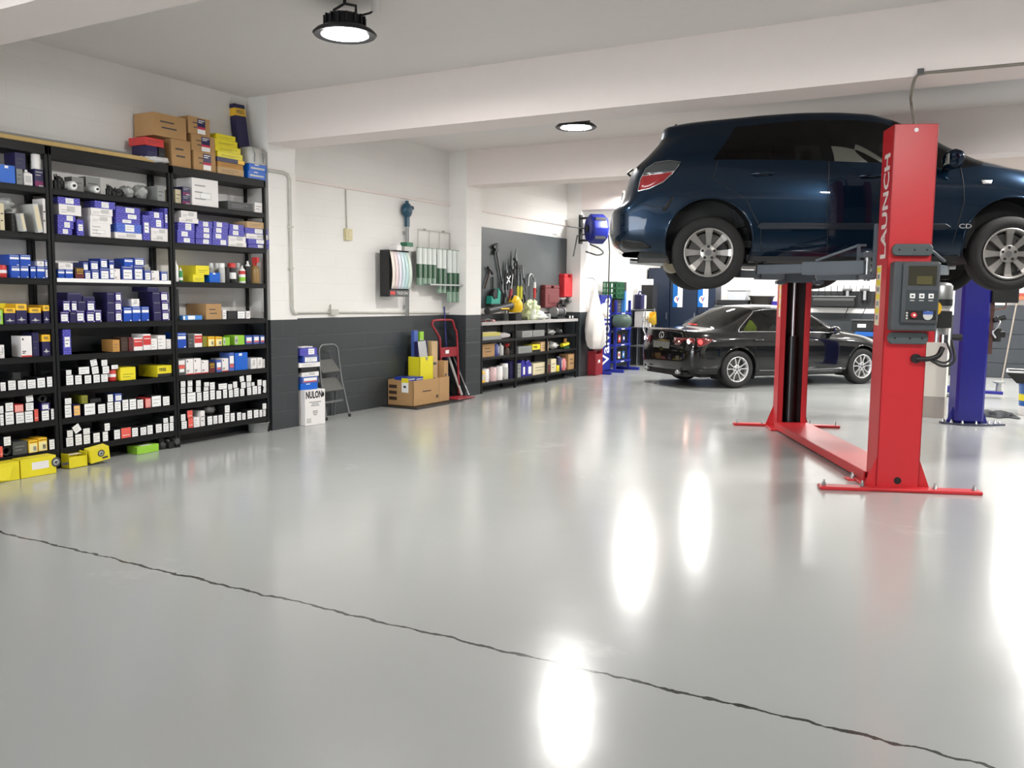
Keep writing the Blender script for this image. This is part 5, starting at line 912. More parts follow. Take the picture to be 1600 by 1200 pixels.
# blue bench with black toolbox by the tool panel
x0, x1 = ony(1336, 525, FAR-.6)[0], ony(1400, 525, FAR-.6)[0]; zb = ony(1350, 519, FAR-.6)[2]
t = thing('blue_bench', 'bright blue bench below the black tool panel', 'bench', ((x0+x1)/2, FAR-.4, 0)); w = (x1-x0)/2
b = MB(); b.box((-w, -.25, zb-.08), (w, .25, zb), mat('bench_blue', (28, 88, 168), .4)); b.build('top', t, .004)
for x in (-w+.05, w-.05):
    for y in (-.2, .2): b = MB(); b.box((x-.03, y-.03, 0), (x+.03, y+.03, zb-.08), BLK); b.build('leg', t)
X = ony(1345, 512, FAR-.5)[0]; t = thing('toolbox', 'black toolbox with white label on the blue bench', 'toolbox', (X+.03, FAR-.42, zb+.001)); b = MB(); b.box((-.2, -.12, 0), (.2, .12, .22), DK); b.build('case', t, .01); b = MB(); b.box((-.21, -.13, .22), (.21, .13, .25), DGREY); b.build('lid', t, .004); b = MB(); b.box((-.09, -.123, .09), (.07, -.12, .16), WHT); b.build('sticker', t)
b = MB(); b.cbox((0, 0, .05), (.16, .12, .1), STEEL); b.cyl((0, 0, .1), (.03, 0, .18), .03, LGREY); tag(b.build('engine_part', None, .004, (X+.33, FAR-.36, zb+.001)), 'silver metal part right of the black toolbox', 'car part')
b = MB(); b.box((-.09, -.08, 0), (.09, .08, .1), REDC); tag(b.build('red_box', None, .004, (X+.35, FAR-.57, zb+.001)), 'small red box at front of the blue bench', 'box')
# ------------------------------------------------------------------ cars: one smooth shell through measured cross-sections
def pchip(t, P, q):
    t = np.asarray(t, float); P = np.asarray(P, float); q = np.asarray(q, float)
    h = np.diff(t); sh = (-1,)+(1,)*(P.ndim-1); d = np.diff(P, axis=0)/h.reshape(sh); m = np.zeros_like(P)
    m[0], m[-1] = d[0], d[-1]
    for i in range(1, len(t)-1):
        a, b = d[i-1], d[i]; w1, w2 = 2*h[i]+h[i-1], h[i]+2*h[i-1]
        with np.errstate(divide='ignore', invalid='ignore'): v = (w1+w2)/(w1/a+w2/b)
        m[i] = np.where((a*b > 0) & np.isfinite(v), v, 0)
    k = np.clip(np.searchsorted(t, q, 'right')-1, 0, len(t)-2); hh = h[k]; s = (q-t[k])/hh
    S = s.reshape(sh); H = hh.reshape(sh)
    return (2*S**3-3*S**2+1)*P[k]+(S**3-2*S**2+S)*H*m[k]+(-2*S**3+3*S**2)*P[k+1]+(S**3-S**2)*H*m[k+1]
FR = [0, .12, .38, .62, .82, 1]; FW = [.90, .97, 1, 1, .985, .945]
def sec(xl, w, zb, p5, *tops):
    """half cross-section: six points from sill to belt line, then five over the roof or bonnet"""
    xb, wb_, z5 = p5; r = []
    for f, k in zip(FR, FW):
        r.append((xl+(xb-xl)*max(0, (f-.62)/.38), w*k if f < 1 else wb_, zb+(z5-zb)*f))
    return r+list(tops)
class Shell:
    def __init__(s, stations, step=.045, nj=4):
        P = np.array(stations, float); n = len(P); t = [0.]
        for i in range(1, n): t.append(t[-1]+max(.06, float(np.mean(np.linalg.norm(P[i]-P[i-1], axis=1)))))
        q = []; seg = []
        for i in range(n-1):
            m = max(3, int(math.ceil((t[i+1]-t[i])/step)))
            for k in range(m): q.append(t[i]+(t[i+1]-t[i])*k/m); seg.append(i)
        q.append(t[-1]); A = pchip(t, P, q)
        tj = np.arange(11.); qj = np.concatenate([np.linspace(j, j+1, nj, endpoint=False) for j in range(10)]+[[10.]])
        s.G = np.transpose(pchip(tj, np.transpose(A, (1, 0, 2)), qj), (1, 0, 2)); s.seg = seg; s.nj = nj; s.q = q; s.t = t
        s.flat = s.G[:, :7*nj+1].reshape(-1, 3)
    def y(s, x, z):
        d = (s.flat[:, 0]-x)**2+(s.flat[:, 2]-z)**2; k = np.argsort(d)[:4]; w = 1/(d[k]+1e-6); return float((s.flat[k, 1]*w).sum()/w.sum())
    def col(s, st): return s.q.index(s.t[st]) if st < len(s.t)-1 else len(s.q)-1
    def parts(s, cls, arches, side):
        G = s.G.copy(); ni, nj = G.shape[:2]; kill = set()
        for i in range(ni-1):
            for j in range(nj-1):
                if j >= 5*s.nj: continue
                c = (G[i, j]+G[i+1, j]+G[i, j+1]+G[i+1, j+1])/4
                for ax, az, ar in arches:
                    if (c[0]-ax)**2+(c[2]-az)**2 < ar*ar and c[1] > .3: kill.add((i, j))
        for ax, az, ar in arches:
            near = set()
            for (i, j) in kill:
                for a in (0, 1):
                    for b_ in (0, 1): near.add((i+a, j+b_))
            for (i, j) in near:
                dx, dz = G[i, j, 0]-ax, G[i, j, 2]-az; d = math.hypot(dx, dz)
                if .5*ar < d < ar*1.35: G[i, j, 0], G[i, j, 2] = ax+dx*ar/d, az+dz*ar/d
        out = {}
        for i in range(ni-1):
            for j in range(nj-1):
                if (i, j) in kill: continue
                out.setdefault(cls(s.seg[i], j//s.nj), []).append((i, j))
        res = {}
        for nm, cells in out.items():
            idx = {}; vs = []; fs = []
            def V(i, j):
                if (i, j) not in idx: idx[(i, j)] = len(vs); p = G[i, j]; vs.append((p[0], side*p[1], p[2]))
                return idx[(i, j)]
            for i, j in cells: fs.append((V(i, j), V(i+1, j), V(i+1, j+1), V(i, j+1)))
            res[nm] = (vs, fs)
        return res
def weld(o, d=.0008):
    bm = bmesh.new(); bm.from_mesh(o.data); bmesh.ops.remove_doubles(bm, verts=bm.verts, dist=d); bmesh.ops.dissolve_degenerate(bm, edges=bm.edges, dist=.0002); bmesh.ops.recalc_face_normals(bm, faces=bm.faces); bm.to_mesh(o.data); bm.free()
def patch(sh, poly, m, name, parent, side=-1, off=.005, n=2, thick=.006):
    """a lamp, badge or panel lying on the car's flank, outlined in (x, z)"""
    bm = bmesh.new(); f = bm.faces.new([bm.verts.new((x, 0, z)) for x, z in poly]); bmesh.ops.triangulate(bm, faces=[f])
    for _ in range(n): bmesh.ops.subdivide_edges(bm, edges=bm.edges[:], cuts=1, use_grid_fill=True); bmesh.ops.triangulate(bm, faces=bm.faces[:])
    for v in bm.verts: v.co.y = side*(sh.y(v.co.x, v.co.z)+off)
    me = bpy.data.meshes.new(name); bm.to_mesh(me); bm.free(); me.materials.append(m); me.polygons.foreach_set('use_smooth', [True]*len(me.polygons))
    o = bpy.data.objects.new(name, me); COL.objects.link(o); o.parent = parent
    s = o.modifiers.new('thickness', 'SOLIDIFY'); s.thickness = thick; s.offset = 0; return o
def strip(sh, pts, r, m, name, parent, side=-1, off=.0):
    q = []
    for k in range(len(pts)-1):
        (x0, z0), (x1, z1) = pts[k], pts[k+1]; n = max(2, int(math.hypot(x1-x0, z1-z0)/.06))
        q += [(x0+(x1-x0)*i/n, z0+(z1-z0)*i/n) for i in range(n)]
    q.append(pts[-1]); b = MB(); b.tube([(x, side*(sh.y(x, z)+off), z) for x, z in q], r, m, 6); return b.build(name, parent)
BRAKE = mat('brake_disc_steel', (110, 108, 104), .4, .7); RIM = mat('alloy_wheel_silver', (160, 158, 154), .32, .7); RIMD = mat('wheel_shadow_black', (18, 18, 18), .7)
def wheel(parent, x, y, z, R, w, spokes, side, style):
    RIM = mat('alloy_wheel_silver') if style == 'wide' else mat('bright_alloy_silver', (206, 206, 206), .28, .6)
    t = bpy.data.objects.new('wheel', None); COL.objects.link(t); t.parent = parent; t.location = (x, y, z); rr = R*.665
    X = RX(math.pi/2) if side < 0 else RX(-math.pi/2)
    b = MB(); b.push(X); h = w/2
    b.lathe([(rr*.97, -h*.8), (rr*1.05, -h), (R*.93, -h), (R*.985, -h*.8), (R, -h*.4), (R, h*.4), (R*.985, h*.8), (R*.93, h), (rr*1.18, h*1.02), (rr*1.03, h*.92), (rr*.98, h*.8)], RUB, 48, (False, False))
    for g in (-.45, -.15, .15, .45): b.lathe([(R*1.0008, h*g-.004), (R*1.0008, h*g+.004)], RIMD, 48, (False, False))
    b.pop(); b.build('tyre', t)
    b = MB(); b.push(X); b.lathe([(rr*.99, -h*.8), (rr*.90, -h*.5), (rr*.88, h*.4), (rr*.93, h*.80), (rr*1.02, h*.93), (rr*1.02, h*.99), (rr*.955, h*.99), (rr*.93, h*.86)], RIM, 48, (False, False))
    for k in range(spokes):
        a = 2*math.pi*k/spokes + (math.pi/2)
        if style == 'wide':
            rings = [[(r_*1., s*wd/2, zz) for s, zz in ((-1, z1-.025), (1, z1-.025), (1, z1), (-1, z1))] for r_, wd, z1 in ((rr*.26, rr*.18, h*.72), (rr*.5, rr*.20, h*.74), (rr*.8, rr*.27, h*.82), (rr*.96, rr*.33, h*.93))]
            b.push(RZ(a)); b.rings(rings, RIM, False); b.pop()
        else:
            for s2 in (-1, 1):
                rings = [[(r_, s2*o_+s*wd/2, zz) for s, zz in ((-1, z1-.02), (1, z1-.02), (1, z1), (-1, z1))] for r_, wd, o_, z1 in ((rr*.2, rr*.10, rr*.06, h*.76), (rr*.55, rr*.085, rr*.13, h*.80), (rr*.96, rr*.10, rr*.27, h*.92))]
                b.push(RZ(a)); b.rings(rings, RIM, False); b.pop()
    b.lathe([(rr*.30, h*.55), (rr*.36, h*.72), (rr*.33, h*.77), (rr*.15, h*.79)], RIM, 30); b.pop(); b.build('rim', t)
    b = MB(); b.push(X)
    for k in range(5): a = 2*math.pi*k/5+math.pi/2; b.push(T(rr*.25*math.cos(a), rr*.25*math.sin(a), 0)); b.lathe([(rr*.06, h*.75), (rr*.058, h*.80)], RIMD, 12); b.pop()
    b.lathe([(rr*.12, h*.80), (rr*.11, h*.83)], mat('grey_hub_cap', (120, 120, 122), .35, .6), 20); b.pop(); b.build('hub_cap', t)
    b = MB(); b.push(X); b.lathe([(rr*.82, -h*.1), (rr*.82, h*.02)], BRAKE, 36); b.lathe([(rr*.88, -h*.5), (rr*.88, -h*.45)], RIMD, 36); b.cbox((rr*.55, rr*.3, h*.06), (rr*.35, rr*.5, h*.5), DK); b.pop(); b.build('brake_disc', t)
    return t
def arch_tub(parent, x, z, r, w0, w1, m=DK):
    b = MB(); n = 18
    b.rings([[(x+r*math.cos(a), y, z+r*math.sin(a)) for y in (w0, w1)] for a in [math.pi*(-.16+1.32*k/n) for k in range(n+1)]], m, True, (False, False), False)
    s = 1 if w0 > 0 else -1; b.prism([(x+r*math.cos(math.pi*(-.16+1.32*k/n)), z+r*math.sin(math.pi*(-.16+1.32*k/n))) for k in range(n+1)], min(abs(w0), abs(w1))*s, (min(abs(w0), abs(w1))-.01)*s, m, 1); b.build('wheel_well', parent)
def seats(parent, xs, m, zf=.42):
    for x, wd in xs:
        for y in ((-.36, .36) if wd < .7 else (0,)):
            b = MB(); b.cbox((x, y, zf), (.48, wd, .16), m); b.push(T(x-.22, y, zf+.05) @ RY(-.28)); b.box((-.06, -wd/2, 0), (.06, wd/2, .58), m); b.pop(); b.build('seat', parent, .03)
            for yy in ((y,) if wd < .7 else (-.4, .4)):
                b = MB(); b.ball((x-.42, yy, zf+.73), (.05, .13, .09), m, 14, 10); b.build('headrest', parent)
def steering(parent, x, y, z):
    b = MB(); b.push(T(x, y, z) @ RY(-.5-math.pi/2+math.pi)); b.tube([(.18*math.cos(k*.3927), .18*math.sin(k*.3927), 0) for k in range(17)], .015, DK); b.box((-.17, -.02, -.01), (.17, .02, .01), DK); b.pop(); b.build('steering_wheel', parent)
SEATM = mat('dark_seat_fabric', (40, 42, 44), .85)
GLASS = glass_mat('tinted_car_glass', (200, 208, 204)); GLASSD = glass_mat('dark_tinted_glass', (44, 50, 50)); LAMPG = glass_mat('clear_lamp_cover', (200, 200, 200))
def car(name, label, cat, loc, yaw, sc, S, cls, arches, paint, WB, R, zwheel, trk, spokes, style, rearg=None):
    root = thing(name, label, cat, loc, yaw); root.scale = (sc, sc, sc); sh = Shell(S)
    mats = dict(body=paint, pillar=mat('gloss_black_trim', (8, 8, 9), .2, spec=.3), corner_trim=mat('gloss_black_trim'), windscreen=GLASS, rear_window=GLASSD, rear_side_window=rearg or GLASSD, front_side_window=GLASS, bumper_grille=DK)
    R1, L1 = sh.parts(cls, arches, -1), sh.parts(cls, arches, 1)
    for nm in R1:
        if nm in ('rear_side_window', 'front_side_window', 'pillar', 'corner_trim'):
            for d in (R1, L1): b = MB(); b.add(*d[nm], mats[nm], True); o = b.build(nm, root); weld(o)
        else:
            b = MB(); b.add(*R1[nm], mats[nm], True); b.add(*L1[nm], mats[nm], True); o = b.build(nm, root); weld(o)
    for ax, az, ar in arches:
        for s in (-1, 1):
            wd = sh.y(ax, az+ar+.03)
            arch_tub(root, ax, az, ar+.002, s*(wd-.32), s*(wd-.012))
            b = MB(); b.tube([(ax+ar*math.cos(a), s*(sh.y(ax+ar*math.cos(a), az+ar*math.sin(a))-.002), az+ar*math.sin(a)) for a in [math.pi*(-.10+1.20*k/24) for k in range(25)]], .011, paint, 6); b.build('wheel_arch_lip', root)
    for x in (0, WB):
        for s in (-1, 1): wheel(root, x, s*(trk), zwheel, R, .205, spokes, s, style)
    return root, sh
# ------------------------------------------------------------------ dark blue hatchback on the lift
PBL = mat('dark_teal_blue_metallic', (6, 34, 56), .26, .65, coat=.7, spec=.2, var=.02)
def z5(*z): return z
HS = [[(-.72, 0, .26), (-.80, 0, .33), (-.84, 0, .45), (-.835, 0, .63), (-.765, 0, .72), (-.68, 0, .98), (-.55, 0, 1.12), (-.43, 0, 1.25), (-.41, 0, 1.335), (-.35, 0, 1.37), (-.28, 0, 1.385)],
 [(-.70, .48, .26), (-.78, .53, .33), (-.82, .56, .45), (-.815, .56, .63), (-.75, .55, .72), (-.665, .52, .98), (-.54, .50, 1.12), (-.42, .46, 1.25), (-.40, .45, 1.33), (-.34, .28, 1.368), (-.28, 0, 1.387)],
 [(-.58, .70, .26), (-.67, .76, .32), (-.715, .795, .45), (-.715, .80, .63), (-.66, .785, .75), (-.575, .72, .99), (-.46, .67, 1.13), (-.35, .60, 1.26), (-.35, .56, 1.335), (-.30, .34, 1.375), (-.25, 0, 1.392)],
 sec(-.45, .85, .25, (-.40, .775, 1.03), (-.30, .71, 1.16), (-.20, .635, 1.29), (-.18, .575, 1.36), (-.14, .34, 1.40), (-.12, 0, 1.41)),
 sec(-.12, .872, .22, (.02, .815, 1.045), (.12, .755, 1.17), (.22, .67, 1.315), (.24, .61, 1.385), (.24, .36, 1.425), (.24, 0, 1.437)),
 sec(.42, .876, .20, (.50, .822, 1.04), (.52, .76, 1.19), (.54, .675, 1.34), (.54, .615, 1.405), (.54, .36, 1.445), (.54, 0, 1.457)),
 sec(.95, .876, .20, (.98, .822, 1.03), (.95, .765, 1.195), (.92, .68, 1.36), (.92, .62, 1.42), (.92, .37, 1.455), (.92, 0, 1.467)),
 sec(1.05, .876, .20, (1.09, .822, 1.025), (1.05, .765, 1.19), (1.01, .68, 1.36), (1.01, .62, 1.42), (1.01, .37, 1.455), (1.01, 0, 1.467)),
 sec(1.60, .876, .20, (1.66, .815, 1.0), (1.54, .755, 1.175), (1.42, .67, 1.345), (1.41, .61, 1.405), (1.41, .36, 1.44), (1.41, 0, 1.453)),
 sec(2.02, .875, .21, (2.12, .80, .965), (1.87, .73, 1.15), (1.62, .655, 1.315), (1.62, .60, 1.365), (1.66, .35, 1.395), (1.68, 0, 1.405)),
 sec(2.22, .872, .22, (2.36, .79, .985), (2.375, .765, .998), (2.39, .735, 1.012), (2.43, .62, 1.04), (2.50, .35, 1.06), (2.53, 0, 1.07)),
 sec(2.78, .862, .22, (2.78, .765, .915), (2.78, .70, .95), (2.78, .60, .97), (2.79, .45, .987), (2.80, .25, .997), (2.80, 0, 1.0)),
 sec(3.08, .83, .22, (3.08, .72, .80), (3.09, .66, .83), (3.10, .56, .85), (3.11, .42, .865), (3.12, .22, .88), (3.12, 0, .885)),
 sec(3.26, .74, .22, (3.28, .62, .67), (3.29, .56, .70), (3.31, .46, .72), (3.33, .34, .735), (3.35, .18, .745), (3.35, 0, .75)),
 [(3.30, .40, .22), (3.37, .42, .27), (3.42, .42, .38), (3.42, .42, .50), (3.41, .40, .58), (3.39, .38, .655), (3.39, .34, .675), (3.39, .28, .69), (3.39, .2, .70), (3.39, .1, .705), (3.39, 0, .71)],
 [(3.32, 0, .22), (3.40, 0, .27), (3.45, 0, .38), (3.45, 0, .50), (3.43, 0, .58), (3.41, 0, .655), (3.41, 0, .675), (3.40, 0, .69), (3.40, 0, .70), (3.40, 0, .705), (3.40, 0, .71)]]
HS = [[(x, y, z+(.118*((z-.6)/.86)**1.5 if z > .6 else 0)) for x, y, z in st] for st in HS]
def hz_(z): return z+(.118*((z-.6)/.86)**1.5 if z > .6 else 0)
for k_ in (0, 1, 2):
    f_ = (1, 1, .7)[k_]; HS[k_] = [(x-f_*(.07 if z < .69 else .045 if z < 1.05 else .02), y, z) for x, y, z in HS[k_]]
def hcls(i, j):
    if j in (5, 6):
        if i in (0, 1): return 'rear_window'
        if i in (4, 5): return 'rear_side_window'
        if i == 6: return 'pillar'
        if i in (7, 8): return 'front_side_window'
        if i == 9: return 'corner_trim'
    if i == 9 and j >= 7: return 'windscreen'
    if i in (13, 14) and j in (1, 2): return 'bumper_grille'
    return 'body'
hy = math.radians(22.4); hs = .972; Pr = np.array([-2.363, 7.787]); Lh = np.array([-math.sin(hy), math.cos(hy)]); ho = Pr+Lh*.865*hs
hz = 1.648
HB, hsh = car('hatchback_car', 'dark blue hatchback raised on red two-post lift', 'car', (ho[0], ho[1], hz), hy, hs, HS, hcls, [(0, .345, .398), (2.614, .345, .398)], PBL, 2.614, .333, .245, .762, 8, 'wide')
# flank details
for s in (-1, 1):
    strip(hsh, [(.06, 1.075), (.02, .92), (.32, .72), (.46, .45), (.47, .27)], .0035, DK, 'door_seam', HB, s); strip(hsh, [(1.04, 1.06), (1.03, .6), (1.06, .24)], .0035, DK, 'door_seam', HB, s); strip(hsh, [(2.18, 1.0), (2.20, .7), (2.15, .45), (2.11, .24)], .0035, DK, 'door_seam', HB, s); strip(hsh, [(.47, .27), (1.06, .245), (2.11, .25)], .0035, DK, 'door_seam', HB, s)
    strip(hsh, [(-.64, .70), (-.50, .66), (-.36, .66)], .003, DK, 'bumper_seam', HB, s)
    for x, z in ((.464, .955), (1.40, .93)):
        b = MB(); y = s*(hsh.y(x, z)+.012); b.tube([(x-.10, y-s*.016, z-.002), (x-.06, y+s*.014, z), (x+.05, y+s*.014, z+.004), (x+.09, y-s*.016, z+.004)], .016, PBL, 10); b.box((x-.07, y-s*.02, z-.022), (x+.05, y-s*.009, z+.014), DK); b.build('door_handle', HB)
    patch(hsh, [(.46, .515), (2.05, .505), (2.10, .475), (2.05, .455), (.46, .455), (.42, .48)], mat('dark_rub_strip', (16, 28, 40), .4), 'rub_strip', HB, s, .010, 3, .016)
    tl = [(-.655, .81), (-.635, .92), (-.585, 1.02), (-.50, 1.075), (-.38, 1.088), (-.27, 1.07), (-.34, .97), (-.43, .885), (-.55, .83)]
    o = patch(hsh, tl, mat('red_tail_lens', (150, 24, 32), .15, coat=1), 'tail_lamp', HB, s, .006, 2, .012)
    u = patch(hsh, [(-.62, .955), (-.585, 1.02), (-.50, 1.075), (-.38, 1.088), (-.27, 1.07), (-.33, .985), (-.46, .965)], mat('smoked_tail_lens', (60, 66, 68), .12, coat=1), 'upper_lens', o, s, .019, 2, .004)
    strip(hsh, tl+[tl[0]], .005, CHROME, 'lamp_rim', o, s, .012); strip(hsh, [(-.62, .955), (-.46, .965), (-.33, .985)], .004, CHROME, 'lamp_divider', o, s, .020)
    patch(hsh, [(-.80, .37), (-.60, .345), (-.52, .29), (-.70, .275), (-.78, .30)], DK, 'bumper_insert', HB, s, .006, 2, .008)
    patch(hsh, [(2.34, .885), (2.43, .885), (2.42, .855), (2.35, .855)], WHT, 'side_indicator', HB, s, .006, 1, .008)
    patch(hsh, [(-.44, .63), (-.34, .76), (-.33, .74), (-.40, .62)], DK, 'bumper_reflector', HB, s, .003, 1, .004)
    m = MB(); m.rings([[(2.08-.035+q_*.05+e_*.055*math.cos(a), s*(.915+.07*q_)+e_*s*.05*math.sin(a)*.9, 1.06-.012*q_+e_*.085*math.sin(a)) for a in [2*math.pi*k/16 for k in range(16)]] for q_, e_ in ((-.6, .45), (-.2, .85), (.4, 1), (1., .85), (1.3, .4))], PBL); m.build('door_mirror', HB); q = MB(); q.bar((2.06, s*.79, 1.0), (2.07, s*.90, 1.02), .05, .04, DK); q.build('mirror_arm', HB); q = MB(); q.box((2.015, s*.87, 1.01), (2.004, s*.99, 1.10), CHROME); q.build('mirror_glass', HB)
    hp = [(2.96, .66), (3.02, .78), (3.16, .75), (3.27, .65), (3.20, .60)]; patch(hsh, hp, mat('headlamp_lens', (190, 196, 200), .1, coat=1), 'head_lamp', HB, s, .006, 2, .01)
b = MB(); b.push(T(2.22, -hsh.y(2.22, .49)-.008, .485) @ FACE_NY); b.text('CD', CHROME, .11, .042, .02); b.pop(); b.build('model_badge', HB)
b = MB(); b.rings([[(-.30, y, hz_(1.375)), (-.42+.08*abs(y/.5)**2, y, hz_(1.345)), (-.415+.08*abs(y/.5)**2, y, hz_(1.325)), (-.30, y, hz_(1.34))] for y in np.linspace(-.5, .5, 11)], PBL, True); b.build('roof_spoiler', HB); b = MB(); b.box((-.425, -.12, hz_(1.33)), (-.418, .12, hz_(1.342)), REDC); b.build('high_brake_lamp', HB)
b = MB(); b.box((-.918, -.26, .47), (-.908, .26, .58), WCARD); b.box((-.85, -.2, .70), (-.825, .2, .72), CHROME); b.build('number_plate', HB)
b = MB(); b.push(T(-.785, 0, .86) @ RY(-math.pi/2+.3)); b.lathe([(.05, 0), (.045, .012), (.03, .016)], CHROME, 24); b.pop(); b.build('badge', HB)
b = MB(); b.tube([(-.69, .06, 1.04), (-.75, 0, 1.08), (-.695, -.02, 1.12)], .012, DK); b.build('rear_wiper', HB)
b = MB()                                   # underside
b.box((-.62, -.62, .20), (3.22, .62, .27), mat('underbody_grey', (62, 64, 64), .7)); b.box((.35, -.80, .17), (2.2, -.72, .23), DK); b.box((.35, .72, .17), (2.2, .80, .23), DK); b.build('underbody', HB)
b = MB(); b.tube([(2.5, .1, .17), (1.6, .16, .15), (.5, .2, .16), (-.2, .3, .19)], .035, STEEL, 10); b.cyl((-.25, .15, .19), (-.25, .62, .19), .10, mat('exhaust_tin', (150, 142, 120), .4, .7)); b.tube([(-.3, .55, .19), (-.7, .58, .22)], .03, STEEL); b.build('exhaust', HB)
for x in (0, 2.614): b = MB(); b.cyl((x, -.7, .225), (x, .7, .225), .035, DK); b.bar((x, -.5, .2), (x+.35, -.45, .24), .06, .05, DK); b.bar((x, .5, .2), (x+.35, .45, .24), .06, .05, DK); b.build('axle', HB)
b = MB(); b.box((.0, -.74, .30), (2.3, .74, .36), DK); b.box((2.05, -.74, .36), (2.35, .74, .86), DK); b.build('cabin_floor', HB)
seats(HB, ((.55, 1.2), (1.35, .5)), SEATM); steering(HB, 1.85, -.36, .92)
b = MB(); b.box((1.72, -.11, 1.29), (1.75, .11, 1.36), DK); b.cyl((1.75, 0, 1.35), (1.73, 0, 1.46), .012, DK); b.build('interior_mirror', HB)
# ------------------------------------------------------------------ black sedan beyond
PBK = mat('black_car_paint', (8, 9, 11), .2, .0, coat=1., spec=.15, var=.02)
SS = [[(-.88, 0, .25), (-.96, 0, .33), (-1.0, 0, .48), (-1.0, 0, .64), (-.965, 0, .82), (-.955, 0, .985), (-.93, 0, 1.0), (-.90, 0, 1.005), (-.88, 0, 1.008), (-.86, 0, 1.01), (-.84, 0, 1.012)],
 [(-.85, .54, .25), (-.93, .59, .33), (-.97, .62, .48), (-.97, .62, .64), (-.935, .60, .82), (-.925, .56, .98), (-.90, .54, .995), (-.88, .47, 1.0), (-.86, .37, 1.005), (-.85, .2, 1.01), (-.84, 0, 1.012)],
 [(-.70, .73, .25), (-.77, .80, .33), (-.81, .83, .48), (-.82, .835, .64), (-.79, .81, .80), (-.77, .74, .945), (-.76, .70, .97), (-.76, .61, .988), (-.76, .46, 1.0), (-.76, .24, 1.008), (-.76, 0, 1.012)],
 sec(-.52, .88, .25, (-.54, .80, .948), (-.55, .74, .972), (-.56, .64, .992), (-.57, .48, 1.005), (-.58, .25, 1.015), (-.58, 0, 1.02)),
 sec(-.36, .893, .24, (-.26, .805, .955), (-.29, .755, .985), (-.33, .69, 1.008), (-.38, .58, 1.022), (-.44, .3, 1.035), (-.46, 0, 1.04)),
 sec(.02, .90, .22, (.03, .815, .965), (.24, .72, 1.15), (.46, .615, 1.31), (.45, .555, 1.355), (.42, .32, 1.385), (.40, 0, 1.395)),
 sec(.45, .90, .21, (.58, .82, .965), (.66, .735, 1.17), (.74, .63, 1.345), (.74, .57, 1.385), (.74, .33, 1.415), (.74, 0, 1.425)),
 sec(1.0, .90, .21, (1.02, .82, .96), (1.0, .74, 1.175), (.98, .64, 1.355), (.98, .58, 1.392), (.98, .34, 1.42), (.98, 0, 1.43)),
 sec(1.08, .90, .21, (1.12, .82, .96), (1.09, .74, 1.175), (1.06, .64, 1.355), (1.06, .58, 1.392), (1.06, .34, 1.42), (1.06, 0, 1.43)),
 sec(1.65, .90, .21, (1.65, .815, .95), (1.50, .73, 1.16), (1.36, .63, 1.34), (1.35, .57, 1.378), (1.36, .33, 1.405), (1.37, 0, 1.415)),
 sec(2.05, .90, .21, (2.12, .80, .93), (1.82, .715, 1.13), (1.54, .62, 1.315), (1.54, .56, 1.345), (1.58, .33, 1.37), (1.60, 0, 1.38)),
 sec(2.28, .895, .22, (2.36, .79, .915), (2.375, .765, .925), (2.39, .73, .938), (2.43, .62, .96), (2.50, .35, .985), (2.53, 0, .992)),
 sec(2.78, .885, .22, (2.80, .78, .855), (2.80, .71, .885), (2.80, .60, .905), (2.81, .45, .92), (2.82, .25, .93), (2.82, 0, .935)),
 sec(3.15, .86, .22, (3.15, .74, .76), (3.16, .67, .79), (3.17, .57, .81), (3.19, .42, .825), (3.20, .22, .835), (3.20, 0, .84)),
 sec(3.36, .76, .22, (3.38, .62, .65), (3.39, .56, .68), (3.41, .46, .70), (3.43, .34, .71), (3.45, .18, .72), (3.45, 0, .725)),
 [(3.42, .40, .22), (3.48, .42, .27), (3.53, .42, .38), (3.53, .42, .50), (3.52, .40, .58), (3.50, .38, .64), (3.50, .34, .66), (3.50, .28, .675), (3.50, .2, .685), (3.50, .1, .69), (3.50, 0, .695)],
 [(3.44, 0, .22), (3.50, 0, .27), (3.56, 0, .38), (3.56, 0, .50), (3.54, 0, .58), (3.52, 0, .64), (3.52, 0, .66), (3.51, 0, .675), (3.51, 0, .685), (3.51, 0, .69), (3.51, 0, .695)]]
def scls(i, j):
    if j in (5, 6):
        if i in (5, 6): return 'rear_side_window'
        if i == 7: return 'pillar'
        if i in (8, 9): return 'front_side_window'
    if i == 4 and j >= 7: return 'rear_window'
    if i == 10 and j >= 7: return 'windscreen'
    if i in (14, 15) and j in (1, 2): return 'bumper_grille'
    return 'body'
sy = math.radians(51); ss = .965; Ps = np.array([-3.832, 14.461]); Ls = np.array([-math.sin(sy), math.cos(sy)]); so = Ps+Ls*.885*ss
SB, ssh = car('sedan_car', 'glossy black sedan with lit tail lamps parked by far wall', 'car', (so[0], so[1], 0), sy, ss, SS, scls, [(0, .335, .375), (2.73, .335, .375)], PBK, 2.73, .325, .325, .782, 5, 'pair', glass_mat('medium_tinted_glass', (150, 162, 158)))
TLM = mat('lit_red_tail_lens', (236, 30, 30), .2, emit=2.2, coat=1); TLD = mat('dark_red_tail_lens', (96, 12, 18), .15, coat=1); TLW = mat('lit_lamp_core', (255, 190, 170), .3, emit=9.)
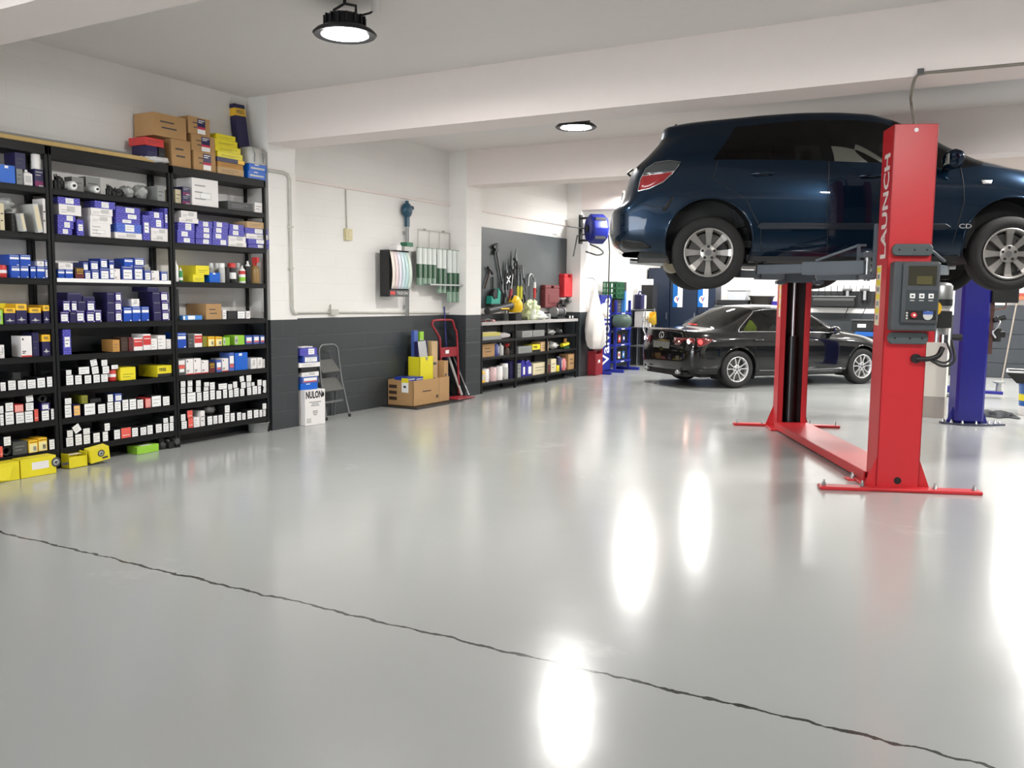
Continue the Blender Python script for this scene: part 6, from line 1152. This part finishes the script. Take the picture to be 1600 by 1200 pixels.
for s in (-1, 1):
    strip(ssh, [(.03, .955), (.30, .78), (.42, .5), (.46, .25)], .0035, DK, 'door_seam', SB, s); strip(ssh, [(1.08, .95), (1.07, .6), (1.10, .23)], .0035, DK, 'door_seam', SB, s); strip(ssh, [(2.12, .92), (2.16, .7), (2.14, .4), (2.10, .23)], .0035, DK, 'door_seam', SB, s)
    strip(ssh, [(.45, .30), (1.1, .285), (2.25, .30)], .012, mat('sill_highlight_trim', (120, 122, 124), .2, .6), 'sill_trim', SB, s, .0)
    c0, c1 = ssh.col(5), ssh.col(10); G = ssh.G; nj = ssh.nj
    b = MB(); pts = [G[i, 5*nj] for i in range(c1, c0, -2)]+[G[c0, j] for j in range(5*nj, 7*nj)]+[G[i, 7*nj] for i in range(c0, c1+1, 2)]; b.tube([(p[0], s*(p[1]+.003), p[2]+.002) for p in pts], .007, CHROME, 6); b.build('window_chrome', SB)
    for x, z in ((.42, .82), (1.50, .80)):
        b = MB(); y = s*(ssh.y(x, z)+.012); b.tube([(x-.10, y-s*.016, z), (x-.06, y+s*.014, z+.002), (x+.05, y+s*.014, z+.004), (x+.09, y-s*.016, z+.004)], .015, PBK, 10); b.build('door_handle', SB)
    o = patch(ssh, [(-.80, .72), (-.79, .86), (-.66, .87), (-.50, .84), (-.60, .77), (-.72, .72)], TLD, 'tail_lamp', SB, s, .006, 2, .012)
    patch(ssh, [(-.742+.036*math.cos(k*.6283), .80+.042*math.sin(k*.6283)) for k in range(10)], TLM, 'lit_lens', o, s, .0135, 2, .004)
    # rear face of the lamps
    b = MB(); b.rings([[(-.955+.12*(t/6)**2-.03*(1-(t/6)), s*(.40+.40*t/6), z) for z in (.735, .86)] for t in range(7)], TLD, True, (False, False), False); o2 = b.build('tail_lamp', SB); q = o2.modifiers.new('thickness', 'SOLIDIFY'); q.thickness = .02
    for y, r in ((.50, .045), (.70, .05)): b = MB(); b.ball((-.962+.12*((y-.40)/.4)**2, s*y, .80), (.012, r, r*.8), TLW, 14, 8); b.build('bulb', o2)
    b = MB(); b.rings([[(-.985+.10*(t/4)**2+.02, s*(.46+.30*t/4), z) for z in (.40, .45)] for t in range(5)], mat('red_reflector', (150, 20, 40), .2), True, (False, False), False); o2 = b.build('bumper_reflector', SB); q = o2.modifiers.new('thickness', 'SOLIDIFY'); q.thickness = .02
    m = MB(); m.ball((2.02, s*.93, .99), (.08, .10, .07), PBK, 18, 12); m.build('door_mirror', SB); q = MB(); q.bar((2.04, s*.80, .93), (2.03, s*.90, .97), .05, .04, PBK); q.build('mirror_arm', SB); q = MB(); q.box((1.955, s*.86, .95), (1.94, s*1.0, 1.03), CHROME); q.build('mirror_glass', SB)
    hp = [(3.05, .63), (3.10, .74), (3.24, .72), (3.37, .63), (3.30, .58)]; patch(ssh, hp, mat('headlamp_lens'), 'head_lamp', SB, s, .006, 2, .01)
    b = MB(); b.push(T(-.93, s*.52, .27) @ RY(-math.pi/2)); b.lathe([(.034, 0), (.034, .07), (.028, .07), (.028, .02)], STEEL, 18); b.pop(); b.build('exhaust_tip', SB)
b = MB(); b.box((-.995, -.26, .66), (-.975, .26, .78), mat('grey_number_plate', (120, 122, 118), .5)); b.box((-1.0, -.30, .79), (-.965, .30, .81), CHROME); b.build('number_plate', SB)
b = MB(); b.push(T(-.985, 0, .885) @ RY(-math.pi/2+.1)); b.tube([(.055*math.cos(k*.3142), .075*math.sin(k*.3142), 0) for k in range(21)], .007, CHROME, 6); b.tube([(.03, .02, 0), (-.03, .0, 0), (-.03, -.04, 0)], .006, CHROME, 6); b.pop(); b.build('badge', SB)
b = MB(); b.push(T(-.965, -.50, .66) @ RZ(-math.pi/2) @ RX(math.pi/2)); b.text('IS 250', CHROME, .16, .03, .01); b.pop(); b.build('model_badge', SB)
b = MB(); b.box((-.22, -.14, 1.118), (-.19, .14, 1.138), TLW) if False else b.box((-.36, -.12, 1.052), (-.335, .12, 1.075), TLM); b.build('high_brake_lamp', SB)
b = MB(); b.box((-.6, -.66, .18), (3.3, .66, .26), DK); b.box((-.9, -.62, .2), (-.55, .62, .28), DK); b.build('underbody', SB)
for x in (0, 2.73): b = MB(); b.cyl((x, -.7, .3), (x, .7, .3), .04, DK); b.build('axle', SB)
b = MB(); b.box((.0, -.74, .30), (2.3, .74, .36), DK); b.box((2.05, -.74, .36), (2.35, .74, .84), DK); b.box((-.3, -.7, .36), (.12, .7, .92), DK); b.build('cabin_floor', SB)
seats(SB, ((.62, 1.2), (1.42, .5)), SEATM, .38); steering(SB, 1.86, -.36, .88)
b = MB(); b.rings([[(.28+.30*i/6, -.60-.04*math.sin(i), .80+.36*math.sin(.5+1.9*i/6)*(1-j*.75)) for j in (0, 1)] for i in range(7)], mat('hi_vis_yellow_cloth', (206, 214, 40), .7), True, (False, False), False); o = b.build('hi_vis_vest', SB) ; q = o.modifiers.new('thickness', 'SOLIDIFY'); q.thickness = .02; o.parent = None; o.matrix_world = Matrix.Translation((so[0], so[1], 0)) @ RZ(sy) @ Matrix.Scale(ss, 4); tag(o, 'yellow cloth behind rear side window of black sedan', 'cloth')
# ------------------------------------------------------------------ red two-post lift
ly = math.radians(22); LU = Vector((-math.sin(ly), math.cos(ly), 0)); LA = Vector((math.cos(ly), math.sin(ly), 0))
_f = fl(1401, 766.5); FC = Vector((_f[0], _f[1]+.02, 0)); RC_ = Vector((-2.07, 10.165, 0))     # outer face of the near post, open face of the far post
CH = 2.80
lift = thing('two_post_lift', 'red two-post car lift holding up the dark blue hatchback', 'lift', FC, ly)   # local: x along the car, y away from the camera
far = RZ(-ly) @ (RC_-FC); fx, fy = far.x, far.y
def post(ox, oy, d):
    """C-section post, closed face at oy, open towards d"""
    b = MB(); w, dp, t = .16, .29, .012; s = d
    b.box((ox-w, oy, .02), (ox+w, oy+s*t, CH), REDP); b.box((ox-w, oy, .02), (ox-w+t, oy+s*dp, CH), REDP); b.box((ox+w-t, oy, .02), (ox+w, oy+s*dp, CH), REDP)
    b.box((ox-w, oy+s*(dp-t), .02), (ox-w+.06, oy+s*dp, CH), REDP); b.box((ox+w-.06, oy+s*(dp-t), .02), (ox+w, oy+s*dp, CH), REDP); b.build('post', lift, .004)
    b = MB(); b.box((ox-.60, oy-.10 if s > 0 else oy-.02, 0), (ox+.60, oy+.02 if s > 0 else oy+.10, .028), REDP); b.box((ox-.24, oy-.1 if s > 0 else oy-.38, 0), (ox+.24, oy+.38 if s > 0 else oy+.1, .022), REDP)
    b.build('base_plate', lift, .006)
    for q in (-1, 1):
        g = MB(); g.prism([(ox+q*w, .022), (ox+q*(w+.085), .022), (ox+q*w, .25)], oy+s*.02, oy+s*.032, REDP, 1); g.build('gusset', lift)
        for bx in (ox+q*.56, ox+q*.27):
            h = MB(); h.push(T(bx, oy-s*.03, .022)); h.lathe([(.022, 0), (.022, .006), (.014, .006), (.014, .03), (.008, .03), (.008, .05)], STEEL, 10); h.pop(); h.build('anchor_bolt', lift)
    b = MB(); b.cyl((ox, oy+s*.15, .03), (ox, oy+s*.15, 1.06), .058, mat('black_ram_tube', (34, 36, 38), .35)); b.build('ram_cylinder', lift); b = MB(); b.cyl((ox, oy+s*.15, 1.06), (ox, oy+s*.15, 2.2), .018, mat('ram_rod_steel', (214, 216, 218), .3, .5)); b.build('ram_rod', lift)
    b = MB(); b.box((ox-.145, oy+s*.014, .02), (ox+.145, oy+s*.02, CH-.02), mat('post_inside_dark', (40, 26, 28), .5)); b.build('inner_plate', lift)
post(0, 0, 1); post(fx, fy+.28, -1)
b = MB(); b.bar((0, .26, .022), (fx, fy+.02, .022), .34, .03, REDP); b.build('floor_ramp', lift, .004)
q = MB(); q.bar((.18, .26, .055), (fx+.18, fy, .055), .012, .07, REDP); q.bar((-.18, .26, .055), (fx-.18, fy, .055), .012, .07, REDP); q.bar((0, .26, .09), (fx, fy, .09), .36, .006, REDP); q.build('hose_cover', lift)
b = MB(); b.box((-.30, .30, 0), (-.18, .42, .012), REDP); b.push(T(-.25, .36, .012)); b.lathe([(.016, 0), (.016, .03), (.009, .03), (.009, .05)], STEEL, 10); b.pop(); b.build('anchor_foot', lift)
# brand lettering reading upwards on the post's left flank
b = MB(); M_l = 0   # local x -> up, local y -> towards the open side reversed
M_l = Matrix(((0, 0, -1, -.1615), (0, 1, 0, .13), (1, 0, 0, 2.20), (0, 0, 0, 1))); b.push(M_l); b.text('LAUNCH', mat('pale_lettering', (226, 214, 208), .5), .80, .15, .03); b.pop(); b.build('lettering', lift)
b = MB(); zs = [1.30, 1.37, 1.40, 1.49, 1.52, 1.61, 1.64, 1.72]; b.box((-.1635, .15, 1.28), (-.1598, .255, 1.75), mat('sticker_cream', (226, 220, 190), .5))
for z in (1.40, 1.51, 1.62, 1.72): b.box((-.1645, .155, z-.025), (-.1634, .25, z+.015), YEL); b.box((-.1645, .17, z-.075), (-.1634, .235, z-.04), GREY)
b.build('warning_sticker', lift)
ws_ = MB(); x = fx-.162; ws_.box((x-.002, fy+.03, 1.28), (x, fy+.12, 1.75), mat('sticker_cream'))
for z in (1.40, 1.51, 1.62, 1.72): ws_.box((x-.003, fy+.035, z-.025), (x-.0018, fy+.115, z+.015), YEL)
ws_.build('warning_sticker', lift)
# guards, control box, cap details on the near face
for z in (1.86, 1.19):
    b = MB(); b.prism([(-.115, z-.045), (.135, z-.045), (.155, z-.02), (.155, z+.02), (.135, z+.045), (-.115, z+.045), (-.135, z+.02), (-.135, z-.02)], -.045, 0, mat('lift_guard_grey', (78, 86, 88), .5), 1); o = b.build('guard_pad', lift, .006)
    for x in (-.09, .02, .11): q = MB(); q.cyl((x, -.046, z), (x, -.049, z), .008, DK, None, 10); q.build('screw', o)
lift_ = lift; SQ = .82; cb = MB(); cb.box((-.14, -.13, 1.25), (.185, 0, 1.77), PANELG); cb.build('control_box', lift, .012)
q = MB(); q.box((-.085, -.165, 1.31), (.178, -.13, 1.76), PANELG); cbx = q.build('control_front', lift, .01)
q = MB(); q.box((-.05, -.169, 1.59), (.150, -.165, 1.735), mat('display_window', (48, 46, 30), .1, coat=1)); q.box((.01, -.1695, 1.60), (.12, -.169, 1.66), mat('display_inside', (82, 76, 42), .4)); q.build('display', cbx, .002)
q = MB(); q.box((-.06, -.168, 1.40), (.165, -.165, 1.555), mat('button_panel', (56, 62, 66), .45)); q.build('button_panel', cbx, .002)
for k in range(3):
    q = MB(); x = -.015+k*.066; q.box((x-.018, -.172, 1.495), (x+.018, -.168, 1.53), WHT); q.box((x-.008, -.173, 1.506), (x+.008, -.172, 1.518), DKP); q.box((x-.016, -.1685, 1.475), (x+.016, -.168, 1.482), LGREY); q.build('push_button', cbx)
q = MB(); q.box((-.06, -.168, 1.335), (.16, -.165, 1.405), DK); q.build('switch_panel', cbx)
q = MB(); q.cyl((0, -.168, 1.37), (0, -.186, 1.37), .02, REDC); q.cyl((0, -.186, 1.37), (0, -.188, 1.37), .009, WHT); q.build('emergency_knob', cbx); q = MB(); q.cyl((.10, -.168, 1.368), (.10, -.18, 1.368), .034, LGREY); q.box((.065, -.182, 1.375), (.135, -.18, 1.40), mat('denim_blue_card')); q.build('rotary_switch', cbx)
for z in (1.385, 1.365, 1.345): q = MB(); q.cyl((-.048, -.168, z), (-.048, -.172, z), .008, LGREY, None, 12); q.build('indicator', cbx)
b = MB(); b.cyl((-.01, -.012, .075), (.01, -.012, .075), .0, DK) if False else b.cyl((0, -.002, .075), (0, -.0, .075), .028, DK); b.build('hose_hole', lift)
b = MB(); b.push(T(.0, -.001, 2.755) @ RX(math.pi/2)); b.lathe([(.016, 0), (.016, .002)], WHT, 12); b.pop(); b.build('top_bolt', lift)
# motor and pump on the right of the near post
b = MB(); b.push(T(.265, .10, 1.42)); b.lathe([(.085, 0), (.095, .02), (.095, .17), (.08, .19), (.05, .2)], STEEL, 24); b.lathe([(.097, .02), (.097, .07)], DK, 24, (False, False)); b.pop(); b.box((.20, .0, 1.27), (.335, .17, 1.40), DK); b.build('pump_motor', lift, .004)
b = MB(); b.cyl((.265, .10, 1.16), (.265, .10, 1.28), .06, STEEL); b.box((.155, .02, 1.16), (.22, .14, 1.26), REDP); b.cyl((.36, .06, 1.2), (.43, .04, 1.2), .025, DK); b.cyl((.28, .0, 1.16), (.28, .0, 1.22), .03, CHROME); b.build('pump_valve', lift)
b = MB(); b.cyl((.19, -.01, 1.42), (.205, -.04, 1.42), .05, OYEL); b.build('yellow_knob', lift)
b = MB(); b.tube(sp([(.08, -.03, 1.035), (.16, -.05, 1.035), (.23, -.05, 1.06), (.27, -.02, 1.12)]), .02, DK, 10); b.tube(sp([(.17, -.05, 1.03), (.26, -.09, .985), (.34, -.08, 1.03), (.34, .0, 1.18)]), .010, DK); b.tube(sp([(.18, -.05, 1.04), (.27, -.08, 1.01), (.32, -.06, 1.06), (.30, .0, 1.18)]), .008, DK); b.cyl((.08, 0, 1.035), (.08, -.035, 1.035), .035, DK); b.build('hydraulic_hose', lift)
# carriages and arms
AZ = hz+.20*hs-.04       # top of arms sits just under the sills
padz = hz+.17*hs
def arm(ox, oy, s, tx, ty):
    """swing arm from a carriage corner to a lifting pad, in lift coordinates"""
    p, q = Vector((ox, oy, AZ-.06)), Vector((tx, ty, AZ-.06)); m = p.lerp(q, .55)
    b = MB(); b.bar(p, m, .12, .11, ARMG); b.build('arm_outer', lift, .004); b = MB(); b.bar(m.lerp(p, .2), q, .09, .08, ARMG); b.build('arm_inner', lift, .004)
    b = MB(); b.push(T(q.x, q.y, AZ-.10)); b.lathe([(.035, 0), (.035, .10), (.06, .10), (.06, padz-AZ+.10-.002)], DK, 18); b.pop(); b.build('lift_pad', lift)
def carriage(ox, oy, s):
    b = MB(); b.box((ox-.18, oy, AZ-.14), (ox+.18, oy+s*.06, AZ+.28), ARMG); b.box((ox-.095, oy-s*.20, AZ-.14), (ox+.095, oy, AZ+.55), ARMG)
    for q in (-1, 1): b.box((ox+q*.20-.05, oy+s*.05, AZ-.16), (ox+q*.20+.05, oy+s*.17, AZ-.12), ARMG); b.box((ox+q*.20-.05, oy+s*.05, AZ+.02), (ox+q*.20+.05, oy+s*.17, AZ+.06), ARMG); b.cyl((ox+q*.2, oy+s*.12, AZ-.17), (ox+q*.2, oy+s*.12, AZ+.07), .025, STEEL)
    b.build('carriage', lift, .003)
# sill points of the hatchback in lift coordinates
def tol(x, y): p = Vector((ho[0]+hs*(x*math.cos(hy)-y*math.sin(hy)), ho[1]+hs*(x*math.sin(hy)+y*math.cos(hy)), 0)); r = RZ(-ly) @ (p-FC); return r.x, r.y
carriage(0, .29, 1); carriage(fx, fy-.01, -1)
for (x, y, ox, oy, s) in ((.48, -.76, -.20, .41, 1), (2.1, -.76, .20, .41, 1), (.48, .76, fx-.20, fy-.13, -1), (2.1, .76, fx+.20, fy-.13, -1)): arm(ox, oy, s, *tol(x, y))
for q, x1 in ((-1, -.75), (1, .62)):
    b = MB(); b.tube([(q*.20, .47, AZ+.12), (q*.26, .47, AZ+.12), (x1*.75, .62, AZ+.0)], .012, ARMG, 6); b.box((q*.20-.05, .40, AZ-.02), (q*.20+.05, .50, AZ-.005), ARMG); b.box((q*.26-.012, .45, AZ-.1), (q*.26+.012, .475, AZ+.13), ARMG); b.build('arm_guard', lift)
# a wheel held up on a stand behind the far post
wp = ony(1268, 452, 11.25); st = thing('wheel_stand', 'alloy wheel held up behind far red post under the hatchback', 'wheel', (wp[0], 11.25, 0), math.radians(15))
wheel(st, 0, -.12, wp[2]+.40, .40, .24, 5, -1, 'pair')
b = MB(); b.box((-.16, -.10, 0), (.0, .20, .03), DK); b.cyl((-.10, .05, .03), (-.10, .05, wp[2]+.36), .03, DK); b.bar((-.10, .05, wp[2]+.36), (0, -.05, wp[2]+.40), .05, .05, DK); b.build('stand', st)
# supply cable from the beam down to the post
p1 = ony(1436, 115, 6.985); p2 = ony(1436, 115, 6.985)
top_ = FC+LA*.0+LU*.05
b = MB(); CABM = mat('grey_cable', (120, 114, 104), .5)
b.tube([(p1[0]+1.9, 6.98, p1[2]-.005), (p1[0]+.9, 6.98, p1[2]-.012), (p1[0]+.05, 6.98, p1[2])], .011, CABM); b.tube(sp([(p1[0]+.05, 6.98, p1[2]), (p1[0]-.02, 6.99, p1[2]-.02), (p1[0]-.055, 7.1, p1[2]-.12), (top_.x-.03, top_.y, CH+.16), (top_.x, top_.y, CH-.01), (top_.x+.0, top_.y+.02, CH-.16)]), .011, CABM); b.box((p1[0]-.01, 6.965, p1[2]-.01), (p1[0]+.03, 7.0, p1[2]+.03), DGREY)
tag(b.build('supply_cable'), 'grey cable hanging from beam to top of red post', 'cable')
# ------------------------------------------------------------------ blue lift posts, right
bc = fl(1507, 664); bl_ = thing('blue_lift_post', 'dark blue lift post with control box beside cream pier', 'lift', (bc[0], bc[1]+.14, 0), math.radians(22))
b = MB(); w = .165; b.box((-w, -.14, .02), (w, .14, 2.75), BLUP); b.build('post', bl_, .035, seg=2) if False else b.build('post', bl_, .03)
b = MB(); b.prism([(-.18, -.17), (-.12, -.22), (.12, -.22), (.42, -.10), (.42, .05), (.18, .2), (-.18, .2), (-.30, .0), (-.30, -.08)], 0, .02, mat('worn_steel_blue', (84, 88, 104), .4, .5)); b.build('base_plate', bl_)
for q in (-1, 1): g = MB(); g.prism([(q*w, .02), (q*(w+.07), .02), (q*w, .22)], -.05, -.035, BLUP, 1); g.build('gusset', bl_)
for x, y in ((-.26, -.03), (-.2, -.12), (.22, -.13), (.30, -.09), (.37, -.05), (.05, -.2), (-.1, -.19)): h = MB(); h.push(T(x, y, .02)); h.lathe([(.02, 0), (.02, .008), (.013, .008), (.013, .03), (.007, .03), (.007, .045)], STEEL, 8); h.pop(); h.build('anchor_bolt', bl_)
b = MB(); b.box((w, -.14, 1.46), (w+.30, .06, 1.85), DK); bo = b.build('control_box', bl_, .01); q = MB(); q.box((w+.17, -.146, 1.63), (w+.27, -.14, 1.75), LGREY); q.build('sticker', bo)
for z in (1.67, 1.72): q = MB(); q.cyl((w+.25, -.147, z), (w+.25, -.155, z), .014, DK, None, 12); q.build('push_button', bo)
b = MB(); b.box((w, -.08, .85), (w+.06, .06, 1.46), mat('rust_brown_channel', (90, 60, 54), .5)); b.cyl((w+.10, -.02, 1.0), (w+.10, -.02, 1.16), .07, DK); b.box((w+.06, -.08, 1.05), (w+.20, .05, 1.12), DK); b.build('pump_motor', bl_, .004)
b = MB(); b.tube(sp([(w+.08, -.1, 1.3), (w+.1, -.14, 1.22), (w+.03, -.14, 1.12), (w+.08, -.1, 1.05)]), .014, CHROME); b.tube([(w+.2, -.04, 1.46), (w+.17, -.1, 1.40), (w+.05, -.1, 1.38)], .008, mat('brown_hose', (140, 90, 70), .5)); b.cyl((w+.05, -.1, 1.25), (w+.17, -.12, 1.29), .03, DK); b.build('hydraulic_hose', bl_)
# far post of the blue lift with one arm on the floor
fp = fl(1448, 612); b2 = thing('blue_lift_post', 'farther dark blue lift post mostly hidden behind red post', 'lift', (fp[0]-.02, fp[1]+.3, 0), math.radians(22))
b = MB(); b.box((-.15, -.14, .02), (.13, .14, 2.75), BLUP); b.build('post', b2, .03); b = MB(); b.box((-.3, -.2, 0), (.3, .2, .02), BLUP); b.build('base_plate', b2)
pa = fl(1532, 612, .10); pb = fl(1562, 613, .06); la = thing('lift_arm', 'dark blue lift arm with round steel pad near floor', 'lift arm', (pa[0]-.35, pa[1], 0), math.radians(12))
b = MB(); b.bar((-.30, 0, .12), (.32, 0, .115), .13, .10, BLUP); b.bar((.25, 0, .095), (.66, 0, .085), .09, .05, BLUP); b.build('arm', la, .006); b = MB(); b.push(T(.60, 0, .10)); b.lathe([(.04, 0), (.04, .13), (.085, .14), (.085, .16)], STEEL, 20); b.pop(); b.build('lift_pad', la)
b = MB(); b.box((-.4, -.12, 0), (.18, .10, .018), mat('worn_steel_blue')); [b.cyl((x, -.05, .018), (x, -.05, .045), .014, STEEL, None, 8) for x in (-.3, -.1, .0, .1)]; b.box((-.32, -.05, .0), (-.24, .05, .16), BLUP); b.build('base_plate', la)
# floor rag, blue bucket with drain pan, broom
rg = fl(1552, 652); b = MB(); n = 26; vs = []; fs = []
for i in range(n+1):
    for j in range(9):
        u, v = i/n-.5, j/8-.5; e = (1-abs(2*u)**4)*(1-abs(2*v)**4); vs.append((u*.62+.02*math.sin(j*2.1), v*.34+.06*math.sin(i*.7), .006+.11*e*(.55+.45*noise.noise(Vector((u*9, v*7, 2))))))
for i in range(n):
    for j in range(8): fs.append((i*9+j, (i+1)*9+j, (i+1)*9+j+1, i*9+j+1))
b.add(vs, fs, mat('dark_grey_cloth', (58, 60, 64), .9, var=.3, vscale=12), True); o = b.build('floor_rag', None, 0, (rg[0]-.05, rg[1]+.1, .001), .25); tag(o, 'crumpled dark grey cloth lying on floor right of blue post', 'cloth')
bk = fl(1602, 650); t = thing('oil_bucket', 'blue and white oil bucket under the black drain pan', 'bucket', (bk[0]+.06, bk[1]+.15, .001))
b = MB(); b.lathe([(.135, 0), (.14, .01), (.142, .12)], WCARD, 28, (True, False)); b.lathe([(.142, .12), (.152, .38), (.158, .385), (.158, .42)], mat('bucket_blue', (20, 90, 170), .35), 28, (False, True)); b.build('body', t)
b = MB(); b.rings([[(.1475*math.cos(a)*(1+.002), .1475*math.sin(a)*(1+.002), z) for z in (.19, .28)] for a in [math.pi*(1.0+.5*k/10) for k in range(11)]], YEL, True, (False, False), False); b.build('yellow_emblem', t)
t = thing('drain_pan', 'black oil drain pan resting on the blue bucket', 'pan', (bk[0]+.18, bk[1]+.15, .424)); b = MB()
b.rings([[(x*s, y*s, z) for x, y in ((-.42, -.28), (.42, -.28), (.42, .28), (-.42, .28))] for s, z in ((.72, 0), (1, .13), (1, .145), (.96, .145), (.70, .015))], DK, False); b.build('body', t); b = MB(); b.tube([(-.42, -.28, .146), (.42, -.28, .146), (.42, .28, .146), (-.42, .28, .146), (-.42, -.28, .146)], .012, STEEL); b.build('rim', t)
X0 = ony(1590, 466, FAR-.1); X1 = ony(1566, 590, FAR-.25)
t = thing('push_broom', 'upturned broom with orange-brown head leaning on far wall', 'broom', (X1[0], FAR-.30, 0)); dx = X0[0]-X1[0]
b = MB(); b.cyl((0, 0, .0), (dx, .22, X0[2]), .014, mat('pale_broom_stick', (150, 140, 128), .5)); b.build('handle', t); b = MB(); b.box((dx-.25, .17, X0[2]-.03), (dx+.25, .27, X0[2]+.04), mat('orange_brown_wood', (186, 100, 70), .5)); b.box((dx-.24, .18, X0[2]+.04), (dx+.24, .26, X0[2]+.10), mat('red_bristle', (150, 70, 60), .8)); b.build('head', t, .006)
# ------------------------------------------------------------------ high-bay lamps (the room's own, then unseen ones added for brightness)
LENS = bpy.data.materials.new('lit_lamp_lens'); LENS.use_nodes = True; N = LENS.node_tree.nodes; N.remove(N['Principled BSDF']); e = N.new('ShaderNodeEmission'); e.inputs[0].default_value = (1, .985, .955, 1); e.inputs[1].default_value = LAMP_POWER; LENS.node_tree.links.new(e.outputs[0], N['Material Output'].inputs[0])
LN = ['black high-bay lamp hanging from ceiling above the parts rack', 'black high-bay lamp between the two ceiling beams', 'black high-bay lamp beyond the second ceiling beam', 'high-bay lamp to the right behind the first beam', 'high-bay lamp above the lifted car', 'high-bay lamp over the blue lift', 'high-bay lamp far right', 'high-bay lamp near the far wall above sedan', 'high-bay lamp near the far wall right', 'high-bay lamp in the far right corner']
for k, (x, y, z) in enumerate(LAMPS):
    t = thing('high_bay_lamp', (LN+['high-bay lamp near the far wall, hidden behind the lifted hatchback']*9)[k], 'lamp', (x, y, z), 0, 'high-bay lamps'); HBM = mat('lamp_black_metal', (30, 31, 36), .4)
    b = MB(); b.lathe([(.215, .0), (.225, .012), (.20, .035), (.15, .06)], HBM, 40, (False, False)); b.lathe([(.165, .004), (.215, .0)], HBM, 40, (False, False)); b.build('reflector_ring', t)
    b = MB(); b.lathe([(.16, .055), (.135, .07), (.135, .125), (.11, .14), (.05, .15)], HBM, 32); 
    for q in range(16): a = q*math.pi/8; b.push(RZ(a)); b.box((.12, -.004, .06), (.15, .004, .13), HBM); b.pop()
    b.build('driver_housing', t)
    b = MB(); b.lathe([(.166, .006), (.12, .0), (.0005, -.004)], LENS, 40, (False, False)); b.build('lens', t)
    b = MB(); b.tube([(-.10, 0, .13), (-.10, 0, .19), (0, 0, .22), (.10, 0, .19), (.10, 0, .13)], .010, HBM); b.cyl((0, 0, .22), (0, 0, CEIL-z), .012, HBM); b.build('hanging_bracket', t)
    b = MB(); b.tube([(.05, .06, .14), (.13, .12, .17), (.16, .14, CEIL-z-.05)], .008, DK); b.cyl((.16, .14, CEIL-z-.07), (.16, .14, CEIL-z), .03, WHT); b.build('power_cord', t)
